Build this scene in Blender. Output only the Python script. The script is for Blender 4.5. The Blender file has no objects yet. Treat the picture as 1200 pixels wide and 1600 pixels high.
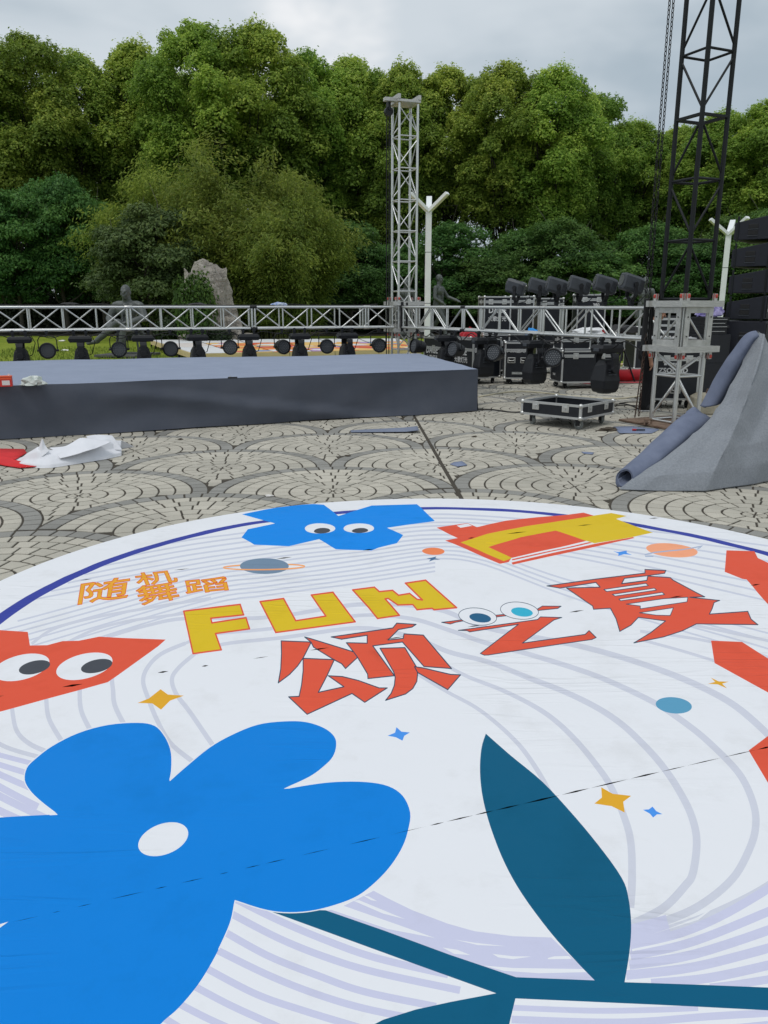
import bpy, bmesh, math, random
import numpy as np
from mathutils import Vector, Matrix, Quaternion, Euler, geometry, noise

PI = math.pi
R = math.radians
SC = bpy.context.scene
COL = SC.collection
random.seed(7)
RNG = np.random.default_rng(11)

# ------------------------------------------------------------------ camera
EYE = 1.6
FPX = 1240.0            # focal length in photograph pixels (1200 x 1600)
PITCH = R(14.6)
cam_data = bpy.data.cameras.new('camera')
cam_data.sensor_fit = 'VERTICAL'
cam_data.sensor_height = 36.0
cam_data.sensor_width = 27.0
cam_data.lens = FPX / 1600.0 * 36.0
cam_data.clip_start = 0.05
cam_data.clip_end = 3000.0
camera = bpy.data.objects.new('camera', cam_data)
COL.objects.link(camera)
camera.location = (0, 0, EYE)
camera.rotation_euler = (R(90) - PITCH, 0, 0)
SC.camera = camera

# ------------------------------------------------------------------ sky and light (overcast daylight)
SUN_EL, SUN_AZ = R(66), R(215)         # azimuth clockwise from +Y: high behind the camera, a little left
world = bpy.data.worlds.new('World')
SC.world = world
world.use_nodes = True
wn, wl = world.node_tree.nodes, world.node_tree.links
wn.clear()
w_out = wn.new('ShaderNodeOutputWorld')
w_mix = wn.new('ShaderNodeMixShader')
w_sky = wn.new('ShaderNodeTexSky')
w_sky.sky_type = 'NISHITA'
w_sky.sun_disc = False
w_sky.sun_elevation = SUN_EL
w_sky.sun_rotation = SUN_AZ
w_bg1 = wn.new('ShaderNodeBackground')
w_bg1.inputs['Strength'].default_value = 0.10
w_bg2 = wn.new('ShaderNodeBackground')
w_bg2.inputs['Strength'].default_value = 1.0
w_co = wn.new('ShaderNodeTexCoord')
w_map = wn.new('ShaderNodeMapping')
w_map.inputs['Scale'].default_value = (1.0, 1.0, 2.4)
w_map.inputs['Location'].default_value = (0.45, 0.3, 0.52)
w_n1 = wn.new('ShaderNodeTexNoise')
w_n1.inputs['Scale'].default_value = 1.7
w_n1.inputs['Detail'].default_value = 5.0
w_n1.inputs['Roughness'].default_value = 0.5
w_n1.inputs['Distortion'].default_value = 0.25
w_rmp = wn.new('ShaderNodeValToRGB')
w_rmp.color_ramp.interpolation = 'EASE'
e = w_rmp.color_ramp.elements
e[0].position = 0.36; e[0].color = (0.42, 0.50, 0.565, 1)
e[1].position = 0.64; e[1].color = (0.98, 0.98, 0.985, 1)
m1 = w_rmp.color_ramp.elements.new(0.52); m1.color = (0.65, 0.71, 0.76, 1)
wl.new(w_co.outputs['Generated'], w_map.inputs['Vector'])
wl.new(w_map.outputs['Vector'], w_n1.inputs['Vector'])
wl.new(w_n1.outputs['Fac'], w_rmp.inputs['Fac'])
wl.new(w_sky.outputs['Color'], w_bg1.inputs['Color'])
wl.new(w_rmp.outputs['Color'], w_bg2.inputs['Color'])
w_mix.inputs['Fac'].default_value = 0.93
wl.new(w_bg1.outputs[0], w_mix.inputs[1])
wl.new(w_bg2.outputs[0], w_mix.inputs[2])
wl.new(w_mix.outputs[0], w_out.inputs['Surface'])

sun_data = bpy.data.lights.new('sun', 'SUN')
sun_data.energy = 1.3
sun_data.angle = R(22)
sun_data.color = (1.0, 0.965, 0.92)
sun = bpy.data.objects.new('sun', sun_data)
COL.objects.link(sun)
sdir = Vector((math.sin(SUN_AZ) * math.cos(SUN_EL), math.cos(SUN_AZ) * math.cos(SUN_EL), math.sin(SUN_EL)))
sun.rotation_euler = sdir.to_track_quat('Z', 'Y').to_euler()
sun.location = (0, 0, 40)

SC.view_settings.view_transform = 'Standard'
SC.view_settings.look = 'None'
SC.view_settings.gamma = 1.0
SC.view_settings.use_curve_mapping = False
SC.view_settings.exposure = 0.0
SC.render.engine = 'CYCLES'
SC.cycles.use_denoising = True
SC.cycles.max_bounces = 6
SC.cycles.diffuse_bounces = 3
SC.cycles.glossy_bounces = 3
SC.cycles.transmission_bounces = 4
SC.cycles.transparent_max_bounces = 8

# ------------------------------------------------------------------ geometry of the photograph
CP, SP = math.cos(PITCH), math.sin(PITCH)
def _ray(px, py):
    u = (px - 600.0) / FPX; v = -(py - 800.0) / FPX
    return Vector((u, CP + v * SP, -SP + v * CP))
def G(px, py, z=0.0):
    """point of the plane at height z that the photograph shows at this pixel"""
    d = _ray(px, py); t = (z - EYE) / d.z
    return Vector((d.x * t, d.y * t, z))
def at(px, py, y):
    """point at ground distance y that the photograph shows at this pixel"""
    d = _ray(px, py); t = y / d.y
    return Vector((d.x * t, y, EYE + d.z * t))
def on_line(px, p0, d, z):
    """where along the plan line p0 + t d (at height z) the photograph column px falls"""
    u = (px - 600.0) / FPX
    k = -(z - EYE) * SP
    # p0x + t dx = u ((p0y + t dy) CP + k)
    return (u * (p0[1] * CP + k) - p0[0]) / (d[0] - u * d[1] * CP)

# ------------------------------------------------------------------ colours and materials
def lin(r, g, b, k=1.0):
    f = lambda c: (c / 255 / 12.92 if c / 255 <= 0.04045 else ((c / 255 + 0.055) / 1.055) ** 2.4)
    return (f(r) * k, f(g) * k, f(b) * k)
MATS = {}
def pmat(name, col, rough=0.6, metal=0.0, var=0.12, scale=6.0, bump=0.0, bscale=40.0, spec=0.4, sheen=0.0,
         col2=None, streak=None, coord='Object', trans=0.0, detail=6.0, rvar=0.1, bdist=0.01):
    if name in MATS: return MATS[name]
    m = bpy.data.materials.new(name); m.use_nodes = True
    n, l = m.node_tree.nodes, m.node_tree.links
    b = n['Principled BSDF']
    b.inputs['Roughness'].default_value = rough
    b.inputs['Metallic'].default_value = metal
    b.inputs['Specular IOR Level'].default_value = spec
    if sheen:
        b.inputs['Sheen Weight'].default_value = sheen
        b.inputs['Sheen Roughness'].default_value = 0.5
    tc = n.new('ShaderNodeTexCoord')
    mp = n.new('ShaderNodeMapping')
    l.new(tc.outputs[coord], mp.inputs['Vector'])
    if streak: mp.inputs['Scale'].default_value = streak
    nz = n.new('ShaderNodeTexNoise'); nz.inputs['Scale'].default_value = scale; nz.inputs['Detail'].default_value = detail
    nz.inputs['Roughness'].default_value = 0.62
    l.new(mp.outputs['Vector'], nz.inputs['Vector'])
    rp = n.new('ShaderNodeValToRGB')
    c2 = col2 if col2 else tuple(min(1, c * (1 + var)) for c in col)
    c1 = col if col2 else tuple(c * (1 - var) for c in col)
    rp.color_ramp.elements[0].position = 0.3; rp.color_ramp.elements[1].position = 0.7
    rp.color_ramp.elements[0].color = (*c1, 1); rp.color_ramp.elements[1].color = (*c2, 1)
    l.new(nz.outputs['Fac'], rp.inputs['Fac'])
    l.new(rp.outputs['Color'], b.inputs['Base Color'])
    if rvar:
        mr = n.new('ShaderNodeMapRange')
        mr.inputs['From Min'].default_value = 0.3; mr.inputs['From Max'].default_value = 0.7
        mr.inputs['To Min'].default_value = max(0.02, rough - rvar); mr.inputs['To Max'].default_value = min(1, rough + rvar)
        l.new(nz.outputs['Fac'], mr.inputs['Value']); l.new(mr.outputs[0], b.inputs['Roughness'])
    if bump:
        nb = n.new('ShaderNodeTexNoise'); nb.inputs['Scale'].default_value = bscale; nb.inputs['Detail'].default_value = 4
        l.new(mp.outputs['Vector'], nb.inputs['Vector'])
        bp = n.new('ShaderNodeBump'); bp.inputs['Strength'].default_value = bump; bp.inputs['Distance'].default_value = bdist
        l.new(nb.outputs['Fac'], bp.inputs['Height']); l.new(bp.outputs['Normal'], b.inputs['Normal'])
    if trans:
        b.inputs['Transmission Weight'].default_value = trans
    MATS[name] = m
    return m

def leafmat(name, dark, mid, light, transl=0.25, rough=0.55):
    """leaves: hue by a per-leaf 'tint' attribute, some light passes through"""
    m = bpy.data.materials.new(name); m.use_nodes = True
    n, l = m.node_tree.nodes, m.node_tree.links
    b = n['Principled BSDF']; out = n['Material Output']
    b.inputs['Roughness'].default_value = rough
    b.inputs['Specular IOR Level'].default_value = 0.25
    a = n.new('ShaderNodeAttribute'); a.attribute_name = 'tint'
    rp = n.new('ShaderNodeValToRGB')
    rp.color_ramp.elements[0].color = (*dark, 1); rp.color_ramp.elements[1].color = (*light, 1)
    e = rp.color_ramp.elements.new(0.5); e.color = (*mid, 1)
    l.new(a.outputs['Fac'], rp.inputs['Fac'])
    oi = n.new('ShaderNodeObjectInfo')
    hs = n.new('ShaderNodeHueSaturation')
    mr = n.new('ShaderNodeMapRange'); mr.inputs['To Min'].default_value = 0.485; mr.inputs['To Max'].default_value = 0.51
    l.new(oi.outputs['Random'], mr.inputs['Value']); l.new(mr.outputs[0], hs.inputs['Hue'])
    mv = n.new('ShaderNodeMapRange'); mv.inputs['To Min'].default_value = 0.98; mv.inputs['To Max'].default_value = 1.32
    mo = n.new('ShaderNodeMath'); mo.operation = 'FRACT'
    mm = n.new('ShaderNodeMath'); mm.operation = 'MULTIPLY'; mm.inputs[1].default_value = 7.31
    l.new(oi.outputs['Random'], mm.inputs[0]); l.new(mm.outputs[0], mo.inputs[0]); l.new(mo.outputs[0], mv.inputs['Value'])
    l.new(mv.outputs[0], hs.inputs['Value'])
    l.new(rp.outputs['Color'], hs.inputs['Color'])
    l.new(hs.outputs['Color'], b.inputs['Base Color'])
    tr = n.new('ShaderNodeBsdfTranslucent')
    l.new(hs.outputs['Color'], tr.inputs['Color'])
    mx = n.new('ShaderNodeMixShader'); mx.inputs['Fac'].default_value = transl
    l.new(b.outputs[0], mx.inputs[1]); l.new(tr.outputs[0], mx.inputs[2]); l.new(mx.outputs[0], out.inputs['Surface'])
    MATS[name] = m
    return m

# ------------------------------------------------------------------ object helpers
def tag(o, label=None, cat=None, group=None, kind=None):
    if label: o['label'] = label
    if cat: o['category'] = cat
    if group: o['group'] = group
    if kind: o['kind'] = kind
    return o
def thing(name, label, cat, loc=(0, 0, 0), rz=0.0, group=None, scale=None):
    o = bpy.data.objects.new(name, None); COL.objects.link(o)
    o.empty_display_size = 0.1
    o.location = loc; o.rotation_euler = (0, 0, rz)
    if scale: o.scale = (scale,) * 3
    return tag(o, label, cat, group)
def link(name, me, parent=None, loc=None, rot=None, scale=None):
    o = bpy.data.objects.new(name, me); COL.objects.link(o)
    if parent is not None: o.parent = parent
    if loc is not None: o.location = loc
    if rot is not None: o.rotation_euler = rot
    if scale is not None: o.scale = scale
    return o
def copy_tree(o, parent=None):
    c = o.copy(); COL.objects.link(c)
    if parent is not None: c.parent = parent
    for ch in o.children: copy_tree(ch, c)
    return c

class MB:
    """collects shapes into one mesh"""
    def __init__(s): s.v = []; s.f = []; s.m = []; s.cur = 0
    def add(s, vs, fs):
        k = len(s.v); s.v += [tuple(p) for p in vs]
        for f in fs: s.f.append(tuple(i + k for i in f)); s.m.append(s.cur)
        return s
    def box(s, c, d, M=None):
        x, y, z = d[0] / 2, d[1] / 2, d[2] / 2
        vs = [Vector((c[0] + a * x, c[1] + b * y, c[2] + e * z)) for a in (-1, 1) for b in (-1, 1) for e in (-1, 1)]
        if M is not None: vs = [M @ p for p in vs]
        return s.add(vs, [(0, 1, 3, 2), (4, 6, 7, 5), (0, 4, 5, 1), (2, 3, 7, 6), (0, 2, 6, 4), (1, 5, 7, 3)])
    def frustum(s, z0, z1, a0, a1, off0=(0, 0), off1=(0, 0)):
        """box with a rectangular section a=(w,d) that changes from z0 to z1"""
        vs = []
        for z, a, o in ((z0, a0, off0), (z1, a1, off1)):
            for sx, sy in ((-1, -1), (1, -1), (1, 1), (-1, 1)): vs.append((o[0] + sx * a[0] / 2, o[1] + sy * a[1] / 2, z))
        fs = [(0, 1, 2, 3), (7, 6, 5, 4)] + [((i + 1) % 4, i, i + 4, (i + 1) % 4 + 4) for i in range(4)]
        if z1 > z0: fs = [tuple(reversed(f)) for f in fs]
        return s.add(vs, fs)
    def tube(s, p0, p1, r0, r1=None, n=10, caps=True):
        p0, p1 = Vector(p0), Vector(p1); r1 = r0 if r1 is None else r1
        d = (p1 - p0); q = d.to_track_quat('Z', 'Y') if d.length > 1e-9 else Quaternion()
        vs = []
        for p, r in ((p0, r0), (p1, r1)):
            for i in range(n):
                a = 2 * PI * i / n
                vs.append(p + q @ Vector((math.cos(a) * r, math.sin(a) * r, 0)))
        fs = [(i, (i + 1) % n, (i + 1) % n + n, i + n) for i in range(n)]
        if caps: fs += [tuple(range(n - 1, -1, -1)), tuple(range(n, 2 * n))]
        return s.add(vs, fs)
    def sweep(s, pts, r, n=6, caps=True):
        pts = [Vector(p) for p in pts]; rs = r if isinstance(r, (list, tuple)) else [r] * len(pts)
        vs = []; up = None
        for i, p in enumerate(pts):
            t = (pts[min(i + 1, len(pts) - 1)] - pts[max(i - 1, 0)]).normalized()
            if up is None:
                up = Vector((0, 0, 1)) if abs(t.z) < 0.9 else Vector((1, 0, 0))
            x = t.cross(up).normalized(); up = x.cross(t).normalized()
            for k in range(n):
                a = 2 * PI * k / n
                vs.append(p + (x * math.cos(a) + up * math.sin(a)) * rs[i])
        fs = []
        for i in range(len(pts) - 1):
            for k in range(n):
                a, b = i * n + k, i * n + (k + 1) % n
                fs.append((b, a, a + n, b + n))
        if caps: fs += [tuple(range(n)), tuple(range(len(vs) - 1, len(vs) - n - 1, -1))]
        return s.add(vs, fs)
    def lathe(s, prof, n=16, M=None):
        """profile [(r, z)] turned about z"""
        vs = []
        for r, z in prof:
            for i in range(n):
                a = 2 * PI * i / n
                p = Vector((r * math.cos(a), r * math.sin(a), z))
                vs.append(M @ p if M is not None else p)
        fs = []
        for j in range(len(prof) - 1):
            for i in range(n):
                a, b = j * n + i, j * n + (i + 1) % n
                fs.append((a, b, b + n, a + n))
        fs += [tuple(range(n - 1, -1, -1)), tuple(range((len(prof) - 1) * n, len(prof) * n))]
        return s.add(vs, fs)
    def prism(s, poly, z0, z1, M=None):
        n = len(poly)
        vs = [Vector((x, y, z)) for z in (z0, z1) for x, y in poly]
        if M is not None: vs = [M @ p for p in vs]
        return s.add(vs, [tuple(range(n - 1, -1, -1)), tuple(range(n, 2 * n))] + [(i, (i + 1) % n, (i + 1) % n + n, i + n) for i in range(n)])
    def ell(s, c, r, nu=12, nv=8, M=None):
        vs = [];
        for j in range(nv + 1):
            b = PI * j / nv
            for i in range(nu):
                a = 2 * PI * i / nu
                p = Vector((c[0] + r[0] * math.sin(b) * math.cos(a), c[1] + r[1] * math.sin(b) * math.sin(a), c[2] + r[2] * math.cos(b)))
                vs.append(M @ p if M is not None else p)
        fs = []
        for j in range(nv):
            for i in range(nu):
                a, b = j * nu + i, j * nu + (i + 1) % nu
                fs.append((a, a + nu, b + nu, b))
        return s.add(vs, fs)
    def mesh(s, name, mats):
        me = bpy.data.meshes.new(name); me.from_pydata(s.v, [], s.f)
        for m in (mats if isinstance(mats, (list, tuple)) else [mats]): me.materials.append(m)
        if any(s.m): me.polygons.foreach_set('material_index', s.m)
        me.update(); return me
    def build(s, name, mats, parent=None, smooth=False, bevel=0.0, loc=None, rot=None, weld=False, segs=2, angle=35):
        me = s.mesh(name, mats)
        if weld or smooth:
            bm = bmesh.new(); bm.from_mesh(me)
            bmesh.ops.remove_doubles(bm, verts=bm.verts, dist=1e-5)
            bmesh.ops.recalc_face_normals(bm, faces=bm.faces)
            bm.to_mesh(me); bm.free()
        if smooth:
            me.polygons.foreach_set('use_smooth', [True] * len(me.polygons))
            me.set_sharp_from_angle(angle=R(angle))
        o = link(name, me, parent, loc, rot)
        if bevel:
            md = o.modifiers.new('bevel', 'BEVEL'); md.width = bevel; md.segments = segs; md.limit_method = 'ANGLE'
            md.angle_limit = R(40)
        return o

_unit = {}
def bar(name, p0, p1, r, mat, parent, n=10):
    """a round tube from p0 to p1; alike tubes share one mesh"""
    key = (mat.name, n)
    if key not in _unit:
        mb = MB(); mb.tube((0, 0, 0), (0, 0, 1), 1, 1, n)
        me = mb.mesh('tube', mat)
        me.polygons.foreach_set('use_smooth', [len(p.vertices) == 4 for p in me.polygons])
        _unit[key] = me
    p0, p1 = Vector(p0), Vector(p1); d = p1 - p0
    o = bpy.data.objects.new(name, _unit[key]); COL.objects.link(o)
    o.parent = parent
    o.location = p0; o.rotation_mode = 'QUATERNION'; o.rotation_quaternion = d.to_track_quat('Z', 'Y')
    o.scale = (r, r, d.length)
    return o
_ubox = {}
def slab(name, c, d, mat, parent, rot=None):
    """a box; alike boxes share one mesh"""
    if mat.name not in _ubox:
        mb = MB(); mb.box((0, 0, 0), (1, 1, 1)); _ubox[mat.name] = mb.mesh('block', mat)
    o = bpy.data.objects.new(name, _ubox[mat.name]); COL.objects.link(o)
    o.parent = parent; o.location = c; o.scale = d
    if rot is not None: o.rotation_euler = rot
    return o

def glyph_loops(ch, size=1.0, bold=0.0):
    """outline loops of one letter, in a unit box"""
    cu = bpy.data.curves.new('lettering', 'FONT'); cu.body = ch; cu.fill_mode = 'NONE'; cu.resolution_u = 2
    cu.offset = bold
    o = bpy.data.objects.new('lettering', cu); COL.objects.link(o)
    bpy.context.view_layer.update()
    me = bpy.data.meshes.new_from_object(o.evaluated_get(bpy.context.evaluated_depsgraph_get()))
    nb = {}
    for e in me.edges:
        a, b = e.vertices; nb.setdefault(a, []).append(b); nb.setdefault(b, []).append(a)
    seen = set(); loops = []
    for s0 in nb:
        if s0 in seen: continue
        lp = [s0]; seen.add(s0); cur = s0
        while True:
            nx = [k for k in nb[cur] if k not in seen]
            if not nx: break
            cur = nx[0]; seen.add(cur); lp.append(cur)
        if len(lp) > 2: loops.append([(me.vertices[i].co.x * size, me.vertices[i].co.y * size) for i in lp])
    bpy.data.objects.remove(o); bpy.data.curves.remove(cu); bpy.data.meshes.remove(me)
    return loops
def text_mesh(name, body, size, mat, parent, loc, rot, bold=0.02, depth=0.001, width=None):
    """stencilled lettering as a thin mesh"""
    cu = bpy.data.curves.new(name, 'FONT'); cu.body = body; cu.size = size; cu.offset = bold * size; cu.extrude = depth
    cu.align_x = 'CENTER'; cu.align_y = 'CENTER'; cu.resolution_u = 2
    o = bpy.data.objects.new(name, cu); COL.objects.link(o)
    bpy.context.view_layer.update()
    me = bpy.data.meshes.new_from_object(o.evaluated_get(bpy.context.evaluated_depsgraph_get()))
    bpy.data.objects.remove(o); bpy.data.curves.remove(cu)
    me.materials.clear(); me.materials.append(mat)
    t = link(name, me, parent, loc, rot)
    if width:
        xs = [v.co.x for v in me.vertices]; k = width / max(1e-6, max(xs) - min(xs))
        t.scale = (k, 1, 1)
    return t
def smooth_obj(o, levels=2):
    md = o.modifiers.new('subdivision', 'SUBSURF'); md.levels = levels; md.render_levels = levels
    for p in o.data.polygons: p.use_smooth = True
    return o

# ------------------------------------------------------------------ shared materials
M_ALU = pmat('aluminium_tube', (0.62, 0.63, 0.62), 0.36, 0.85, var=0.10, scale=5, rvar=0.12)
M_ALU_FLAT = pmat('aluminium_plate', (0.50, 0.50, 0.48), 0.48, 0.6, var=0.22, scale=9, rvar=0.12)
M_BLACK_STEEL = pmat('black_painted_steel', lin(20, 24, 27), 0.55, 0.0, var=0.6, scale=5, spec=0.3)
M_BLACK = pmat('black_plastic', lin(24, 26, 31), 0.5, 0.0, var=0.25, scale=8)
M_DARKGREY = pmat('dark_grey_plastic', lin(62, 66, 72), 0.5, 0.0, var=0.2, scale=8)
M_CABLE = pmat('black_rubber', lin(22, 22, 24), 0.6, 0.0, var=0.2)
M_LAMINATE = pmat('black_laminate', lin(26, 29, 36), 0.42, 0.0, var=0.25, scale=14, bump=0.15, bscale=160)
M_CASEALU = pmat('case_aluminium', (0.55, 0.56, 0.56), 0.42, 0.7, var=0.2, scale=10)
M_STEELFIT = pmat('zinc_fittings', (0.62, 0.62, 0.60), 0.35, 0.85, var=0.15, scale=20)
M_WHITEPRINT = pmat('white_stencil', (0.66, 0.67, 0.67), 0.7, var=0.12, scale=30)
M_RUBBER = pmat('caster_rubber', lin(30, 30, 32), 0.7)
M_CASTGREY = pmat('caster_grey', lin(120, 124, 122), 0.6)
M_REDROLL = pmat('red_roller', lin(178, 72, 62), 0.55, var=0.2)
M_WHITEPAINT = pmat('white_lamp_paint', (0.74, 0.77, 0.78), 0.4, var=0.06, scale=3)
M_RUST = pmat('rusty_steel', lin(96, 72, 58), 0.75, 0.1, col2=lin(130, 112, 96), scale=9, bump=0.3, bscale=60)
M_LENS = pmat('lamp_lens', (0.10, 0.105, 0.11), 0.18, 0.0, var=0.3, scale=60, spec=0.6)
M_BRONZE = pmat('grey_bronze', lin(68, 72, 72), 0.5, 0.2, col2=lin(98, 103, 102), scale=7, bump=0.35, bscale=30, bdist=0.03)
# ================================================================== SETTING: ground, paving
BAN_C = (0.40, 3.79); BAN_R = 2.78       # the printed circle on the paving

def lawn_material():
    m = bpy.data.materials.new('lawn_grass'); m.use_nodes = True
    n, l = m.node_tree.nodes, m.node_tree.links; b = n['Principled BSDF']
    b.inputs['Roughness'].default_value = 0.85; b.inputs['Specular IOR Level'].default_value = 0.1
    tc = n.new('ShaderNodeTexCoord')
    a = n.new('ShaderNodeTexNoise'); a.inputs['Scale'].default_value = 0.35; a.inputs['Detail'].default_value = 8; a.inputs['Roughness'].default_value = 0.7
    c = n.new('ShaderNodeTexNoise'); c.inputs['Scale'].default_value = 14; c.inputs['Detail'].default_value = 5
    l.new(tc.outputs['Object'], a.inputs['Vector']); l.new(tc.outputs['Object'], c.inputs['Vector'])
    r1 = n.new('ShaderNodeValToRGB'); r1.color_ramp.elements[0].position = 0.3; r1.color_ramp.elements[1].position = 0.72
    r1.color_ramp.elements[0].color = (0.14, 0.21, 0.024, 1); r1.color_ramp.elements[1].color = (0.27, 0.32, 0.045, 1)
    l.new(a.outputs['Fac'], r1.inputs['Fac'])
    r2 = n.new('ShaderNodeValToRGB'); r2.color_ramp.elements[0].position = 0.25; r2.color_ramp.elements[1].position = 0.75
    r2.color_ramp.elements[0].color = (0.5, 0.55, 0.4, 1); r2.color_ramp.elements[1].color = (1.25, 1.2, 1.1, 1)
    l.new(c.outputs['Fac'], r2.inputs['Fac'])
    mx = n.new('ShaderNodeMix'); mx.data_type = 'RGBA'; mx.blend_type = 'MULTIPLY'; mx.inputs['Factor'].default_value = 0.8
    l.new(r1.outputs['Color'], mx.inputs[6]); l.new(r2.outputs['Color'], mx.inputs[7]); l.new(mx.outputs[2], b.inputs['Base Color'])
    bp = n.new('ShaderNodeBump'); bp.inputs['Strength'].default_value = 0.6; bp.inputs['Distance'].default_value = 0.05
    l.new(c.outputs['Fac'], bp.inputs['Height']); l.new(bp.outputs['Normal'], b.inputs['Normal'])
    return m
M_LAWN = lawn_material()
mb = MB()
mb.add([(-700, -300, -0.03), (700, -300, -0.03), (700, 1200, -0.03), (-700, 1200, -0.03)], [(0, 1, 2, 3)])
tag(mb.build('lawn', M_LAWN), kind='structure')
M_SOIL = pmat('woodland_soil', (0.030, 0.026, 0.018), 0.95, col2=(0.055, 0.05, 0.028), scale=1.5, bump=0.5, bscale=8, bdist=0.1)
mb = MB(); mb.add([(-70, 45, -0.012), (70, 43.5, -0.012), (70, 120, -0.012), (-70, 120, -0.012)], [(0, 1, 2, 3)])
tag(mb.build('woodland_ground', M_SOIL), kind='structure')

# ---- plaza: mortar bed, then stones in overlapping fans
M_MORTAR = pmat('paving_mortar', lin(52, 47, 40), 0.95, col2=lin(78, 72, 62), scale=20, bump=0.6, bscale=90)
PAV = [(-22, -6), (22, -6), (22, 23.2), (3.0, 21.4), (-1.2, 20.2), (-22, 14.5)]
mb = MB(); mb.add([(x, y, -0.0065) for x, y in PAV], [tuple(range(len(PAV)))])
plaza = tag(mb.build('plaza_paving', M_MORTAR), kind='structure')

def stone_mat(name, c1, c2):
    m = bpy.data.materials.new(name); m.use_nodes = True
    n, l = m.node_tree.nodes, m.node_tree.links; b = n['Principled BSDF']
    b.inputs['Roughness'].default_value = 0.72; b.inputs['Specular IOR Level'].default_value = 0.35
    a = n.new('ShaderNodeAttribute'); a.attribute_name = 'tone'
    tc = n.new('ShaderNodeTexCoord')
    sp = n.new('ShaderNodeTexNoise'); sp.inputs['Scale'].default_value = 170; sp.inputs['Detail'].default_value = 2
    big = n.new('ShaderNodeTexNoise'); big.inputs['Scale'].default_value = 0.9; big.inputs['Detail'].default_value = 7; big.inputs['Roughness'].default_value = 0.7
    l.new(tc.outputs['Object'], sp.inputs['Vector']); l.new(tc.outputs['Object'], big.inputs['Vector'])
    rp = n.new('ShaderNodeValToRGB'); rp.color_ramp.elements[0].color = (*c1, 1); rp.color_ramp.elements[1].color = (*c2, 1)
    l.new(a.outputs['Fac'], rp.inputs['Fac'])
    g = n.new('ShaderNodeMapRange'); g.inputs['From Min'].default_value = 0.25; g.inputs['From Max'].default_value = 0.75
    g.inputs['To Min'].default_value = 0.80; g.inputs['To Max'].default_value = 1.18
    l.new(sp.outputs['Fac'], g.inputs['Value'])
    g2 = n.new('ShaderNodeMapRange'); g2.inputs['From Min'].default_value = 0.3; g2.inputs['From Max'].default_value = 0.7
    g2.inputs['To Min'].default_value = 0.82; g2.inputs['To Max'].default_value = 1.08
    l.new(big.outputs['Fac'], g2.inputs['Value'])
    mu = n.new('ShaderNodeMath'); mu.operation = 'MULTIPLY'; l.new(g.outputs[0], mu.inputs[0]); l.new(g2.outputs[0], mu.inputs[1])
    vs = n.new('ShaderNodeVectorMath'); vs.operation = 'SCALE'
    l.new(rp.outputs['Color'], vs.inputs[0]); l.new(mu.outputs[0], vs.inputs['Scale']); l.new(vs.outputs[0], b.inputs['Base Color'])
    bp = n.new('ShaderNodeBump'); bp.inputs['Strength'].default_value = 0.35; bp.inputs['Distance'].default_value = 0.002
    l.new(sp.outputs['Fac'], bp.inputs['Height']); l.new(bp.outputs['Normal'], b.inputs['Normal'])
    return m
M_BEIGE = stone_mat('beige_stone', lin(172, 168, 156), lin(188, 183, 170))
M_GREY = stone_mat('grey_stone', lin(130, 129, 124), lin(146, 145, 140))

_O = G(520, 767).xy; _B = G(898, 760).xy
_E1 = (_B - _O) / 2.0
FR = _E1.length
_E1 = _E1.normalized(); _E2 = Vector((-_E1.y, _E1.x))
GAP = 0.0165
JA, JB = G(650, 655).xy, G(722, 780).xy          # the straight movement joint
JD = (JB - JA).normalized(); JN = Vector((-JD.y, JD.x))
def clip_half(poly, nrm, c):
    out = []
    for i in range(len(poly)):
        a, b = poly[i], poly[(i + 1) % len(poly)]
        da, db = a.dot(nrm) - c, b.dot(nrm) - c
        if da >= 0: out.append(a)
        if (da > 0 > db) or (da < 0 < db): out.append(a + (b - a) * (da / (da - db)))
    return out
def poly_area(p): return 0.5 * sum(p[i].x * p[(i + 1) % len(p)].y - p[(i + 1) % len(p)].x * p[i].y for i in range(len(p)))
def inside_pav(p):
    c = False; n = len(PAV)
    for i in range(n):
        x1, y1 = PAV[i]; x2, y2 = PAV[(i + 1) % n]
        if (y1 > p.y) != (y2 > p.y) and p.x < (x2 - x1) * (p.y - y1) / (y2 - y1) + x1: c = not c
    return c
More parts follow.
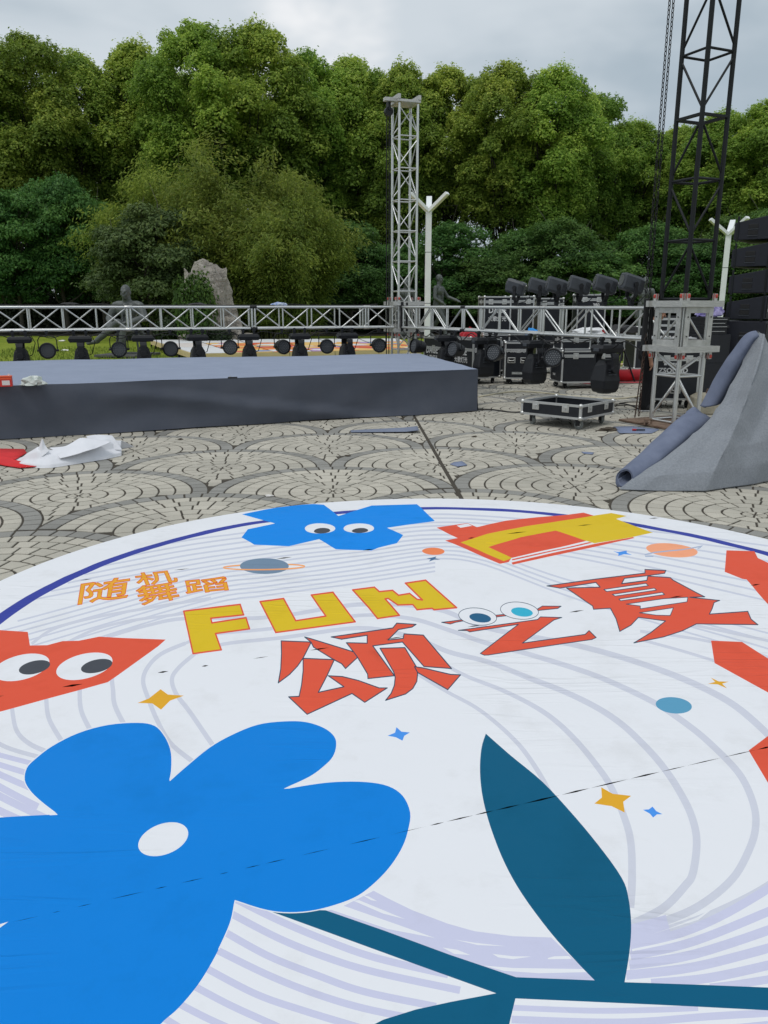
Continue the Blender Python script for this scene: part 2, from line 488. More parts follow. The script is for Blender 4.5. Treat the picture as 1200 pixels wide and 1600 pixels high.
def fan_stones():
    stones = []
    rings = 8; w = FR / (rings - .3)
    prng = random.Random(5)
    for j in range(-5, 16):
        for i in range(-16, 17):
            if (i + j) % 2: continue
            c = _O + _E1 * (FR * i) + _E2 * (FR * j)
            if c.y < -1.5 or c.y > 24.5 or abs(c.x) > 13.5: continue
            low = [c + _E1 * (s * FR) - _E2 * FR for s in (-1, 1)]
            for k in range(rings):
                r1 = FR - k * w; r0 = max(0.0, r1 - w)
                rm = (r0 + r1) / 2
                n = max(6, int(round(2 * PI * rm / 0.142)))
                if k == rings - 1: n = 8
                off = prng.random(); da = 2 * PI / n
                bnd = [(t + off + prng.uniform(-.07, .07)) * da for t in range(n)]; bnd.append(bnd[0] + 2 * PI)
                for t in range(n):
                    g = GAP / 2
                    a0, a1 = bnd[t], bnd[t + 1]
                    ro = r1 - g; ri = r0 + g
                    pts = []
                    if k == rings - 1:
                        rr = [(ro, a0 + g / ro), (ro, (a0 + a1) / 2), (ro, a1 - g / ro), (0.02, (a0 + a1) / 2)]
                    else:
                        rr = [(ri, a1 - g / ri), (ri, (a0 + a1) / 2), (ri, a0 + g / ri), (ro, a0 + g / ro), (ro, (a0 + a1) / 2), (ro, a1 - g / ro)]
                    pts = [c + _E1 * (r * math.cos(a)) + _E2 * (r * math.sin(a)) for r, a in rr]
                    ctr = sum(pts, Vector((0, 0))) / len(pts)
                    if any((ctr - q).length < FR - 0.012 for q in low): continue
                    np_ = []
                    for p in pts:
                        for q in low:
                            d = p - q
                            if d.length < FR + g: p = q + d.normalized() * (FR + g)
                        np_.append(p)
                    pts = np_
                    if abs(poly_area(pts)) < 0.0004: continue
                    if not inside_pav(ctr): continue
                    jc = JA.dot(JN)
                    ds = [p.dot(JN) - jc for p in pts]
                    if min(ds) < 0.02 and max(ds) > -0.02 and -8 < (ctr - JA).dot(JD) < 30:
                        cands = [clip_half(pts, JN, jc + 0.02), clip_half(pts, -JN, -jc + 0.02)]
                    else: cands = [pts]
                    for q in cands:
                        if len(q) >= 3 and abs(poly_area(q)) > 0.0003:
                            stones.append((q, 1 if k == 0 else 0, prng.random(), prng.uniform(-0.0012, 0.0015)))
    return stones
def stone_geo(q, dz, fine):
    if poly_area(q) < 0: q = list(reversed(q))
    n = len(q); c = sum(q, Vector((0, 0))) / n
    vs = []; fs = []
    top = [(p.x, p.y) for p in q]
    if fine:
        inn = [p + (c - p).normalized() * min(0.005, (c - p).length * .3) for p in q]
        vs += [(p.x, p.y, dz) for p in inn] + [(p.x, p.y, dz - 0.003) for p in q] + [(p.x, p.y, -0.022) for p in q]
        fs.append(tuple(range(n)))
        for r in (0, n):
            for i in range(n): fs.append((r + i, r + n + i, r + n + (i + 1) % n, r + (i + 1) % n))
    else:
        vs += [(x, y, dz) for x, y in top] + [(x, y, -0.022) for x, y in top]
        fs.append(tuple(range(n)))
        for i in range(n): fs.append((i, n + i, n + (i + 1) % n, (i + 1) % n))
    return vs, fs
STONES = fan_stones()
def stone_rank(s):
    q = s[0]; c = sum(q, Vector((0, 0))) / len(q)
    if (c - Vector(BAN_C)).length < BAN_R + 0.06: return -1
    px = 600 + c.x / (c.y * CP + EYE * SP) * FPX if c.y > 0.5 else -999
    py = 800 - FPX * (-(EYE) * CP + c.y * SP) / (c.y * CP + EYE * SP) if c.y > 0.5 else 99999
    if not (-10 < px < 1210 and py < 1600): return -1
    if 960 < px < 1210 and py < 770 and py > 640: return -1
    if c.y > 9.4 + (c.x + 4.6) * 0.44 and c.x < 1.4: return -1
    return abs(poly_area(q)) / c.y ** 3
order = sorted(range(len(STONES)), key=lambda i: -stone_rank(STONES[i]))
single = set(order[:300])
def stone_mesh(name, items):
    V, F, MI, T = [], [], [], []
    for q, g, tone, dz in items:
        c = sum(q, Vector((0, 0))) / len(q)
        if (c - Vector(BAN_C)).length < BAN_R - 0.5: continue
        vs, fs = stone_geo(q, dz, c.y < 15)
        k = len(V); V += vs
        for f in fs: F.append(tuple(i + k for i in f)); MI.append(g); T.append(tone)
    me = bpy.data.meshes.new(name); me.from_pydata(V, [], F)
    me.materials.append(M_BEIGE); me.materials.append(M_GREY)
    me.polygons.foreach_set('material_index', MI)
    at_ = me.attributes.new('tone', 'FLOAT', 'FACE'); at_.data.foreach_set('value', T)
    me.update(); return me
for i in sorted(single):
    link('paving_stone', stone_mesh('paving_stone', [STONES[i]]), plaza)
rest = link('paving_stones', stone_mesh('paving_stones', [s for i, s in enumerate(STONES) if i not in single]), plaza)
tag(rest, kind='stuff')
# ================================================================== PRINTED BANNER
def Z(ox, oy, s, pts): return [(ox + x / s, oy + y / s) for x, y in pts]
def ellipse(cx, cy, rx, ry, rot=0, n=40, a0=0, a1=360):
    c, s = math.cos(R(rot)), math.sin(R(rot)); out = []
    full = (a1 - a0) >= 360
    for i in range(n if full else n + 1):
        a = R(a0 + (a1 - a0) * i / n)
        x, y = rx * math.cos(a), ry * math.sin(a)
        out.append((cx + c * x - s * y, cy + s * x + c * y))
    return out
def cat_rom(pts, k=6):
    out = []
    for i in range(len(pts) - 1):
        p0, p1, p2, p3 = pts[max(i - 1, 0)], pts[i], pts[i + 1], pts[min(i + 2, len(pts) - 1)]
        for j in range(k):
            t = j / k
            out.append(tuple(0.5 * (2 * b + (c - a) * t + (2 * a - 5 * b + 4 * c - d) * t * t + (3 * b - a - 3 * c + d) * t ** 3) for a, b, c, d in zip(p0, p1, p2, p3)))
    out.append(pts[-1]); return out
def strip(pts, w, closed=False):
    """polyline with a width (both in photograph pixels) as small polygons"""
    out = []; n = len(pts); ws = w if isinstance(w, (list, tuple)) else [w] * n
    def nrm(i):
        a = pts[(i - 1) % n] if closed else pts[max(i - 1, 0)]
        b = pts[(i + 1) % n] if closed else pts[min(i + 1, n - 1)]
        d = (b[0] - a[0], b[1] - a[1]); L = math.hypot(*d) or 1
        return (-d[1] / L, d[0] / L)
    A, B = [], []
    for i, p in enumerate(pts):
        m = nrm(i)
        A.append((p[0] + m[0] * ws[i] / 2, p[1] + m[1] * ws[i] / 2)); B.append((p[0] - m[0] * ws[i] / 2, p[1] - m[1] * ws[i] / 2))
    if closed: return [A, B]             # outer and inner ring, even-odd
    return [A + B[::-1]]
def outline(poly, w):
    """thin line along each edge of a drawn shape"""
    out = []
    for i in range(len(poly)):
        a, b = poly[i], poly[(i + 1) % len(poly)]
        d = (b[0] - a[0], b[1] - a[1]); L = math.hypot(*d)
        if L < 0.2: continue
        m = (-d[1] / L * w / 2, d[0] / L * w / 2 ); e = (d[0] / L * w / 3, d[1] / L * w / 3)
        out.append([(a[0] + m[0] - e[0], a[1] + m[1] - e[1]), (b[0] + m[0] + e[0], b[1] + m[1] + e[1]), (b[0] - m[0] + e[0], b[1] - m[1] + e[1]), (a[0] - m[0] - e[0], a[1] - m[1] - e[1])])
    return out
def vinyl(name, col, edge=0.0):
    m = bpy.data.materials.new('vinyl_' + name); m.use_nodes = True
    n, l = m.node_tree.nodes, m.node_tree.links; b = n['Principled BSDF']
    b.inputs['Specular IOR Level'].default_value = 0.14
    tc = n.new('ShaderNodeTexCoord')
    # scuffs and dust
    d = n.new('ShaderNodeTexNoise'); d.inputs['Scale'].default_value = 2.2; d.inputs['Detail'].default_value = 9; d.inputs['Roughness'].default_value = 0.72
    l.new(tc.outputs['Object'], d.inputs['Vector'])
    rp = n.new('ShaderNodeValToRGB'); rp.color_ramp.elements[0].position = 0.52; rp.color_ramp.elements[1].position = 0.80
    rp.color_ramp.elements[0].color = (1, 1, 1, 1); rp.color_ramp.elements[1].color = (0.80, 0.79, 0.77, 1)
    l.new(d.outputs['Fac'], rp.inputs['Fac'])
    f2 = n.new('ShaderNodeTexNoise'); f2.inputs['Scale'].default_value = 26; f2.inputs['Detail'].default_value = 6; f2.inputs['Roughness'].default_value = 0.8
    l.new(tc.outputs['Object'], f2.inputs['Vector'])
    rs = n.new('ShaderNodeValToRGB'); rs.color_ramp.elements[0].position = 0.70; rs.color_ramp.elements[1].position = 0.80
    rs.color_ramp.elements[0].color = (1, 1, 1, 1); rs.color_ramp.elements[1].color = (0.74, 0.73, 0.71, 1)
    l.new(f2.outputs['Fac'], rs.inputs['Fac'])
    mx = n.new('ShaderNodeMix'); mx.data_type = 'RGBA'; mx.blend_type = 'MULTIPLY'; mx.inputs['Factor'].default_value = 0.7
    mx.inputs[6].default_value = (*col, 1); l.new(rp.outputs['Color'], mx.inputs[7])
    mx2 = n.new('ShaderNodeMix'); mx2.data_type = 'RGBA'; mx2.blend_type = 'MULTIPLY'; mx2.inputs['Factor'].default_value = 0.85
    l.new(mx.outputs[2], mx2.inputs[6]); l.new(rs.outputs['Color'], mx2.inputs[7]); l.new(mx2.outputs[2], b.inputs['Base Color'])
    mr = n.new('ShaderNodeMapRange'); mr.inputs['From Min'].default_value = 0.3; mr.inputs['From Max'].default_value = 0.7
    mr.inputs['To Min'].default_value = 0.50; mr.inputs['To Max'].default_value = 0.65
    l.new(d.outputs['Fac'], mr.inputs['Value']); l.new(mr.outputs[0], b.inputs['Roughness'])
    # creases run along the seams
    mp = n.new('ShaderNodeMapping'); mp.inputs['Rotation'].default_value = (0, 0, R(-8)); mp.inputs['Scale'].default_value = (0.55, 4.2, 1)
    l.new(tc.outputs['Object'], mp.inputs['Vector'])
    w = n.new('ShaderNodeTexNoise'); w.inputs['Scale'].default_value = 1.5; w.inputs['Detail'].default_value = 4; w.inputs['Roughness'].default_value = 0.45; w.inputs['Distortion'].default_value = 0.5
    l.new(mp.outputs['Vector'], w.inputs['Vector'])
    # sharp crease: distance from mid value
    sb = n.new('ShaderNodeMath'); sb.operation = 'SUBTRACT'; sb.inputs[1].default_value = 0.5; l.new(w.outputs['Fac'], sb.inputs[0])
    ab = n.new('ShaderNodeMath'); ab.operation = 'ABSOLUTE'; l.new(sb.outputs[0], ab.inputs[0])
    cl = n.new('ShaderNodeMapRange'); cl.inputs['From Min'].default_value = 0.0; cl.inputs['From Max'].default_value = 0.05
    cl.inputs['To Min'].default_value = 1.0; cl.inputs['To Max'].default_value = 0.0
    l.new(ab.outputs[0], cl.inputs['Value'])
    f = n.new('ShaderNodeTexNoise'); f.inputs['Scale'].default_value = 7; f.inputs['Detail'].default_value = 3
    l.new(tc.outputs['Object'], f.inputs['Vector'])
    mask = n.new('ShaderNodeTexNoise'); mask.inputs['Scale'].default_value = 0.9; l.new(tc.outputs['Object'], mask.inputs['Vector'])
    mkr = n.new('ShaderNodeMapRange'); mkr.inputs['From Min'].default_value = 0.48; mkr.inputs['From Max'].default_value = 0.66; l.new(mask.outputs['Fac'], mkr.inputs['Value'])
    cm = n.new('ShaderNodeMath'); cm.operation = 'MULTIPLY'; l.new(cl.outputs[0], cm.inputs[0]); l.new(mkr.outputs[0], cm.inputs[1])
    ad = n.new('ShaderNodeMath'); ad.operation = 'MULTIPLY_ADD'; ad.inputs[1].default_value = 0.5; l.new(f.outputs['Fac'], ad.inputs[0]); l.new(cm.outputs[0], ad.inputs[2])
    bp = n.new('ShaderNodeBump'); bp.inputs['Strength'].default_value = 0.42; bp.inputs['Distance'].default_value = 0.011
    l.new(ad.outputs[0], bp.inputs['Height']); l.new(bp.outputs['Normal'], b.inputs['Normal'])
    return m
K = 0.93
VC = dict(white=(0.755, 0.77, 0.805), lavender=lin(204, 206, 230, K), faint=lin(206, 210, 224, K), contour=lin(208, 211, 223, K), ring=lin(56, 68, 160, K), blue=(0.0, 0.235, 0.76), deep=(0.0, 0.205, 0.665),
          black=lin(72, 76, 84, K), slate=lin(116, 140, 164, K), orange=lin(246, 166, 100, K), red=lin(226, 88, 62, K), yellow=lin(222, 190, 34, K),
          coral=lin(242, 134, 84, K), peach=lin(248, 168, 128, K), sky=lin(74, 150, 236, K), gold=lin(228, 170, 44, K), teal=(0.0, 0.098, 0.195),
          line=lin(36, 70, 92, K), steel=lin(92, 158, 192, K), cyan=lin(52, 178, 208, K), navy=lin(36, 96, 134, K), greyblue=lin(168, 182, 208, K),
          starblue=lin(74, 112, 150, K), amber=lin(236, 168, 48, K), scarlet=lin(226, 92, 40, K))
VNAMES = list(VC)
VM = [vinyl(k, VC[k]) for k in VNAMES]
ART = []                                             # (colour, [loops]) painter's order, photograph pixels, even-odd
def art(c, *loops): ART.append((c, [l for l in loops if l]))
def line(pts, w, c='lavender', k=6):
    q = cat_rom(pts, k)
    ws = w if not isinstance(w, (list, tuple)) else [w[0] + (w[1] - w[0]) * i / (len(q) - 1) for i in range(len(q))]
    art(c, *strip(q, ws))

# ---- contour lines
for k in range(15):                                  # upper fan, far side
    x0 = max(-60, 210 - 26 * k)
    y = lambda x, k=k: None
    P = [(x0, 872 + 8.6 * k - (x0 - 150) * .17 + (3.0 * k if x0 < 40 else 0)), (300, 846 + 7.8 * k), (420, 831 + 7.3 * k), (560, 816 + 7.0 * k), (680, 806 + 6.4 * k)]
    if k < 8: P += [(800, 812 + 6.6 * k), (950, 826 + 8.4 * k), (1100, 842 + 11.0 * k), (1290, 868 + 13.5 * k)]
    elif k < 12: P += [(760, 814 + 6.6 * k), (880, 842 + 8.2 * k), (1020, 868 + 9.8 * k), (1160, 890 + 11.6 * k), (1290, 905 + 14 * k)]
    line(P, (2.6, 2.8), 'faint')
line([(167, 1000), (227, 982), (290, 970), (420, 968), (560, 948), (680, 955), (760, 985), (890, 1010), (967, 1030), (1042, 1055), (1100, 1080), (1150, 1109), (1200, 1153), (1240, 1200), (1265, 1270), (1255, 1340), (1200, 1390), (1108, 1437), (1026, 1465), (985, 1477)], (4.5, 15), 'contour')
line([(50, 1010), (83, 987), (140, 970), (233, 953), (330, 938)], 4.5, 'contour')
line([(107, 1007), (150, 987), (207, 973), (283, 963), (360, 950)], 4.5, 'contour')
line([(290, 1009), (330, 995), (430, 985), (560, 965), (640, 970), (700, 988), (754, 1007), (825, 1026), (917, 1055), (977, 1080), (1023, 1103), (1053, 1122), (1093, 1152), (1133, 1190), (1160, 1223), (1177, 1263), (1180, 1297), (1170, 1333), (1143, 1380), (1090, 1423), (1030, 1449), (985, 1462)], (4.5, 14), 'contour')
line([(304, 1026), (350, 1010), (440, 1000), (560, 985), (640, 998), (700, 1022), (762, 1038), (825, 1063), (877, 1083), (927, 1107), (967, 1133), (1000, 1163), (1033, 1200), (1060, 1240), (1080, 1280), (1088, 1320), (1082, 1370), (1069, 1391), (1035, 1426), (985, 1452)], (5, 14), 'contour')
line([(660, 1020), (721, 1057), (783, 1082), (833, 1107), (867, 1130), (900, 1162), (933, 1203), (953, 1233), (973, 1277), (985, 1320), (987, 1380), (984, 1425)], (5, 13), 'contour')
line([(640, 1050), (700, 1086), (742, 1109), (775, 1134), (800, 1157), (820, 1180), (840, 1210), (862, 1250)], (5, 8), 'contour')
line([(1000, 1003), (1082, 1026), (1154, 1050), (1230, 1085)], 4.5, 'contour')
line([(1000, 990), (1107, 1006), (1230, 1040)], 4.5, 'contour')
line([(1060, 976), (1120, 988), (1240, 1014)], 4.5, 'contour')
line([(304, 1026), (280, 1047), (269, 1065), (276, 1089), (297, 1117), (332, 1168), (345, 1185)], (6, 8), 'contour')
line([(290, 1009), (252, 1026), (231, 1047), (224, 1068), (231, 1093), (245, 1128), (266, 1165), (300, 1194), (330, 1215)], (6, 8), 'contour')
line([(186, 1040), (176, 1062), (177, 1082), (180, 1107), (196, 1140)], (6, 8), 'contour')
line([(128, 1065), (125, 1085), (128, 1117), (145, 1152)], (6, 8), 'contour')
line([(74, 1085), (73, 1100), (78, 1130), (99, 1166)], (6, 8), 'contour')
line([(20, 1100), (20, 1116), (27, 1147), (47, 1167), (80, 1182)], (6, 8), 'contour')
line([(-30, 1120), (-22, 1150), (10, 1172), (62, 1188)], 7, 'contour')
for a, b, w in (((-40, 1172), (58, 1200), 8), ((-40, 1186), (52, 1216), 9), ((-40, 1196), (48, 1236), 10), ((-40, 1212), (60, 1266), 11), ((-40, 1228), (72, 1284), 12), ((-40, 1252), (40, 1290), 12)):
    line([a, ((a[0] + b[0]) / 2, (a[1] + b[1]) / 2 + 1), b], w)
z6 = lambda *p: Z(250, 1350, 2.667, p)
z7 = lambda *p: Z(650, 1350, 2.182, p)
for s in (z6((320, 165), (500, 255), (700, 340), (900, 410), (1200, 480)), z6((290, 220), (500, 330), (700, 410), (900, 470), (1250, 545)), z6((260, 295), (450, 400), (650, 480), (850, 550), (1150, 612)),
          z6((225, 370), (450, 480), (650, 560), (850, 620), (1100, 670)), z6((180, 445), (400, 560), (600, 630), (850, 705)), z6((130, 520), (300, 610), (500, 700)), z6((60, 590), (210, 667), (400, 750)), z6((0, 650), (150, 740))):
    line(s, 11.5)
art('lavender', z6((740, 205), (830, 160), (890, 128), (950, 160), (1050, 210), (1200, 268)) + z7((200, 245), (330, 262), (460, 266), (620, 420), (340, 406), (0, 290)) + z6((690, 212),))
for s in (z6((845, 147), (870, 152), (905, 172), (880, 168)), z6((805, 170), (830, 168), (1020, 248), (930, 225)), z6((700, 204), (760, 190), (1000, 275), (1145, 327), (950, 290)),
          z7((130, 273), (200, 284), (305, 296), (210, 292)), z7((260, 322), (330, 330), (392, 331), (330, 340), (280, 334)), z7((448, 336), (470, 330), (520, 329), (530, 339), (450, 340)),
          z7((90, 300), (140, 308), (185, 326), (130, 322)), z7((230, 362), (330, 370), (585, 374), (596, 384), (420, 388), (300, 380))):
    art('white', s)
art('lavender', z7((728, 222), (850, 188), (870, 260), (730, 320)))
for s in (z7((800, 255), (860, 235), (960, 195), (1030, 150), (960, 205)), z7((735, 305), (900, 268), (1000, 225), (900, 275), (735, 313))): art('white', s)
for s, w in ((z7((733, 290), (900, 250), (1060, 180), (1260, 60)), 14), (z7((730, 330), (950, 277), (1260, 150)), 14), (z7((726, 360), (950, 322), (1260, 218)), 15), (z7((715, 395), (950, 366), (1260, 284)), 15),
             (z7((800, 424), (1000, 404), (1260, 345)), 15), (z7((1000, 438), (1100, 425), (1260, 398)), 13), (z7((330, 505), (600, 516), (800, 514), (960, 508)), 9), (z7((325, 545), (700, 556), (1000, 536), (1260, 520)), 12),
             (z7((500, 600), (900, 592), (1260, 560)), 14)):
    line(s, w)
# ---- ring
rr = [[(BAN_C[0] + 0.02 + rad * math.cos(R(a)), BAN_C[1] - 0.02 + rad * math.sin(R(a))) for rad, rng in ((2.472, range(-44, 223, 2)), (2.392, range(222, -45, -2))) for a in rng]]
RING = ('ring', rr)
# ---- left planet
zb = lambda *p: Z(370, 780, 3.75, p)
pl = Z(370, 780, 3.75, ellipse(162, 403, 143, 45, 0))
art('orange', *strip(Z(370, 780, 3.75, ellipse(160, 408, 238, 15, -1)), 2.0, True))
art('slate', pl)
art('orange', *strip(Z(370, 780, 3.75, ellipse(160, 408, 238, 15, -1, 30, 20, 160)), 2.0))
# ---- blue creature
CRE = zb((30, 95), (170, 65), (300, 42), (450, 33), (510, 37), (595, 107), (790, 45), (1055, 37), (1160, 137), (880, 178), (975, 222), (938, 268), (830, 292), (790, 307), (580, 300), (482, 245), (305, 287), (103, 278), (28, 235), (65, 187), (225, 152))
ART.append('RING')
art('blue', CRE)
for cx, px_ in ((488, 500), (715, 722)):
    art('white', Z(370, 780, 3.75, ellipse(cx, 180, 89, 31)))
    art('black', Z(370, 780, 3.75, ellipse(px_, 194, 48, 17, -3)))
# ---- red and yellow shape
zt = lambda *p: Z(670, 795, 3.3333, p)
art('red', zt((40, 110), (200, 86), (250, 106), (400, 70), (560, 50), (720, 38), (805, 26), (860, 42), (860, 190), (835, 180), (430, 272), (415, 288), (370, 297), (85, 173), (150, 160)))
art('yellow', zt((165, 185), (300, 140), (500, 98), (690, 68), (950, 27), (1030, 45), (975, 62), (1165, 132), (1065, 155), (860, 190), (660, 125), (480, 158), (310, 210), (435, 265), (390, 283)))
art('red', zt((310, 210), (480, 158), (660, 125), (822, 178), (435, 265)))
art('white', zt((430, 265), (822, 176), (862, 188), (1062, 158), (436, 292), (415, 290)))
art('red', zt((432, 272), (640, 226), (835, 182), (850, 185), (640, 232), (435, 279)))
art('red', zt((430, 290), (640, 240), (858, 192), (1062, 156), (1072, 160), (640, 256), (437, 301)))
art('white', zt((145, 100), (200, 88), (225, 100), (165, 110)))
art('coral', ellipse(677, 864.5, 17.5, 6, 2)); art('starblue', [(666, 876), (675, 874.6), (682, 872.6), (680, 875.6), (688, 878), (678.5, 878), (670, 881), (673, 877.3)])
art('sky', zt((960, 230), (985, 236), (1030, 228), (1030, 240), (1058, 250), (1015, 247), (985, 257), (988, 244)))
zp = lambda *p: Z(1000, 820, 3.6364, p)
art('peach', Z(1000, 820, 3.6364, ellipse(180, 155, 147, 39, 5)))
art('greyblue', *strip(zp((75, 190), (30, 190), (26, 180), (80, 168), (240, 152), (320, 136), (356, 128), (340, 140), (326, 144)), 1.8))
# ---- FUN
zf = lambda *p: Z(280, 900, 2.727, p)
z2 = lambda *p: Z(350, 780, 3.0, p)
for P in (zf((20, 160), (260, 130), (275, 175), (135, 190), (140, 210), (285, 187), (300, 235), (155, 255), (180, 325), (60, 342)),
          zf((345, 118), (445, 105), (497, 200), (625, 180), (563, 90), (655, 78), (750, 205), (412, 250)),
          z2((603, 435), (705, 422), (728, 443), (790, 437), (818, 460), (870, 452), (905, 480), (930, 483), (850, 403), (945, 390), (1090, 520), (985, 530), (975, 523), (905, 530), (885, 505), (815, 507), (770, 475), (755, 477), (822, 555), (720, 570), (680, 520))):
    art('yellow', P)
    for q in outline(P, 2.4): art('red', q)
# ---- small lettering
def glyph_px(ch, bl, br, tl, bold):
    lp = glyph_loops(ch, 1.0, bold)
    xs = [x for l in lp for x, y in l]; ys = [y for l in lp for x, y in l]
    x0, x1, y0, y1 = min(xs), max(xs), min(ys), max(ys)
    f = lambda x, y: (bl[0] + (br[0] - bl[0]) * (x - x0) / (x1 - x0) + (tl[0] - bl[0]) * (y - y0) / (y1 - y0),
                      bl[1] + (br[1] - bl[1]) * (x - x0) / (x1 - x0) + (tl[1] - bl[1]) * (y - y0) / (y1 - y0))
    return [[f(x, y) for x, y in l] for l in lp]
z8 = lambda p: (100 + p[0] / 4.2857, 880 + p[1] / 4.2857)
for ch, bl, br, tl in (('随', (95, 290), (425, 245), (118, 148)), ('机', (500, 168), (765, 138), (465, 86)), ('舞', (520, 295), (778, 250), (472, 178)), ('蹈', (822, 222), (1106, 192), (800, 134))):
    g = glyph_px(ch, z8(bl), z8(br), z8(tl), 0.055)
    for lp in g:
        for q in outline(lp, 2.0): art('scarlet', q)
    art('amber', *g)
# ---- large lettering, first character
zs = lambda *p: Z(430, 970, 4.0, p)
for P in (zs((38, 140), (205, 147), (225, 150), (175, 250), (140, 300), (90, 352), (20, 405), (35, 320), (40, 220)),
          zs((185, 115), (220, 125), (490, 210), (515, 245), (440, 315), (415, 285), (370, 262), (240, 180), (225, 150)),
          zs((175, 252), (370, 260), (325, 358), (270, 465), (430, 430), (332, 360), (420, 365), (520, 390), (650, 437), (700, 437), (560, 527), (480, 472), (200, 602), (85, 493), (150, 490), (165, 420), (175, 330)),
          zs((350, 115), (735, 60), (760, 30), (880, 38), (855, 55), (770, 70), (705, 135), (800, 125), (805, 97), (925, 105), (1102, 315), (930, 302), (795, 148), (610, 172), (745, 360), (580, 378), (578, 350), (515, 245), (490, 210), (445, 152), (575, 155), (575, 105), (415, 130)),
          zs((655, 187), (810, 183), (880, 300), (890, 345), (885, 395), (860, 440), (815, 475), (690, 515), (725, 470), (745, 420), (750, 370), (740, 335)),
          zs((870, 303), (920, 310), (1095, 352), (1158, 355), (1078, 447), (890, 340))):
    art('red', P)
    for q in outline(P, 1.6): art('line', q)
# ---- second character with its eyes
zz = lambda *p: Z(690, 930, 4.8, p)
for P in (zz((125, 283), (720, 200), (740, 180), (900, 185), (840, 205), (605, 378), (1075, 312), (1105, 283), (1158, 335), (1125, 350), (350, 467), (320, 468), (290, 455), (575, 237), (210, 295), (190, 285)),
          zz((0, 222), (60, 215), (150, 203), (170, 210), (105, 222), (65, 235)), zz((400, 168), (495, 158), (495, 170), (400, 182)), zz((715, 122), (755, 97), (895, 98), (870, 115), (715, 132))):
    art('red', P)
    for q in outline(P, 1.3): art('line', q)
for cx, cy, pc in ((270, 178, 'navy'), (583, 133, 'cyan')):
    E_ = Z(690, 930, 4.8, ellipse(cx, cy, 143, 64, 6))
    art('white', E_); art('line', *strip(E_, 0.9, True))
    art(pc, Z(690, 930, 4.8, ellipse(cx + 19, cy + 10, 82, 34, 8)))
# ---- third character
zx = lambda *p: Z(850, 880, 3.4286, p)
P = zx((15, 133), (280, 98), (540, 65), (540, 45), (652, 50), (645, 65), (555, 80), (430, 95), (415, 122), (550, 105), (555, 82), (675, 90), (690, 103), (815, 168), (860, 190), (780, 192), (940, 210), (910, 222), (900, 255), (885, 285), (1090, 270), (1108, 312), (1145, 342), (815, 338), (740, 375), (640, 408), (480, 440), (570, 385), (650, 322), (505, 302), (465, 345), (405, 378), (385, 310), (355, 252), (265, 258), (260, 240), (120, 145), (300, 140), (277, 116), (85, 145))
art('red', P)
for q in outline(P, 1.4): art('line', q)
for P in (zx((320, 152), (545, 120), (558, 132), (335, 163)), zx((365, 178), (590, 145), (602, 155), (380, 187)), zx((400, 203), (632, 167), (645, 178), (410, 212)), zx((440, 230), (640, 200), (770, 192), (765, 217), (515, 255), (515, 240)), zx((510, 277), (692, 250), (675, 292), (600, 290))):
    art('white', P)
    for q in outline(P, 1.1): art('line', q)
# ---- red creature with eyes
zc = lambda *p: Z(0, 980, 4.4444, p)
art('red', zc((-350, 20), (0, 38), (195, 50), (210, 145), (330, 143), (435, 115), (550, 112), (690, 83), (850, 92), (1152, 103), (1100, 150), (810, 360), (750, 400), (15, 603), (-400, 715)))
for cx, cy, px_, py_ in ((150, 297, 242, 297), (588, 290, 673, 289)):
    art('white', Z(0, 980, 4.4444, ellipse(cx, cy, 200, 86, -14))); art('black', Z(0, 980, 4.4444, ellipse(px_, py_, 111, 45, -13)))
art('gold', Z(0, 960, 2.857, [(615, 408), (665, 388), (718, 345), (750, 370), (822, 375), (760, 398), (720, 438), (680, 410)]))
# ---- branch and leaves
art('teal', [(411, 1426), (509, 1429), (600, 1461), (700, 1498), (806, 1534), (930, 1539), (975, 1542), (1200, 1550), (1420, 1560), (1420, 1598), (1200, 1586), (1017, 1577), (805, 1567), (797, 1600), (780, 1680), (560, 1680), (520, 1640), (599, 1600), (650, 1584), (705, 1572), (775, 1559), (650, 1514)])
LEAF = cat_rom(Z(560, 1100, 1.875, [(373, 95), (440, 155), (540, 240), (620, 325), (700, 420), (770, 520), (790, 580), (798, 660), (793, 740), (778, 832)]), 4) + cat_rom(Z(560, 1100, 1.875, [(695, 827), (640, 770), (560, 680), (480, 570), (430, 480), (390, 380), (365, 290), (356, 210), (360, 140), (373, 95)]), 4)[:-1]
art('teal', LEAF)
# ---- flower
fl = lambda *p: Z(0, 1100, 1.7143, p)
FLOWER = (cat_rom(fl((-330, 370), (-150, 330), (0, 313), (155, 305)), 5)[:-1] + cat_rom(fl((155, 305), (110, 270), (80, 240), (66, 212), (72, 180), (95, 155), (140, 120), (210, 85), (290, 63), (370, 57), (415, 65), (440, 90), (455, 120), (461, 150), (460, 190), (455, 215)), 4)[:-1]
          + cat_rom(fl((455, 215), (500, 175), (560, 125), (620, 90), (690, 62), (760, 53), (820, 55), (870, 72), (897, 95), (902, 120), (893, 150), (870, 175), (830, 205), (762, 237)), 4)[:-1]
          + cat_rom(fl((762, 237), (830, 225), (900, 217), (980, 217), (1040, 228), (1080, 255), (1100, 300), (1095, 345), (1080, 390), (1050, 440), (1010, 485), (960, 525), (900, 550), (830, 567), (760, 570), (700, 560), (630, 537)), 4)[:-1]
          + cat_rom(fl((630, 537), (620, 590), (600, 640), (570, 700), (530, 765), (480, 825), (440, 860), (380, 915), (250, 960), (60, 950), (-200, 820), (-330, 640)), 4))
art('deep', FLOWER)
art('white', *strip(FLOWER[14:-34], 1.7))
art('white', Z(0, 1100, 1.7143, ellipse(438, 372, 70, 41, -21)))
art('white', fl((-120, 690), (-40, 640), (24, 594), (-10, 604), (-120, 650)))
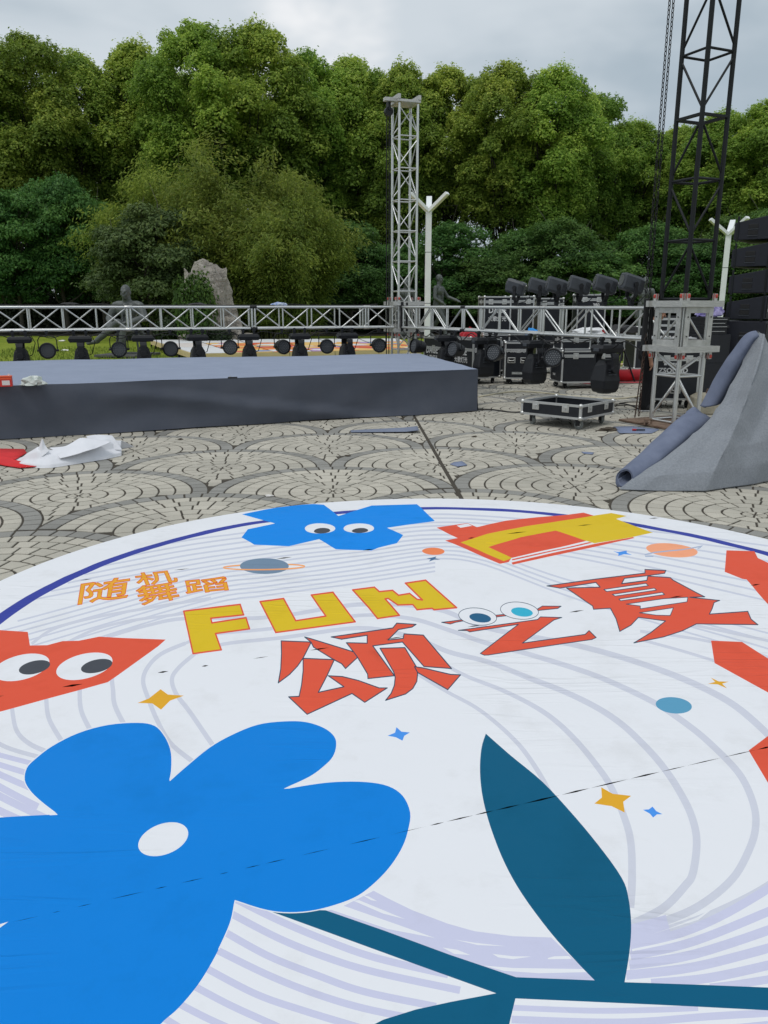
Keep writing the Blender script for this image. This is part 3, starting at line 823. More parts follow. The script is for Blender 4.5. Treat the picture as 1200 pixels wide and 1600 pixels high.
# ---- stars, dots, red frame pieces
art('sky', fl((1038, 93), (1058, 85), (1062, 70), (1075, 82), (1098, 84), (1083, 93), (1078, 106), (1060, 97)))
z5 = lambda *p: Z(800, 1080, 3.0, p)
art('gold', z5((417, 467), (470, 497), (557, 507), (520, 535), (527, 585), (465, 555), (385, 543), (420, 515)))
art('sky', z5((612, 572), (640, 570), (657, 557), (675, 578), (703, 592), (678, 593), (660, 608), (645, 590)))
art('steel', Z(800, 1080, 3.0, ellipse(757, 80, 85, 38, 6)))
art('gold', zp((385, 918), (425, 908), (400, 883), (445, 905), (503, 907), (465, 918), (492, 945), (440, 922)))
art('red', zp((490, 157), (648, 163), (668, 200), (800, 260), (950, 330), (950, 700), (730, 470), (605, 322), (580, 318), (480, 278)))
art('red', zp((402, 672), (578, 680), (727, 775), (900, 880), (1000, 960), (1000, 1130), (727, 970), (422, 800)))
art('red', zp((615, 1300), (727, 1215), (900, 1090), (950, 1200), (950, 1900), (900, 1810), (727, 1490)))

# ---- seams: straight joints between the printed widths
SEAMS = [((0, 1452), (1200, 1172)), ((0, 1092), (1200, 914)), ((0, 924), (1200, 792))]
SLITS = []
srng = random.Random(3)
for si, (a, b) in enumerate(SEAMS):
    x = -20.0
    while x < 1220:
        L = srng.uniform(12, 60) if si == 0 else srng.uniform(10, 34)
        gap = (srng.uniform(4, 30) if x < 640 else srng.uniform(0.5, 4)) if si == 0 else srng.uniform(40, 190)
        dens = 1.0 if si else (0.55 if x < 640 else 1.2)
        t0, t1 = x / 1200, (x + L) / 1200
        yy = lambda t: a[1] + (b[1] - a[1]) * t
        w = (srng.uniform(.9, 2.0) * dens) if si == 0 else srng.uniform(0.9, 1.8)
        if si == 1 and 60 < x < 330: w *= 1.5
        SLITS.append([(t0 * 1200, yy(t0)), ((t0 + t1) * 600, yy((t0 + t1) / 2) - w * .6), (t1 * 1200, yy(t1)), ((t0 + t1) * 600, yy((t0 + t1) / 2) + w * .6)])
        x += L + gap

def to_ground(l): return [tuple(G(x, min(y, 1990)).xy) for x, y in l]
LAYERS = []
for it in ART:
    if it == 'RING': LAYERS.append((VNAMES.index('ring'), [[tuple(p) for p in l] for l in RING[1]]))
    else: LAYERS.append((VNAMES.index(it[0]), [to_ground(l) for l in it[1]]))
SLG = [to_ground(l) for l in SLITS]
SEG = []
for a, b in SEAMS:
    A, B = G(*a).xy, G(*b).xy; d = (B - A).normalized()
    SEG.append((A - d * 4, d))

def build_banner():
    vs, es = [], []
    def add_loop(l, closed=True):
        k = len(vs); vs.extend(Vector(p) for p in l); n = len(l)
        es.extend((k + i, k + (i + 1) % n) for i in range(n if closed else n - 1))
    NB = 220
    edge = [(BAN_C[0] + BAN_R * math.cos(2 * PI * i / NB), BAN_C[1] + BAN_R * math.sin(2 * PI * i / NB)) for i in range(NB)]
    add_loop(edge)
    def near(l): return any((p[0] - BAN_C[0]) ** 2 + (p[1] - BAN_C[1]) ** 2 < (BAN_R + .6) ** 2 for p in l)
    for c, ls in LAYERS:
        for l in ls:
            if near(l): add_loop(l)
    for l in SLG: add_loop(l)
    for A, d in SEG: add_loop([tuple(A), tuple(A + d * 12)], False)
    g = 0.065
    nx = int(BAN_R / g) + 1
    for i in range(-nx, nx + 1):
        for j in range(-nx, nx + 1):
            x, y = BAN_C[0] + (i + .31 * (j % 2)) * g, BAN_C[1] + j * g
            if math.hypot(x - BAN_C[0], y - BAN_C[1]) < BAN_R - 0.03: vs.append(Vector((x, y)))
    V, _, F, _, _, _ = geometry.delaunay_2d_cdt(vs, es, [], 0, 2e-5)
    V = np.array([tuple(v) for v in V]); F = np.array(F)
    C = V[F].mean(axis=1)
    def inside(loops, P):
        c = np.zeros(len(P), bool)
        for l in loops:
            A = np.array(l); B = np.roll(A, -1, 0)
            lo, hi = A.min(0), A.max(0)
            s = np.where((P[:, 0] >= lo[0]) & (P[:, 0] <= hi[0]) & (P[:, 1] >= lo[1]) & (P[:, 1] <= hi[1]))[0]
            if not len(s): continue
            Q = P[s]; k = np.zeros(len(s), bool)
            for (x1, y1), (x2, y2) in zip(A, B):
                if y1 == y2: continue
                m = ((y1 > Q[:, 1]) != (y2 > Q[:, 1])) & (Q[:, 0] < (x2 - x1) * (Q[:, 1] - y1) / (y2 - y1) + x1)
                k ^= m
            c[s] ^= k
        return c
    col = np.zeros(len(F), int)
    for c, ls in LAYERS: col[inside(ls, C)] = c
    keep = np.hypot(C[:, 0] - BAN_C[0], C[:, 1] - BAN_C[1]) < BAN_R * 0.9999
    for l in SLG: keep &= ~inside([l], C)
    side = np.zeros(len(F), int)
    for A, d in SEG:
        side += ((C[:, 0] - A.x) * -d.y + (C[:, 1] - A.y) * d.x > 0).astype(int)
    root = thing('printed_banner', 'large round white vinyl banner printed with blue flower, eyes and orange lettering', 'banner', (BAN_C[0], BAN_C[1], 0))
    Zc = []
    for x, y in V:
        r = math.hypot(x - BAN_C[0], y - BAN_C[1]) / BAN_R
        fl_ = max(0.0, min(1.0, (1.0 - r) * 14))
        z = 0.007 + 0.006 * fl_
        far_ = min(1.0, max(0.25, (y - 3.2) / 2.5))
        z += fl_ * far_ * (0.008 * noise.noise((x * 1.1, y * 3.2 - x * .5, 0)) + 0.004 * noise.noise((x * 2.6 + y, y * 7.0, 4)))
        Zc.append(z)
    V3 = np.column_stack([V[:, 0] - BAN_C[0], V[:, 1] - BAN_C[1], np.array(Zc)])
    for s in range(len(SEG) + 1):
        idx = np.where(keep & (side == s))[0]
        if not len(idx): continue
        used = np.unique(F[idx]); remap = -np.ones(len(V), int); remap[used] = np.arange(len(used))
        me = bpy.data.meshes.new('vinyl_panel')
        me.from_pydata(V3[used].tolist(), [], remap[F[idx]].tolist())
        for m in VM: me.materials.append(m)
        me.polygons.foreach_set('material_index', col[idx].tolist())
        me.polygons.foreach_set('use_smooth', [True] * len(idx))
        me.update()
        link('vinyl_panel', me, root)
build_banner()
# ================================================================== VEGETATION is far behind; first the STAGE and the RIGGING
def felt(name, c1, c2, sheen=0.0, scale=70, spec=0.15):
    m = pmat(name, c1, 0.95, 0, col2=c2, scale=2.6, bump=0.5, bscale=scale * 4, sheen=sheen, spec=spec, detail=12, rvar=0, bdist=0.002)
    return m
M_STAGE_TOP = felt('stage_carpet', lin(132, 142, 162), lin(140, 150, 170), sheen=0.05)
M_SKIRT_SHADED = felt('stage_carpet_shaded', lin(80, 85, 96), lin(88, 92, 102))  # same carpet as the top, the sides' shade put into a darker colour
ST_H = 0.655
FRc = G(745, 643).xy; FRc = Vector((FRc.x, FRc.y))
BRc = G(655, 552, ST_H).xy
FD = Vector((math.cos(R(23.6)), math.sin(R(23.6)))); BD = Vector((math.cos(R(17.2)), math.sin(R(17.2))))
FLc = FRc - FD * 11.5; BLc = BRc - BD * 11.5
stage = thing('stage', 'low dark blue grey carpeted stage platform on the paving', 'stage', (FRc.x, FRc.y, 0))
def lp(p): return Vector((p.x - FRc.x, p.y - FRc.y))
def wav(x, s): return noise.noise((x * 0.9, s, 0.3))
# top: three carpet widths laid side by side, edges lapping
widths = (0.0, .36, .70, 1.0)
for w_i in range(3):
    mb = MB(); NX, NY = 70, 8; t0, t1 = widths[w_i], widths[w_i + 1]
    for j in range(NY + 1):
        for i in range(NX + 1):
            s, t = i / NX, t0 + (t1 - t0) * j / NY + (.012 if (j == NY and w_i < 2) else 0)
            t += .004 * noise.noise((s * 9, w_i, 0)) if j in (0, NY) and 0 < t < 1 else 0
            p = lp(FLc.lerp(FRc, s)).lerp(lp(BLc.lerp(BRc, s)), min(1, t))
            z = ST_H + .012 * noise.noise((p.x * .8, p.y * 1.6, 0)) + .004 * noise.noise((p.x * 3.1, p.y * 2.6, 5)) - (0.006 if t in (0, 1) or i == NX else 0) + .005 * (j == NY and w_i < 2)
            mb.v.append((p.x, p.y, z + .003 * (w_i % 2)))
    for j in range(NY):
        for i in range(NX):
            a = j * (NX + 1) + i; mb.f.append((a, a + 1, a + NX + 2, a + NX + 1)); mb.m.append(0)
    mb.build('carpet_width', M_STAGE_TOP, stage, smooth=True, angle=80)
# front skirt with loose folds, bottom edge off the ground here and there
def skirt(name, A, B, out, n, seed, amp):
    mb = MB(); rows = 10
    for j in range(rows + 1):
        t = j / rows
        for i in range(n + 1):
            s = i / n; p = lp(A.lerp(B, s)); x = (B - A).length * s
            fold = amp * (noise.noise((x * 0.55, t * 1.3 + x * .12, seed)) + 0.5 * noise.noise((x * 1.7 + t * 1.1, t * 1.7, seed + 3)))
            # the long diagonal slump of the cloth
            q_ = x - (5.6 + 4.2 * t); k = (.055 * math.exp(-(q_ / .9) ** 2) if q_ < 0 else .055 * math.exp(-(q_ / .22) ** 2)) * min(1, 3 * t)
            q2 = x - (1.2 + 2.2 * t); k += (.035 * math.exp(-(q2 / .7) ** 2) if q2 < 0 else .035 * math.exp(-(q2 / .2) ** 2)) * min(1, 3 * t)
            o = (fold * (0.15 + t) + k + 0.012 * t)
            z = (ST_H - 0.004) * (1 - t) + 0.012 * t * (1 + noise.noise((x * .8, 3, seed)))
            mb.v.append((p.x + out.x * o, p.y + out.y * o, z))
    for j in range(rows):
        for i in range(n):
            a = j * (n + 1) + i; mb.f.append((a, a + n + 1, a + n + 2, a + 1)); mb.m.append(0)
    return mb.build(name, M_SKIRT_SHADED, stage, smooth=True, angle=80)
fo = Vector((FD.y, -FD.x)); so = Vector(((BRc - FRc).y, -(BRc - FRc).x)).normalized()
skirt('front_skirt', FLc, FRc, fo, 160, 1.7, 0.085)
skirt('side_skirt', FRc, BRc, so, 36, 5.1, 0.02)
# inner deck and legs that carry the carpet
mb = MB()
q = [lp(FLc) - lp(FLc).normalized() * .1, lp(FRc) + (lp(BLc) - lp(FRc)).normalized() * .12, lp(BRc) + (lp(FLc) - lp(BRc)).normalized() * .12, lp(BLc)]
mb.prism([(p.x, p.y) for p in q], 0.50, ST_H - 0.03)
mb.build('deck', pmat('deck_plywood', (0.25, 0.18, 0.11), 0.8), stage)
for k in range(6):
    for a, b in ((FLc, FRc), (BLc, BRc)):
        p = lp(a.lerp(b, 0.12 + k * 0.165)); p = p + (lp(FLc.lerp(BRc, .5)) - p).normalized() * 0.35
        slab('deck_leg', (p.x, p.y, 0.25), (0.05, 0.05, 0.5), M_ALU, stage)

# ---- things lying on the stage
def on_stage(px, py): return G(px, py, ST_H)
p = on_stage(3, 604)
box = thing('drink_carton', 'small red and white printed carton at the near edge of the stage', 'carton', (p.x, p.y, ST_H + 0.002), R(18))
M_CARTRED = pmat('carton_red', lin(200, 52, 48), 0.5); M_CARTOR = pmat('carton_orange', lin(222, 92, 50), 0.5); M_CARTW = pmat('carton_white', (.7, .68, .66), .5)
mb = MB(); mb.box((0, 0, 0.055), (0.24, 0.10, 0.11)); mb.build('carton_body', M_CARTRED, box, bevel=0.004)
slab('label_panel', (0.055, -0.0515, 0.045), (0.085, 0.002, 0.055), M_CARTW, box)
slab('lid', (0, 0, 0.118), (0.244, 0.104, 0.014), M_CARTOR, box)
slab('printed_band', (-0.0, -0.0515, 0.095), (0.236, 0.0015, 0.018), M_CARTOR, box)
mb = MB(); mb.tube((0.09, 0, 0.125), (0.09, 0, 0.145), 0.012, n=10); mb.build('cap', M_CARTW, box)
p = on_stage(49, 602)
M_BAG = pmat('thin_plastic', (0.62, 0.70, 0.64), 0.35, col2=(0.75, 0.78, 0.76), scale=12, trans=0.25, spec=0.5)
def crumple(name, mat, parent, dims, seed, amp=0.4, loc=(0, 0, 0), sub=3, flat=True):
    bm = bmesh.new(); bmesh.ops.create_icosphere(bm, subdivisions=sub, radius=1)
    for v in bm.verts:
        d = v.co.normalized()
        k = 1 + amp * noise.noise(d * 1.9 + Vector((seed, 0, 0))) + amp * .55 * noise.noise(d * 4.5 + Vector((0, seed, 0)))
        c = d * k
        z = c.z * dims[2]
        if flat: z = max(z, -0.12 * dims[2])
        v.co = Vector((c.x * dims[0], c.y * dims[1], z + (0.12 * dims[2] if flat else 0)))
    me = bpy.data.meshes.new(name); bm.to_mesh(me); bm.free(); me.materials.append(mat)
    return link(name, me, parent, loc)
bag = crumple('plastic_bag', M_BAG, None, (0.15, 0.09, 0.09), 3.1, 0.6, (p.x, p.y, ST_H + 0.004), 3)
tag(bag, 'crumpled pale green translucent plastic bag lying on the stage', 'plastic bag')
p = on_stage(362, 592)
clip = thing('cable_clip', 'tiny black clamp lying on the stage carpet', 'clamp', (p.x, p.y, ST_H + 0.004), R(10))
mb = MB(); mb.box((0, 0, 0.012), (0.10, 0.03, 0.02)); mb.tube((0.05, 0, .012), (.075, 0, .012), .012); mb.build('jaw', M_BLACK, clip, bevel=.004)
mb = MB(); mb.tube((-0.02, 0, 0.02), (-.02, 0, 0.035), .007); mb.build('screw', M_STEELFIT, clip)

# ---- box trusses
ZB, ZT = 1.145, 1.565
M_T = Vector((0.43, 17.75))          # middle lifting tower
T_T = Vector((4.05, 11.05))          # right lifting tower
TL_ANG = R(18.5)
def truss(name, label, p0, p1, w=0.40, bay=0.6):
    d = (p1 - p0); L = d.length
    o = thing(name, label, 'truss', (p0.x, p0.y, 0), math.atan2(d.y, d.x))
    r = 0.025; rb = 0.0135
    n = int(round(L / bay)); b = L / n
    for y in (-w / 2, w / 2):
        for z in (ZB, ZT):
            k = 0
            while k < n:                                # the truss is bolted from sections
                e = min(n, k + 4)
                bar('chord', (k * b, y, z), (e * b, y, z), r, M_ALU, o, 12)
                k = e
    for k in range(n + 1):
        x = k * b
        dbl = (k % 4 == 0 and 0 < k < n)
        for xx in ((x - 0.03, x + 0.03) if dbl else (min(max(x, 0.03), L - 0.03),)):
            for y in (-w / 2, w / 2): bar('upright', (xx, y, ZB), (xx, y, ZT), rb * (1.5 if dbl else 1.1), M_ALU, o, 8)
            for z in (ZB, ZT): bar('cross_brace', (xx, -w / 2, z), (xx, w / 2, z), rb, M_ALU, o, 8)
        if k < n:
            f = k % 2
            bar('diagonal', (x + .03, -w / 2, ZB if f else ZT), (x + b - .03, -w / 2, ZT if f else ZB), rb, M_ALU, o, 8)
            bar('diagonal', (x + .03, w / 2, ZT if f else ZB), (x + b - .03, w / 2, ZB if f else ZT), rb, M_ALU, o, 8)
        if dbl:
            for y in (-w / 2, w / 2):
                for z in (ZB, ZT): bar('coupler', (x - .07, y, z), (x + .07, y, z), r * 1.25, M_CABLE if (k // 4) % 2 else M_STEELFIT, o, 12)
    return o
LD = Vector((-math.cos(TL_ANG), -math.sin(TL_ANG)))
L0 = M_T + LD * 0.30; L1 = M_T + LD * 10.5
truss_l = truss('lighting_truss', 'long silver box truss running behind the stage to the middle tower', L1, L0)
RD = (T_T - M_T).normalized()
R0 = M_T + RD * 0.30; R1 = T_T - RD * 0.40
truss_r = truss('lighting_truss', 'silver box truss reaching from the middle tower to the right tower', R0, R1)

# ---- lifting towers
def tower(root, side, z0, z1, bay, mat, rl, rb, faces=(0, 1, 2, 3)):
    h = side / 2; cs = [(-h, -h), (h, -h), (h, h), (-h, h)]
    z = z0
    while z < z1 - 0.05:
        e = min(z1, z + 2.5)
        for x, y in cs: bar('leg', (x, y, z), (x, y, e), rl, mat, root, 12)
        z = e
    k = 0; z = z0
    while z < z1 - 0.1:
        for i in range(4):
            a, b = cs[i], cs[(i + 1) % 4]
            bar('rung', (*a, z), (*b, z), rb, mat, root, 8)
            e = min(z + bay, z1)
            if e - z > 0.3 and i in faces:
                m0, m1 = (z + 0.06, e - 0.06)
                if (k + i) % 2: bar('diagonal', (*a, m0), (*b, m1), rb * .9, mat, root, 8)
                else: bar('diagonal', (*b, m0), (*a, m1), rb * .9, mat, root, 8)
        z += bay; k += 1
def sleeve(root, side, z0, z1):
    """the sliding block: four window plates, collars and red rollers"""
    h = side / 2
    for i in range(4):
        M = Matrix.Rotation(i * PI / 2, 4, 'Z')
        rz = (0, 0, i * PI / 2)
        t = 0.012; w = side - 0.12; H = z1 - z0 - 0.16; zc = (z0 + z1) / 2
        mb = MB()
        for s in (-1, 1):
            mb.box((s * (w / 2 - .04), -h + .02, zc), (.08, t, H), M)
            mb.box((0, -h + .02, zc + s * (H / 2 - .04)), (w - .16, t, .08), M)
        mb.build('window_plate', M_ALU_FLAT, root, bevel=.003)
        for s in (-1, 1):
            for e in (-1, 1):
                c = M @ Vector((s * (w / 2 - .04), -h + .011, zc + e * (H / 2 - .13)))
                d = M @ Vector((0, -0.006, 0))
                bar('bolt', c, c + d, .009, M_CABLE, root, 8)
        for zz in (z0 + .04, z1 - .04):
            off = 0.003 * (i % 2)
            c = M @ Vector((0, -h - .006 - off, zz))
            slab('collar', c, (side + (.14 if i % 2 == 0 else .0), .05, .08), M_ALU_FLAT, root, rz)
        for s in (-1, 1):
            for zz, dz in ((z1, 1), (z0, -1)):
                c = M @ Vector((s * (h - .06), -h - .0, zz + dz * .045))
                mb = MB(); mb.box((0, -0.0, 0), (.045, .012, .09)); mb.box((0, .03, 0), (.045, .012, .09))
                br = mb.build('roller_bracket', M_ALU_FLAT, root, loc=c, rot=rz)
                mb = MB(); mb.tube((-.016, .015, dz * .012), (.016, .015, dz * .012), .034, n=14)
                mb.build('roller', M_REDROLL, br, smooth=True)

mid = thing('lifting_tower', 'slim silver lattice lifting tower standing behind the stage corner', 'truss tower', (M_T.x, M_T.y, 0), R(20))
tower(mid, 0.40, 0.06, 5.54, 0.61, M_ALU, 0.026, 0.0135)
sleeve(mid, 0.56, 1.04, 1.68)
mb = MB(); mb.box((0, 0, 5.58), (0.50, 0.50, 0.05)); mb.box((-0.22, 0, 5.65), (.06, .52, .09)); mb.box((.22, 0, 5.65), (.06, .52, .09)); mb.box((-.36, -.1, 5.60), (.26, .12, .07))
mb.build('head_frame', M_ALU_FLAT, mid, bevel=.006)
mb = MB(); mb.tube((-.36, -.05, 5.40), (-.36, .05, 5.40), .085, n=20); mb.box((-.36, 0, 5.50), (.05, .14, .16))
mb.build('pulley', M_BLACK, mid, smooth=True)
for dx in (-.40, -.345): bar('lifting_chain', (dx, 0.0, 0.5), (dx, 0.0, 5.38), 0.011, M_CABLE, mid, 6)
mb = MB(); mb.box((0, 0, .03), (.95, .95, .05)); mb.build('base_plate', M_RUST, mid, bevel=.006)
for sx, sy in ((1, 1), (1, -1), (-1, 1), (-1, -1)):
    bar('outrigger', (sx * .2, sy * .2, .08), (sx * .72, sy * .72, .08), .03, M_ALU, mid)
mb = MB(); mb.box((-.16, -.30, 1.36), (.07, .04, .62)); mb.box((-.05, -.30, 1.36), (.05, .04, .6)); mb.build('cable_bundle', M_CABLE, mid, bevel=.012)

rt = thing('lifting_tower', 'tall black steel lattice tower rising from a silver sleeve block', 'truss tower', (T_T.x, T_T.y, 0), R(24.4))
tower(rt, 0.43, 0.05, 1.02, 0.62, M_ALU, 0.030, 0.016)
tower(rt, 0.43, 1.02, 1.60, 0.62, M_ALU, 0.026, 0.014)
tower(rt, 0.43, 1.68, 7.6, 0.74, M_BLACK_STEEL, 0.030, 0.0165, (0, 3))
for zz in (3.16, 4.64): 
    for i in range(4):
        M = Matrix.Rotation(i * PI / 2, 4, 'Z')
        slab('joint_plate', M @ Vector((0, -.215, zz + .74)), (.43, .05, .03 + .002 * (i % 2)), M_BLACK_STEEL, rt, (0, 0, i * PI / 2))
sleeve(rt, 0.60, 0.99, 1.66)
mb = MB(); mb.box((0, 0, .018), (1.08, 1.02, .025)); mb.build('base_plate', M_RUST, rt, bevel=.004)
M_HAZ = pmat('yellow_hazard_paint', lin(196, 168, 60), .7, var=.2)
for k in range(6): slab('hazard_stripe', (-.45 + k * .18, -.505, .0185), (.085, .016, .029), M_HAZ if k % 2 else M_CABLE, rt)
mb = MB(); mb.sweep([(-.62, -.1, .03), (-.62, -.1, .10), (-.50, -.1, .10), (-.50, -.1, .03)], .014, 6); mb.sweep([(-.66, 0, .05), (-.58, -.06, .06), (-.5, -.02, .05)], .022, 6)
mb.build('shackle', M_RUST, rt, smooth=True)
slab('note_sheet', (.235, -.20, 2.95), (.004, .06, .22), M_CARTW, rt)
# hoist chain: real links
def chain(root, x, y, z0, z1, step=0.052, name='hoist_chain', r=0.0062, mat=M_CABLE):
    mb = MB(); k = 0; z = z0
    while z < z1:
        M = Matrix.Translation((x, y, z)) @ Matrix.Rotation(PI / 2 * (k % 2) + .5, 4, 'Z')
        pts = [M @ Vector((.016 * math.cos(a) , 0, .021 * math.sin(a) + (.008 if math.sin(a) > 0 else -.008))) for a in [2 * PI * i / 8 for i in range(8)]]
        mb.sweep(pts + [pts[0]], r, 5, False); k += 1; z += step
    o = mb.build(name, mat, root); return o
ch_root = thing('chain_hoist', 'black hoist chain hanging in two falls beside the black tower', 'chain', (3.60, 11.30, 0))
o = chain(ch_root, 0.0, 0, 1.75, 7.4); o2 = chain(ch_root, 0.055, 0.02, 1.0, 7.4)
M_CHAINRUST = pmat('rusty_chain', lin(78, 62, 54), .7, .3, var=.3, scale=30)
chain(ch_root, 0.03, -.02, 0.10, 1.2, name='lower_chain', mat=M_CHAINRUST)
bar('hanging_rope', (-.02, 0, .05), (.03, 0, 1.0), .009, M_CHAINRUST, ch_root, 6)
mb = MB(); mb.box((.02, 0, 1.36), (.07, .06, .66)); mb.box((.10, .01, 1.34), (.05, .05, .60)); mb.build('hoist_strap', M_CABLE, ch_root, bevel=.015)
mb = MB(); mb.sweep([(.02, 0, 1.05), (.0, 0, .95), (.04, 0, .88), (.07, 0, .95), (.05, 0, 1.02)], .016, 6); mb.build('hook', M_BLACK, ch_root, smooth=True)

# ---- lamps hung from the trusses
def make_moving_head():
    """hanging head: clamps, base, yoke, tapered head with handle"""
    o = thing('moving_head_light', 'black moving head', 'stage light')
    for s in (-1, 1):
        mb = MB(); mb.box((s * .11, 0, -.045), (.05, .035, .10)); mb.tube((s * .11, -.03, 0), (s * .11, .03, 0), .036, n=12)
        mb.build('clamp', M_BLACK, o, bevel=.004)
    mb = MB(); mb.frustum(-.08, -.13, (.36, .24), (.42, .28)); mb.frustum(-.13, -.20, (.42, .28), (.38, .26)); mb.build('base', M_BLACK, o, weld=True, bevel=.01)
    for s in (-1, 1):
        mb = MB(); mb.box((s * .205, 0, -.15), (.02, .12, .05)); mb.build('carry_handle', M_DARKGREY, o, bevel=.006)
    for s in (-1, 1):
        mb = MB(); mb.frustum(-.20, -.27, (.13, .05), (.115, .05), (0, s * .16), (0, s * .19)); mb.frustum(-.27, -.46, (.115, .05), (.10, .05), (0, s * .19), (0, s * .19))
        mb.tube((0, s * .165, -.43), (0, s * .22, -.43), .06, n=16); mb.build('yoke_arm', M_BLACK, o, bevel=.006)
    mb = MB()
    mb.frustum(-.30, -.36, (.15, .16), (.22, .24)); mb.frustum(-.36, -.60, (.22, .24), (.31, .32)); mb.frustum(-.60, -.72, (.31, .32), (.29, .30)); mb.frustum(-.72, -.78, (.29, .30), (.24, .25))
    h = mb.build('head', M_BLACK, o, weld=True, bevel=.016)
    mb = MB(); mb.tube((0, 0, -.775), (0, 0, -.795), .105, n=24); mb.build('lens', M_LENS, h, smooth=True)
    for k in range(3): slab('cooling_fin', (0, -.152 - .006 * 0, -.44 - k * .035), (.14, .02, .014), M_DARKGREY, h, (R(-9), 0, 0))
    mb = MB(); mb.sweep([(.13, .0, -.1), (.2, .02, -.06), (.26, .03, -.2), (.19, .05, -.42), (.1, .1, -.46)], .008, 6); mb.build('power_lead', M_CABLE, o, smooth=True)
    return o
def make_par():
    o = thing('par_can_light', 'round black par can', 'stage light')
    mb = MB(); mb.box((0, 0, -.03), (.03, .05, .10)); mb.tube((0, -.02, 0), (0, .02, 0), .036, n=12); mb.build('clamp', M_BLACK, o, bevel=.003)
    mb = MB(); mb.sweep([(-.165, 0, -.34), (-.168, 0, -.15), (-.13, 0, -.085), (0, 0, -.075), (.13, 0, -.085), (.168, 0, -.15), (.165, 0, -.34)], .010, 6); mb.build('bracket', M_BLACK, o, smooth=True)
    head = thing('can', None, None); head.parent = o; head.location = (0, 0, -.34)
    return o, head
M_LED = pmat('led_lens', (0.20, 0.21, 0.22), 0.2, 0.0, var=.3)
def fill_par(head):
    Mx = Matrix.Rotation(PI / 2, 4, 'X')              # axis along -Y, the lens faces the camera
    mb = MB(); mb.lathe([(.05, -.20), (.10, -.17), (.125, -.10), (.135, 0.0), (.15, .03), (.15, .10), (.135, .105), (.132, .07), (.05, .07)], 24, Mx)
    c = mb.build('can_body', M_BLACK, head, smooth=True, angle=30)
    mb = MB(); mb.tube((0, -.072, 0), (0, -.076, 0), .128, n=24); mb.build('face_plate', M_DARKGREY, head)
    mb = MB()
    for rr_, n in ((.0, 1), (.035, 6), (.07, 12), (.105, 18)):
        for i in range(n):
            a = 2 * PI * i / n; x, z = rr_ * math.cos(a), rr_ * math.sin(a)
            mb.tube((x, -.075, z), (x, -.083, z), .010, .007, n=6)
    l = mb.build('led_array', M_LED, head); l['kind'] = 'stuff'
    for s in (-1, 1): bar('locking_knob', (s * .14, 0, 0), (s * .19, 0, 0), .022, M_BLACK, head, 10)
mh_proto = make_moving_head()
par_proto, par_head = make_par()
par_proto_mesh = MB()
fill_par(par_head)
# the turned can is one part with its lens: collapse the empty into a body that carries the pieces
for ch_ in list(par_head.children):
    if ch_.name.startswith('can_body'): body_ = ch_
body_.parent = par_proto; body_.location = (0, 0, -.34)
for ch_ in list(par_head.children): ch_.parent = body_
bpy.data.objects.remove(par_head)

ORD = ['first', 'second', 'third', 'fourth', 'fifth', 'sixth', 'seventh', 'eighth']
used = {'mh': False, 'par': False}
def put_lamp(kind, loc, rz, label, group, tilt=None, body_rot=None):
    proto = mh_proto if kind == 'mh' else par_proto
    o = proto if not used[kind] else copy_tree(proto)
    used[kind] = True
    o.location = loc; o.rotation_euler = (0, 0, rz); tag(o, label, 'stage light', group)
    if body_rot:
        for c in o.children:
            if c.name.startswith('can_body') : c.rotation_euler = body_rot
    return o
u_l = (L0 - L1).normalized(); nl = Vector((u_l.y, -u_l.x))
prng = random.Random(9)
LINE0 = L1 + nl * 0.20
for k, px in enumerate((29, 124, 222, 307, 388, 467.5, 542)):
    t = on_line(px, LINE0, u_l, ZB)
    p = LINE0 + u_l * t
    nm = ['leftmost black moving head light hanging under the long truss above the stage'] + ['%s black moving head light from the left under the long truss' % ORD[i] for i in range(1, 7)]
    put_lamp('mh', (p.x, p.y, ZB - .028), TL_ANG + R(prng.uniform(-4, 4)), nm[k], 'lights under the long truss')
for k, px in enumerate((72, 184, 265, 358, 440, 510, 591)):
    t = on_line(px, LINE0, u_l, ZB)
    p = LINE0 + u_l * t
    nm = ['leftmost round black par can light hanging under the long truss'] + ['%s round black par can light from the left under the long truss' % ORD[i] for i in range(1, 7)]
    put_lamp('par', (p.x, p.y, ZB - .03), TL_ANG + R(prng.uniform(-9, 9)), nm[k], 'lights under the long truss', body_rot=(R(prng.uniform(-6, 10)), 0, R(prng.uniform(-10, 10))))
u_r = (R1 - R0).normalized(); nr = Vector((u_r.y, -u_r.x))       # nr points to the camera's left side of the truss
if nr.x > 0: nr = -nr
LR0 = R0 + nr * 0.20
for k, (px, nm) in enumerate(((697, 'black moving head light under the right truss in front of the lettered cases'), (757, 'second black moving head light under the right truss beside the lettered cases'), (838, 'black moving head light under the right truss left of the long black trunk'), (950, 'nearest black moving head light hanging lowest under the end of the right truss'))):
    t = on_line(px, LR0, u_r, ZB); p = LR0 + u_r * t
    put_lamp('mh', (p.x, p.y, ZB - .028), math.atan2(u_r.y, u_r.x) + R(70 + 6 * k), nm, 'lights under the right truss')
for k, (px, ang, nm) in enumerate(((652, -62, 'small par can light turned sideways beside the middle tower'), (712, -50, 'par can light seen edge on before the lettered cases'), (775, -38, 'par can light turned away left of the numbered case'), (866, -14, 'large par can light with open yoke before the black trunk'))):
    t = on_line(px, LR0, u_r, ZB); p = LR0 + u_r * t
    put_lamp('par', (p.x, p.y, ZB - .03), R(ang), nm, 'lights under the right truss', body_rot=(R(-8), 0, 0))

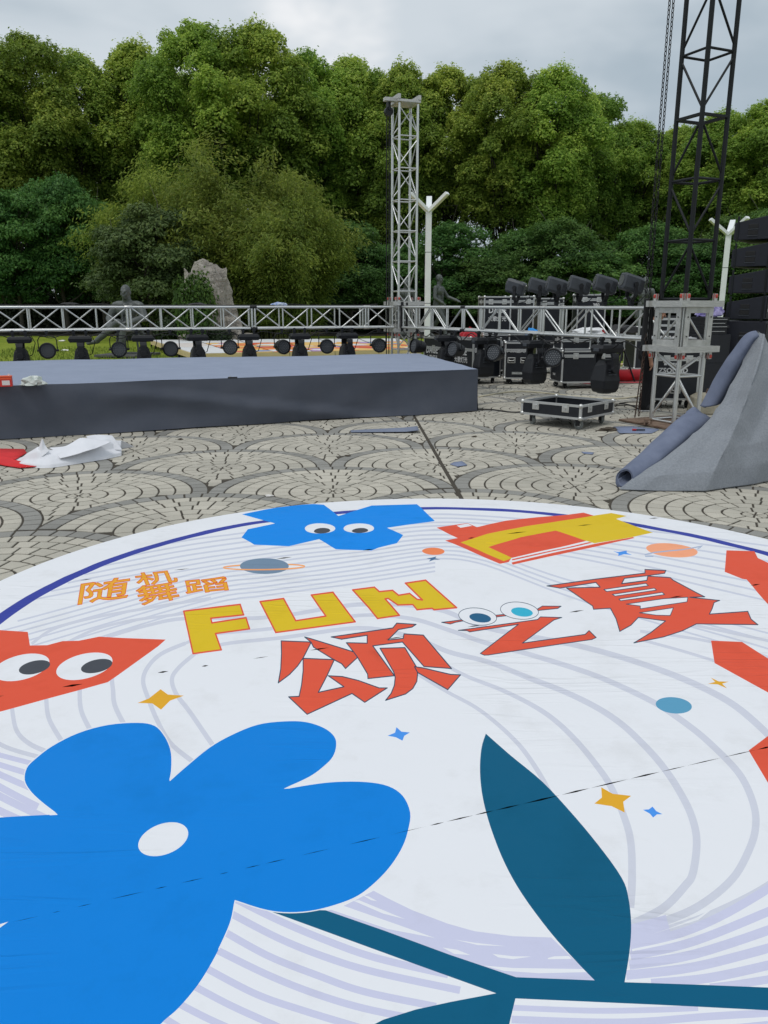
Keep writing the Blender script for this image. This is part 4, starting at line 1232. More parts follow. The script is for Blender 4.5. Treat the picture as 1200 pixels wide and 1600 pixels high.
# ---- beam lights standing on the right truss
def make_beam():
    o = thing('beam_light', 'grey beam light', 'stage light')
    mb = MB(); mb.box((0, 0, .04), (.10, .10, .06)); mb.tube((0, -.05, 0), (0, .05, 0), .04, n=12); mb.build('clamp', M_BLACK, o, bevel=.006)
    for s in (-1, 1):
        mb = MB(); mb.frustum(.06, .16, (.09, .035), (.085, .035), (0, s * .03), (0, s * .17)); mb.frustum(.16, .37, (.085, .035), (.07, .03), (0, s * .17), (0, s * .175)); mb.tube((0, s * .155, .36), (0, s * .20, .36), .05, n=14)
        mb.build('yoke_arm', M_BLACK, o, bevel=.005)
    Mx = Matrix.Translation((0, 0, .37)) @ Matrix.Rotation(R(14), 4, 'Y')
    mb = MB()
    prof = [(-.26, .11, .12), (-.24, .15, .145), (-.05, .15, .145), (.10, .155, .15), (.20, .14, .14), (.235, .11, .115)]
    vs = []
    for x, hy, hz in prof:
        for sy, sz in ((-1, -.7), (-.7, -1), (.7, -1), (1, -.7), (1, .7), (.7, 1), (-.7, 1), (-1, .7)): vs.append(Mx @ Vector((x, sy * hy, sz * hz)))
    fs = [(j * 8 + i, j * 8 + (i + 1) % 8, (j + 1) * 8 + (i + 1) % 8, (j + 1) * 8 + i) for j in range(len(prof) - 1) for i in range(8)] + [tuple(range(7, -1, -1)), tuple(range(40, 48))]
    mb.add(vs, fs); h = mb.build('head', M_DARKGREY, o, weld=True, bevel=.006)
    mb = MB(); mb.tube(Mx @ Vector((-.262, 0, 0)), Mx @ Vector((-.275, 0, 0)), .10, n=20); mb.build('lens', M_LENS, h, smooth=True)
    for k in range(4):
        c = Mx @ Vector((-.02 + k * .04, 0, .146)); slab('vent', c, (.016, .16, .012), M_BLACK, h, (0, R(14), 0))
    for k in range(4):
        c = Mx @ Vector((.11 + k * .03, -.150 + .004 * k, .0)); slab('cooling_fin', c, (.012, .012, .18), M_BLACK, h, (0, R(14), 0))
    for z_ in (-.08, .09):
        c = Mx @ Vector((.24, -.02, z_)); bar('fixing', c, Mx @ Vector((.262, -.02, z_)), .016, M_STEELFIT, h, 8)
    mb = MB(); mb.sweep([Mx @ Vector((.23, 0, 0)), Mx @ Vector((.34, .02, -.02)), (.36, .03, .18), (.22, .02, .06), (.06, 0, .04)], .009, 6); mb.build('power_lead', M_CABLE, o, smooth=True)
    return o
bp0 = make_beam(); first = True
LT0 = R0 + nr * 0.12
for k, px in enumerate((806, 841, 869, 904, 944, 985)):
    t = on_line(px, LT0, u_r, ZT); p = LT0 + u_r * t
    o = bp0 if first else copy_tree(bp0); first = False
    o.location = (p.x, p.y, ZT + .04); o.scale = (.66, .66, .78); o.rotation_euler = (0, 0, R(prng.uniform(-14, 10) + (-26 if k in (0,) else 8)))
    tag(o, ('leftmost grey beam light standing on top of the right truss' if k == 0 else 'rightmost grey beam light on the right truss next to the tower' if k == 5 else '%s grey beam light from the left standing on the right truss' % ORD[k]), 'stage light', 'beam lights on the right truss')

# ---- cables drooping along the trusses
def cable(name, label, pts, r=.010, group=None, k=5):
    mb = MB(); mb.sweep(cat_rom([tuple(p) for p in pts], k), r, 6)
    o = mb.build(name, M_CABLE, None, smooth=True)
    return tag(o, label, 'cable', group)
pts = []
for i in range(34):
    t = 10.1 * i / 33; p = LINE0 + u_l * t
    pts.append((p.x, p.y - .01, ZB - (.06 if i % 2 == 0 else .15 + .05 * math.sin(i * 1.7))))
cable('power_cable', 'thin black power cable looping under the long truss between the lights', pts, .009)
pts = []
for i in range(22):
    t = 6.8 * i / 21; p = LR0 + u_r * t
    pts.append((p.x - .01, p.y, ZB - (.05 if i % 2 == 0 else .16 + .05 * math.sin(i * 2.1))))
cable('power_cable', 'thin black power cable looping under the right truss', pts, .009)
pts = []
for i in range(26):
    t = .5 + 9.4 * i / 25; p = L1 + u_l * t
    pts.append((p.x, p.y + .05 * math.sin(i * 2.2), ZT + .035 + (.02 if i % 5 == 0 else 0)))
cable('power_cable', 'black cable lying along the top of the long truss', pts, .012)
for (px, cname, lab, col, dims) in ((108, 'cable_coil', 'black coiled cable lying on top of the long truss at the left', M_CABLE, (.20, .08, .05)), (434, 'blue_tape_roll', 'blue and white crumpled tape lying on top of the long truss', pmat('blue_tape', lin(40, 96, 176), .5, col2=(.6, .65, .7), scale=14), (.18, .07, .06)), (308, 'cable_coil', 'black coiled cable on the long truss before the rock', M_CABLE, (.2, .08, .045))):
    t = on_line(px, L1, u_l, ZT); p = L1 + u_l * t
    o = crumple(cname, col, None, dims, px * .1, .5, (p.x, p.y, ZT + .03), 2); tag(o, lab, 'cable' if 'cable' in cname else 'tape')
# ================================================================== FLIGHT CASES, SPEAKERS, GEAR
M_CASEIN = pmat('case_foam', lin(34, 36, 40), .9)
_wheel = {}
def caster(parent, x, y, h, rz=0.0, grey=False, r=None):
    r = r or h * .42
    key = (round(h, 3), grey)
    if key not in _wheel:
        mb = MB(); mb.box((0, 0, h - .006), (.09, .075, .012)); mb.tube((0, 0, h - .012), (0, 0, h - .035), .028, n=12)
        mb.box((.008, -.026, h * .62), (.06, .006, h * .62)); mb.box((.008, .026, h * .62), (.06, .006, h * .62))
        fork = mb.mesh('caster', M_CABLE if not grey else M_BLACK)
        mb = MB(); Mx = Matrix.Translation((.022, 0, r)) @ Matrix.Rotation(PI / 2, 4, 'X')
        mb.lathe([(r * .45, -.018), (r * .92, -.018), (r, -.010), (r, .010), (r * .92, .018), (r * .45, .018)], 20, Mx)
        wh = mb.mesh('wheel', M_CASTGREY if grey else M_RUBBER)
        wh.polygons.foreach_set('use_smooth', [True] * len(wh.polygons)); wh.set_sharp_from_angle(angle=R(40))
        mb = MB(); Mh = Matrix.Translation((.022, 0, r)) @ Matrix.Rotation(PI / 2, 4, 'X'); mb.lathe([(r * .42, -.021), (r * .42, .021)], 12, Mh)
        _wheel[key] = (fork, wh, mb.mesh('hub', M_STEELFIT))
    f, w, hb = _wheel[key]
    o = link('caster', f, parent, (x, y, 0), (0, 0, rz))
    link('wheel', w, o); link('hub', hb, o)
    return o
def flight_case(name, label, loc, rz, w, d, h, cast=0.13, lid=0.25, latches=(2, 1), group='flight cases by the truss', handles=(), open_top=False, mat=None, castgrey=False):
    """w along local x (front face is -y), d along y; panels, aluminium edges, ball corners, latches, casters"""
    o = thing(name, label, 'flight case', loc, rz, group)
    m = mat or M_LAMINATE
    z0, z1 = cast, cast + h; e = .03
    mb = MB()
    if open_top:
        t = .012
        mb.box((0, 0, z0 + t / 2), (w, d, t))
        for s in (-1, 1):
            mb.box((s * (w / 2 - t / 2), 0, (z0 + t + z1) / 2), (t, d, z1 - z0 - t)); mb.box((0, s * (d / 2 - t / 2), (z0 + t + z1) / 2), (w - 2 * t, t, z1 - z0 - t))
    else: mb.box((0, 0, (z0 + z1) / 2), (w, d, h))
    mb.build('panel_body', m, o)
    x, y = w / 2, d / 2; k = .004
    for sx in (-1, 1):
        for sy in (-1, 1): slab('edge_trim', (sx * (x - e / 2 + k), sy * (y - e / 2 + k), (z0 + z1) / 2), (e, e, h - .02), M_CASEALU, o)
    zz = [z0 + e / 2 - k, z1 - e / 2 + k]
    for z in zz:
        for s in (-1, 1):
            slab('edge_trim', (0, s * (y - e / 2 + k + .001), z), (w - .03, e, e), M_CASEALU, o)
            slab('edge_trim', (s * (x - e / 2 + k + .001), 0, z), (e, d - .03, e), M_CASEALU, o)
    if lid and not open_top:
        zl = z1 - lid
        for s in (-1, 1):
            for dz in (-.016, .016):
                slab('lid_trim', (0, s * (y + .003), zl + dz), (w - 2 * e, .010, .026), M_CASEALU, o)
                slab('lid_trim', (s * (x + .003), 0, zl + dz), (.010, d - 2 * e, .026), M_CASEALU, o)
    for sx in (-1, 1):
        for sy in (-1, 1):
            for z in (z0, z1):
                mb = MB(); mb.ell((sx * (x - .012), sy * (y - .012), z + (.012 if z == z0 else -.012)), (.034, .034, .034), 10, 6); mb.build('ball_corner', M_STEELFIT, o, smooth=True)
    def plate(p, rotz, zc, rec):
        M = Matrix.Translation(p) @ Matrix.Rotation(rotz, 4, 'Z')
        mb = MB(); mb.box((0, -.004, 0), (.105, .008, .115), M); pl_ = mb.build('latch', M_STEELFIT, o, bevel=.004)
        mb = MB(); mb.box((0, -.0095, 0), (.075, .004, .085), M); mb.build('latch_dish', M_CASEALU, pl_)
        mb = MB(); mb.box((0, -.016, 0.005), (.05, .012, .014), M); mb.box((0, -.016, -.005), (.014, .012, .04), M); mb.build('latch_wing', M_STEELFIT, pl_, bevel=.002)
    zl = (z1 - lid) if (lid and not open_top) else z1 - .05
    for i in range(latches[0]): plate((-w / 2 + w * (i + .5) / latches[0], -y - .001, zl), 0, zl, 0)
    for i in range(latches[1]):
        plate((x + .001, -d / 2 + d * (i + .5) / latches[1], zl), PI / 2, zl, 0); plate((-x - .001, -d / 2 + d * (i + .5) / latches[1], zl), -PI / 2, zl, 0)
    for (face, u, z) in handles:
        M = {'f': Matrix.Translation((u, -y - .001, z)), 'r': Matrix.Translation((x + .001, u, z)) @ Matrix.Rotation(PI / 2, 4, 'Z'), 'l': Matrix.Translation((-x - .001, u, z)) @ Matrix.Rotation(-PI / 2, 4, 'Z')}[face]
        mb = MB(); mb.box((0, -.004, 0), (.16, .008, .115), M); hd = mb.build('handle', M_STEELFIT, o, bevel=.005)
        mb = MB(); mb.box((0, -.009, 0), (.125, .004, .085), M); mb.build('handle_dish', M_CABLE, hd)
        mb = MB(); mb.sweep([M @ Vector(q) for q in ((-.05, -.008, .025), (-.05, -.02, -.01), (.05, -.02, -.01), (.05, -.008, .025))], .009, 8); mb.build('grip', M_STEELFIT, hd, smooth=True)
    if cast:
        for sx in (-1, 1):
            for sy in (-1, 1): caster(o, sx * (x - .11), sy * (y - .11), cast, random.uniform(-3, 3), castgrey)
    return o
def near_corner(px, y_, rz, w, d):
    """centre of a case whose nearest (front left local) corner stands at photograph column px, distance y_"""
    c = Vector(((px - 600) / FPX * (y_ * CP + EYE * SP), y_))
    u = Vector((math.cos(rz), math.sin(rz))); v = Vector((-u.y, u.x))
    return c + u * w / 2 + v * d / 2

# the open tray on castors
tp = near_corner(906, 10.38, R(47), .90, .92)
tray = flight_case('flight_case_tray', 'shallow open black flight case tray on grey castors standing on the paving', (tp.x, tp.y, 0), R(47), .90, .92, .185, .145, 0, (2, 2), None, open_top=True, castgrey=True)
# lettered cases
def case_text(o, body, size, x, y, z, rotz, bold=.03, width=None):
    return text_mesh('stencil_lettering', body, size, M_WHITEPRINT, o, (x, y, z), (PI / 2, 0, rotz), bold, .0006, width)
c2 = near_corner(738, 16.55, R(33), .75, .72)
o = flight_case('flight_case', 'black flight case lettered DAGE with 380 on its side, behind the stage corner', (c2.x, c2.y, 0), R(33), .75, .72, .80, .13, .22, (1, 1), handles=(('f', .16, .52), ))
case_text(o, 'DAGE', .20, -.379, .06, .66, -PI / 2, .03, .42); case_text(o, '大歌灯光', .13, -.379, .04, .49, -PI / 2, .02, .44)
case_text(o, '380', .13, -.24, -.364, .70, 0, .03); case_text(o, '380蓝天炮', .045, -.18, -.364, .46, 0, .01)
u_ = Vector((math.cos(R(33)), math.sin(R(33)))); v_ = Vector((-u_.y, u_.x))
c1 = c2 + v_ * .84 - u_ * .12
o = flight_case('flight_case', 'black flight case lettered DAGE half hidden by the par can, nearest the lamp post', (c1.x, c1.y, 0), R(33), .75, .72, .80, .13, .22, (1, 1))
case_text(o, 'DAGE', .20, -.379, .06, .66, -PI / 2, .03, .42); case_text(o, '大歌灯光', .13, -.379, .04, .49, -PI / 2, .02, .44)
# numbered case
p = G(808, 601); rz = R(-6)
o = flight_case('flight_case', 'narrow black flight case with two handles marked 380 in white', (p.x + .03, p.y + .35, 0), rz, .54, .70, .74, .12, .16, (0, 1), handles=(('f', -.13, .50), ('f', .13, .50)))
case_text(o, '380蓝天炮', .085, .02, -.354, .685, 0, .015, .36); case_text(o, '.', .08, -.22, -.354, .685, 0)
slab('name_plate', (.02, -.353, .235), (.27, .004, .055), M_CASTGREY, o); case_text(o, 'DAGE LIGHT', .036, .02, -.3556, .235, 0, .01, .24)
# long trunk
p = near_corner(876, 15.75, R(6), 1.08, .70)
o = flight_case('flight_case', 'long low black trunk case on castors behind the hanging lights', (p.x, p.y, 0), R(6), 1.08, .70, .62, .12, .10, (2, 1))
case_text(o, 'DAGE', .06, -.544, .1, .26, -PI / 2, .01)
q = near_corner(852, 16.15, R(6), .62, .55)
flight_case('flight_case', 'small black case stacked on the long trunk at its left end', (q.x + .28, q.y, .74), R(6), .60, .50, .30, 0, .12, (1, 1))
q2 = near_corner(918, 16.2, R(4), .62, .55)
flight_case('flight_case', 'small black case stacked on the long trunk at its right end', (q2.x + .12, q2.y, .74), R(4), .56, .50, .30, 0, .12, (1, 1))
# tall stacks behind
def stack(px, y_, rz, w, d, h1, h2, la, lb):
    c = near_corner(px, y_, R(rz), w, d)
    flight_case('flight_case', la, (c.x, c.y, 0), R(rz), w, d, h1, .13, .2, (2, 1))
    t = flight_case('flight_case', lb, (c.x, c.y, h1 + .145), R(rz), w, d, h2, 0, .12, (2, 1), group='stacked cases behind the right truss')
    return t
t = stack(753, 18.6, 4, .62, .7, .82, .83, 'lower case of the stack right of the red cloth', 'upper case of the stack right of the red cloth')
case_text(t, 'DAGE', .17, 0.0, -.354, .52, 0, .03, .40); case_text(t, '大歌灯光', .12, .0, -.354, .33, 0, .02, .42)
stack(793, 19.0, 2, .56, .7, .82, .84, 'lower case of the stack behind the first beam lights', 'upper case of the stack behind the first beam lights')
stack(836, 19.4, -2, .60, .7, .82, .80, 'lower case of the stack behind the middle beam lights', 'upper case of the stack behind the middle beam lights')
t = stack(896, 18.9, -4, .64, .7, .84, .86, 'lower case of the stack behind the rightmost beam lights', 'upper case of the stack behind the rightmost beam lights')
case_text(t, '380', .10, .1, -.354, .62, 0, .02)
# things on and around the cases
M_REDCLOTH = pmat('red_fabric', lin(168, 28, 40), .85, var=.25, scale=5, sheen=.2)
p = at(733, 538, 18.6)
o = crumple('red_cloth_bundle', M_REDCLOTH, None, (.30, .24, .40), 8.3, .25, (p.x, p.y, .62), 3); tag(o, 'bunched red cloth seen through the right truss above the lettered cases', 'cloth')
pc = thing('plastic_crate', 'dark crate under the red cloth bundle', 'crate', (p.x, p.y, 0)); mb = MB(); mb.frustum(0.0, .62, (.50, .42), (.56, .48)); mb.build('crate_body', M_BLACK, pc, bevel=.01)
mb = MB()
for s in (-1, 1): mb.box((0, s * .235, .60), (.58, .02, .05)); mb.box((s * .285, 0, .60), (.02, .45, .05))
mb.build('rim', M_DARKGREY, pc)
p = at(833, 507, 15.9)
o = crumple('work_glove', pmat('blue_glove', lin(36, 140, 214), .6, var=.2), None, (.13, .08, .10), 4.4, .55, (p.x, p.y, 1.04), 3); tag(o, 'bright blue rubber glove dropped on the small stacked case', 'glove')
p = at(918, 512, 16.3)
o = crumple('white_cloth', pmat('white_rag', (.70, .71, .72), .8, var=.08), None, (.34, .16, .10), 6.2, .4, (p.x, p.y, 1.05), 3); tag(o, 'white folded cloth on the small case at the right end of the trunk', 'cloth')
p = at(939, 515, 16.6)
o = crumple('red_rag_ball', M_REDCLOTH, None, (.10, .09, .09), 2.2, .3, (p.x, p.y, 1.05), 3); tag(o, 'small red cloth ball beside the white folded cloth', 'cloth')
# stool with black legs beside the trunk
p = at(972, 555, 17.2)
o = thing('equipment_stand', 'dark tripod stand with black bag, right of the long trunk', 'stand', (p.x, p.y, 0))
for a in (0, 2.1, 4.2): bar('leg', (0, 0, .75), (.32 * math.cos(a), .32 * math.sin(a), .0), .018, M_BLACK, o, 8)
bar('post', (0, 0, .45), (0, 0, 1.05), .025, M_BLACK, o, 10)
k_ = crumple('soft_bag', M_CABLE, o, (.36, .2, .15), 5.0, .3, (0, 0, 1.04), 2)
# red roll on the paving and pale handle
p0, p1 = G(938, 597), G(1012, 596)
d = (p1 - p0); ang = math.atan2(d.y, d.x)
o = thing('red_carpet_roll', 'thick red carpet roll lying on the paving behind the black tower', 'carpet roll', (p0.x, p0.y, 0), ang)
prof = []
mb = MB(); n = 40; turns = 2.5; L = d.length + .9
vs = []
for s in (-.5, L):
    for k in range(n + 1):
        a = 2 * PI * turns * k / n; r_ = .135 - .04 * k / n
        vs.append((s, r_ * math.cos(a), .135 + r_ * math.sin(a)))
mb.add(vs, [(k, k + 1, k + n + 2, k + n + 1) for k in range(n)])
w_ = mb.build('rolled_fabric', M_REDCLOTH, o, smooth=True, angle=80); w_.modifiers.new('thickness', 'SOLIDIFY').thickness = .006
mb = MB(); nx = 12
for i in range(nx + 1):
    for j in (0, 1): mb.v.append((-.5 + (L + .5) * i / nx, -.05 - .36 * j - .04 * noise.noise((i * .7, 0, 0)) * j, .008 + .012 * abs(noise.noise((i * .9, j, 2)))))
for i in range(nx): mb.f.append((2 * i, 2 * i + 1, 2 * i + 3, 2 * i + 2)); mb.m.append(0)
mb.build('loose_end', M_REDCLOTH, o, smooth=True, angle=80)
p0, p1 = G(938, 574), G(996, 572)
o = thing('pick_handle', 'pale wooden tool handle lying beyond the red carpet roll', 'tool', (p0.x, p0.y, 0), math.atan2((p1 - p0).y, (p1 - p0).x))
bar('wooden_handle', (0, 0, .05), ((p1 - p0).length * .8, 0, .06), .035, pmat('ash_wood', (.55, .42, .22), .6, var=.15, streak=(1, 8, 8)), o)
bar('steel_end', ((p1 - p0).length * .8, 0, .06), ((p1 - p0).length * 1.1, 0, .06), .045, M_BLACK, o)
o = crumple('grey_rag', pmat('grey_rag', lin(120, 130, 158), .9), None, (.3, .14, .05), 1.2, .4, tuple(G(964, 581)), 2); tag(o, 'bluish grey rag on the paving behind the red carpet roll', 'cloth')
# case at the far right edge of the lawn
p = at(1003, 545, 19.5)
flight_case('flight_case', 'black flight case on castors behind the standing worker', (p.x, p.y, 0), R(8), .62, .6, .98, .13, .3, (1, 1))

# ---- amplifier rack behind the right tower
p = at(1056, 600, 12.75)
rack = flight_case('amplifier_rack', 'black amplifier rack case lettered ZSOUND behind the right tower', (p.x, p.y + .25, 0), R(-4), .70, .62, .84, .14, .2, (2, 1), group='flight cases by the truss', handles=(('f', .0, .30),))
case_text(rack, 'ZSOUND', .105, -.06, -.314, .60, 0, .03, .46); case_text(rack, 'www.zsound.com', .04, -.06, -.314, .525, 0, .0, .36); case_text(rack, '■■■■', .05, -.10, -.314, .70, 0, .0, .22)
M_SILV = pmat('mixer_silver', (.5, .51, .52), .4, .4, var=.15)
mx = thing('mixing_desk', 'silver and black mixing desk on the amplifier rack', 'mixer', (p.x - .02, p.y + .25, .985), R(-4))
mb = MB(); mb.frustum(0, .10, (.66, .52), (.66, .50)); mb.build('chassis', M_BLACK, mx, bevel=.01)
mb = MB(); mb.box((0, -.02, .11), (.60, .42, .02)); mb.build('top_panel', M_SILV, mx, bevel=.003)
for i in range(8):
    slab('fader', (-.24 + i * .068, -.12, .127), (.02, .035, .014), M_CARTW, mx)
    bar('knob', (-.24 + i * .068, .05, .12), (-.24 + i * .068, .05, .14), .012, M_CARTW, mx, 8)
mb = MB(); mb.box((0, .2, .28), (.50, .05, .34)); mb.build('rear_unit', M_BLACK, mx, bevel=.01)
for k in range(3): slab('rack_strip', (0, .17, .20 + k * .10), (.40, .008, .035), M_SILV, mx)

# ---- loudspeakers
M_SPK = pmat('speaker_paint', lin(25, 28, 38), .6, var=.25, scale=18, bump=.4, bscale=220, bdist=.002)
M_GRILLE = pmat('speaker_grille', lin(20, 22, 28), .55, .2, var=.3, scale=120, bump=.8, bscale=350)
M_BADGE = pmat('badge', (.55, .56, .58), .4, .3)
rzs = R(52); uS = Vector((math.cos(rzs), math.sin(rzs))); vS = Vector((-uS.y, uS.x))
def corner_at(px, y_): return Vector(((px - 600) / FPX * (y_ * CP + EYE * SP), y_))
cS = corner_at(1183, 14.2)
for k in range(2):
    W, D, H = 1.15, 1.02, .66
    c = cS + uS * W / 2 + vS * D / 2
    o = thing('subwoofer', ['lower of two big black subwoofers under the line array', 'upper of two big black subwoofers under the line array'][k], 'speaker', (c.x, c.y, k * .668), rzs, 'subwoofers')
    mb = MB(); mb.box((0, 0, H / 2 + .004), (W, D, H - .008)); mb.build('cabinet', M_SPK, o, bevel=.012)
    mb = MB(); mb.box((0, -D / 2 - .006, H / 2), (W - .08, .010, H - .08)); mb.build('grille', M_GRILLE, o)
    for yy in (-.2, .28):
        mb = MB(); mb.box((-W / 2 - .002, yy, H * .62), (.012, .24, .12)); hd = mb.build('handle', M_CABLE, o, bevel=.01)
        mb = MB(); mb.box((-W / 2 - .010, yy, H * .62), (.012, .22, .022)); mb.build('handle_bar', M_DARKGREY, hd)
    slab('badge', (-W / 2 - .004, -.38, .18), (.006, .05, .035), M_BADGE, o)
zb_ = 1.345
for k in range(4):
    W, D, h0, h1 = 1.15, .66, .40, .285        # front taller than the back
    c = cS + uS * W / 2 + vS * (D / 2 + .03)
    lab = ['lowest', 'second', 'third', 'topmost'][k] + (' black line array speaker standing on the subwoofers' if k == 0 else ' black line array speaker from the bottom of the column' if k < 3 else ' black line array speaker of the column')
    o = thing('line_array_speaker', lab, 'speaker', (c.x, c.y, zb_ + k * .445), rzs, 'line array column')
    mb = MB(); mb.prism([(-D / 2, 0), (D / 2, 0.0), (D / 2, h1), (-D / 2, h0)], -W / 2, W / 2, Matrix(((0, 0, 1, 0), (1, 0, 0, 0), (0, 1, 0, .02), (0, 0, 0, 1))))
    mb.build('cabinet', M_SPK, o, weld=True, bevel=.008)
    mb = MB(); mb.box((0, -D / 2 - .008, .02 + h0 / 2), (W - .06, .012, h0 - .05)); mb.build('grille', M_GRILLE, o)
    for zz_ in (.13, .235):
        mb = MB(); mb.box((-W / 2 - .001, .02, zz_), (.012, .16, .075)); hd = mb.build('handle_slot', M_CABLE, o, bevel=.006)
        mb = MB(); mb.box((-W / 2 - .006, .02, zz_ - .046), (.014, .17, .012)); mb.build('slot_lip', M_DARKGREY, hd)
    for yy in (-D / 2 + .05, D / 2 - .06):
        mb = MB(); mb.box((-W / 2 - .006, yy, .20), (.014, .035, .42)); mb.build('rigging_bar', M_BLACK_STEEL, o, bevel=.004)
    slab('badge', (-W / 2 - .004 + .10, -D / 2 - .016, .17), (.035, .006, .05), M_BADGE, o)
# gear on a table between the rack and the subwoofers
p = at(1108, 486, 14.6)
o = crumple('purple_cloth', pmat('purple_cloth', lin(104, 92, 170), .8, col2=lin(178, 172, 206), scale=7), None, (.22, .16, .20), 9.9, .5, (p.x, p.y, 1.41), 3); tag(o, 'crumpled purple and white cloth on the black equipment pile by the speakers', 'cloth')
pile = thing('equipment_pile', 'stack of flat black equipment boxes between tower and speakers', 'equipment', (p.x, p.y, 0), R(10))
for k, (w_, h_, z_) in enumerate(((.62, .60, 0), (.60, .50, .602), (.46, .10, 1.104), (.50, .055, 1.206), (.44, .06, 1.263), (.48, .07, 1.325))):
    mb = MB(); mb.box((.02 * (k % 2), 0, z_ + h_ / 2), (w_, .5, h_)); b_ = mb.build('equipment_box', M_LAMINATE if k < 2 else M_BLACK, pile, bevel=.006)
    if k > 1: slab('box_trim', (.02 * (k % 2), -.252, z_ + h_ * .5), (w_ * .8, .006, .008), M_SILV, b_)
# ballast stone behind the carpet heap
p = G(1112, 648)
o = thing('ballast_block', 'pale rounded concrete ballast block behind the grey carpet heap', 'concrete block', (p.x + .05, p.y + .2, 0), R(-12))
mb = MB(); mb.frustum(0, .24, (.62, .5), (.56, .44)); mb.frustum(.24, .30, (.56, .44), (.40, .30)); mb.build('block_body', pmat('weathered_concrete', lin(150, 143, 124), .9, col2=lin(176, 170, 152), scale=7, bump=.6, bscale=40), o, weld=True, bevel=.03, segs=3)
mb = MB(); mb.sweep([(-.08, 0, .28), (-.07, 0, .36), (.07, 0, .36), (.08, 0, .28)], .012, 6); mb.build('lifting_eye', M_RUST, o, smooth=True)

# ---- cables and scraps on the paving
def ground_cable(name, label, pts, r, mat, cat='cable'):
    q = cat_rom([tuple(G(*p)) for p in pts], 6)
    q = [(x, y, r + .0015) for x, y, z in q]
    mb = MB(); mb.sweep(q, r, 6); o = mb.build(name, mat, None, smooth=True); return tag(o, label, cat)
ground_cable('floor_cable', 'thin black cable on the paving from the stage corner to the tray', [(747, 640), (770, 641), (800, 645), (830, 643), (868, 640)], .009, M_CABLE)
ground_cable('floor_cable', 'tangled black cable on the paving at the worker\'s feet', [(948, 633), (975, 632), (990, 636), (1004, 641), (1022, 636), (1010, 630), (985, 629), (968, 631)], .009, M_CABLE)
ground_cable('floor_cable', 'black cable running under the tray towards the right tower', [(926, 640), (950, 636), (985, 634), (1030, 640)], .008, M_CABLE)
M_STRAP = pmat('cream_strap', (.62, .57, .42), .8)
ground_cable('webbing_strap', 'long cream webbing strap lying across the paving behind the tray', [(748, 621), (800, 613), (850, 615), (905, 621), (960, 624), (1000, 620)], .013, M_STRAP, 'strap')
def scrap(name, label, poly, mat, cat, lift=.012, seed=0.0):
    g = [G(x, y) for x, y in poly]; c = sum(g, Vector()) / len(g)
    mb = MB(); n = 4
    ring = []
    for i in range(len(g)):
        a, b = g[i], g[(i + 1) % len(g)]
        for k in range(n): ring.append(a.lerp(b, k / n))
    vs = [(0, 0, .006 + lift)]
    for s in (.5, 1):
        for p_ in ring:
            d_ = (p_ - c) * s
            vs.append((d_.x, d_.y, .004 + lift * (.5 + .5 * noise.noise((d_.x * 5, d_.y * 5, seed)))))
    N = len(ring)
    fs = [(0, 1 + i, 1 + (i + 1) % N) for i in range(N)] + [(1 + i, 1 + N + i, 1 + N + (i + 1) % N, 1 + (i + 1) % N) for i in range(N)]
    mb.add(vs, fs); o = mb.build(name, mat, None, smooth=True, loc=(c.x, c.y, 0), angle=70)
    md = o.modifiers.new('thickness', 'SOLIDIFY'); md.thickness = .004
    return tag(o, label, cat)
M_SCRAP = felt('carpet_scrap_felt', lin(116, 126, 150), lin(128, 138, 162))
scrap('carpet_scrap', 'small grey carpet scrap on the paving near the movement joint', [(703, 726), (710, 723), (722, 722), (730, 728), (715, 730)], M_SCRAP, 'carpet scrap')
scrap('carpet_scrap', 'blue grey carpet offcut beside the steel base plate', [(958, 668), (990, 667), (1030, 672), (1018, 678), (968, 678)], M_SCRAP, 'carpet scrap', seed=2)
scrap('carpet_scrap', 'thin dark carpet sliver on the paving beside the grey carpet heap', [(908, 707), (928, 708), (926, 711), (912, 709.5)], M_SCRAP, 'carpet scrap', seed=4)
M_RAG = pmat('dirty_rag', lin(74, 66, 56), .95, var=.4, scale=20)
p = G(950, 673); o = crumple('dirty_rag', M_RAG, None, (.13, .06, .035), 2.7, .6, (p.x, p.y, .004), 3); tag(o, 'small crumpled brown rag left of the carpet offcut', 'rag')
p = G(1000, 675); o = thing('marker_pen', 'red and black marker pen on the blue grey carpet offcut', 'pen', (p.x, p.y, .028), R(-6))
bar('barrel', (-.06, 0, .0), (.06, 0, 0), .010, M_BLACK, o); bar('cap', (-.10, 0, 0), (-.05, 0, 0), .013, M_REDCLOTH, o)
prng = random.Random(21)
for k, (px, py) in enumerate(((543, 713), (741, 683), (420, 776), (282, 687))):
    p = G(px, py); o = crumple('litter_scrap', M_CARTW if k == 2 else M_RAG, None, (.035, .02, .012), k + 1.3, .6, (p.x, p.y, .004), 2)
    tag(o, ['tiny dark litter scrap on the paving left of the movement joint', 'tiny dark litter scrap on the paving right of the movement joint', 'tiny white paper scrap on the paving beside the banner', 'tiny dark litter scrap on the paving below the stage skirt'][k], 'litter')
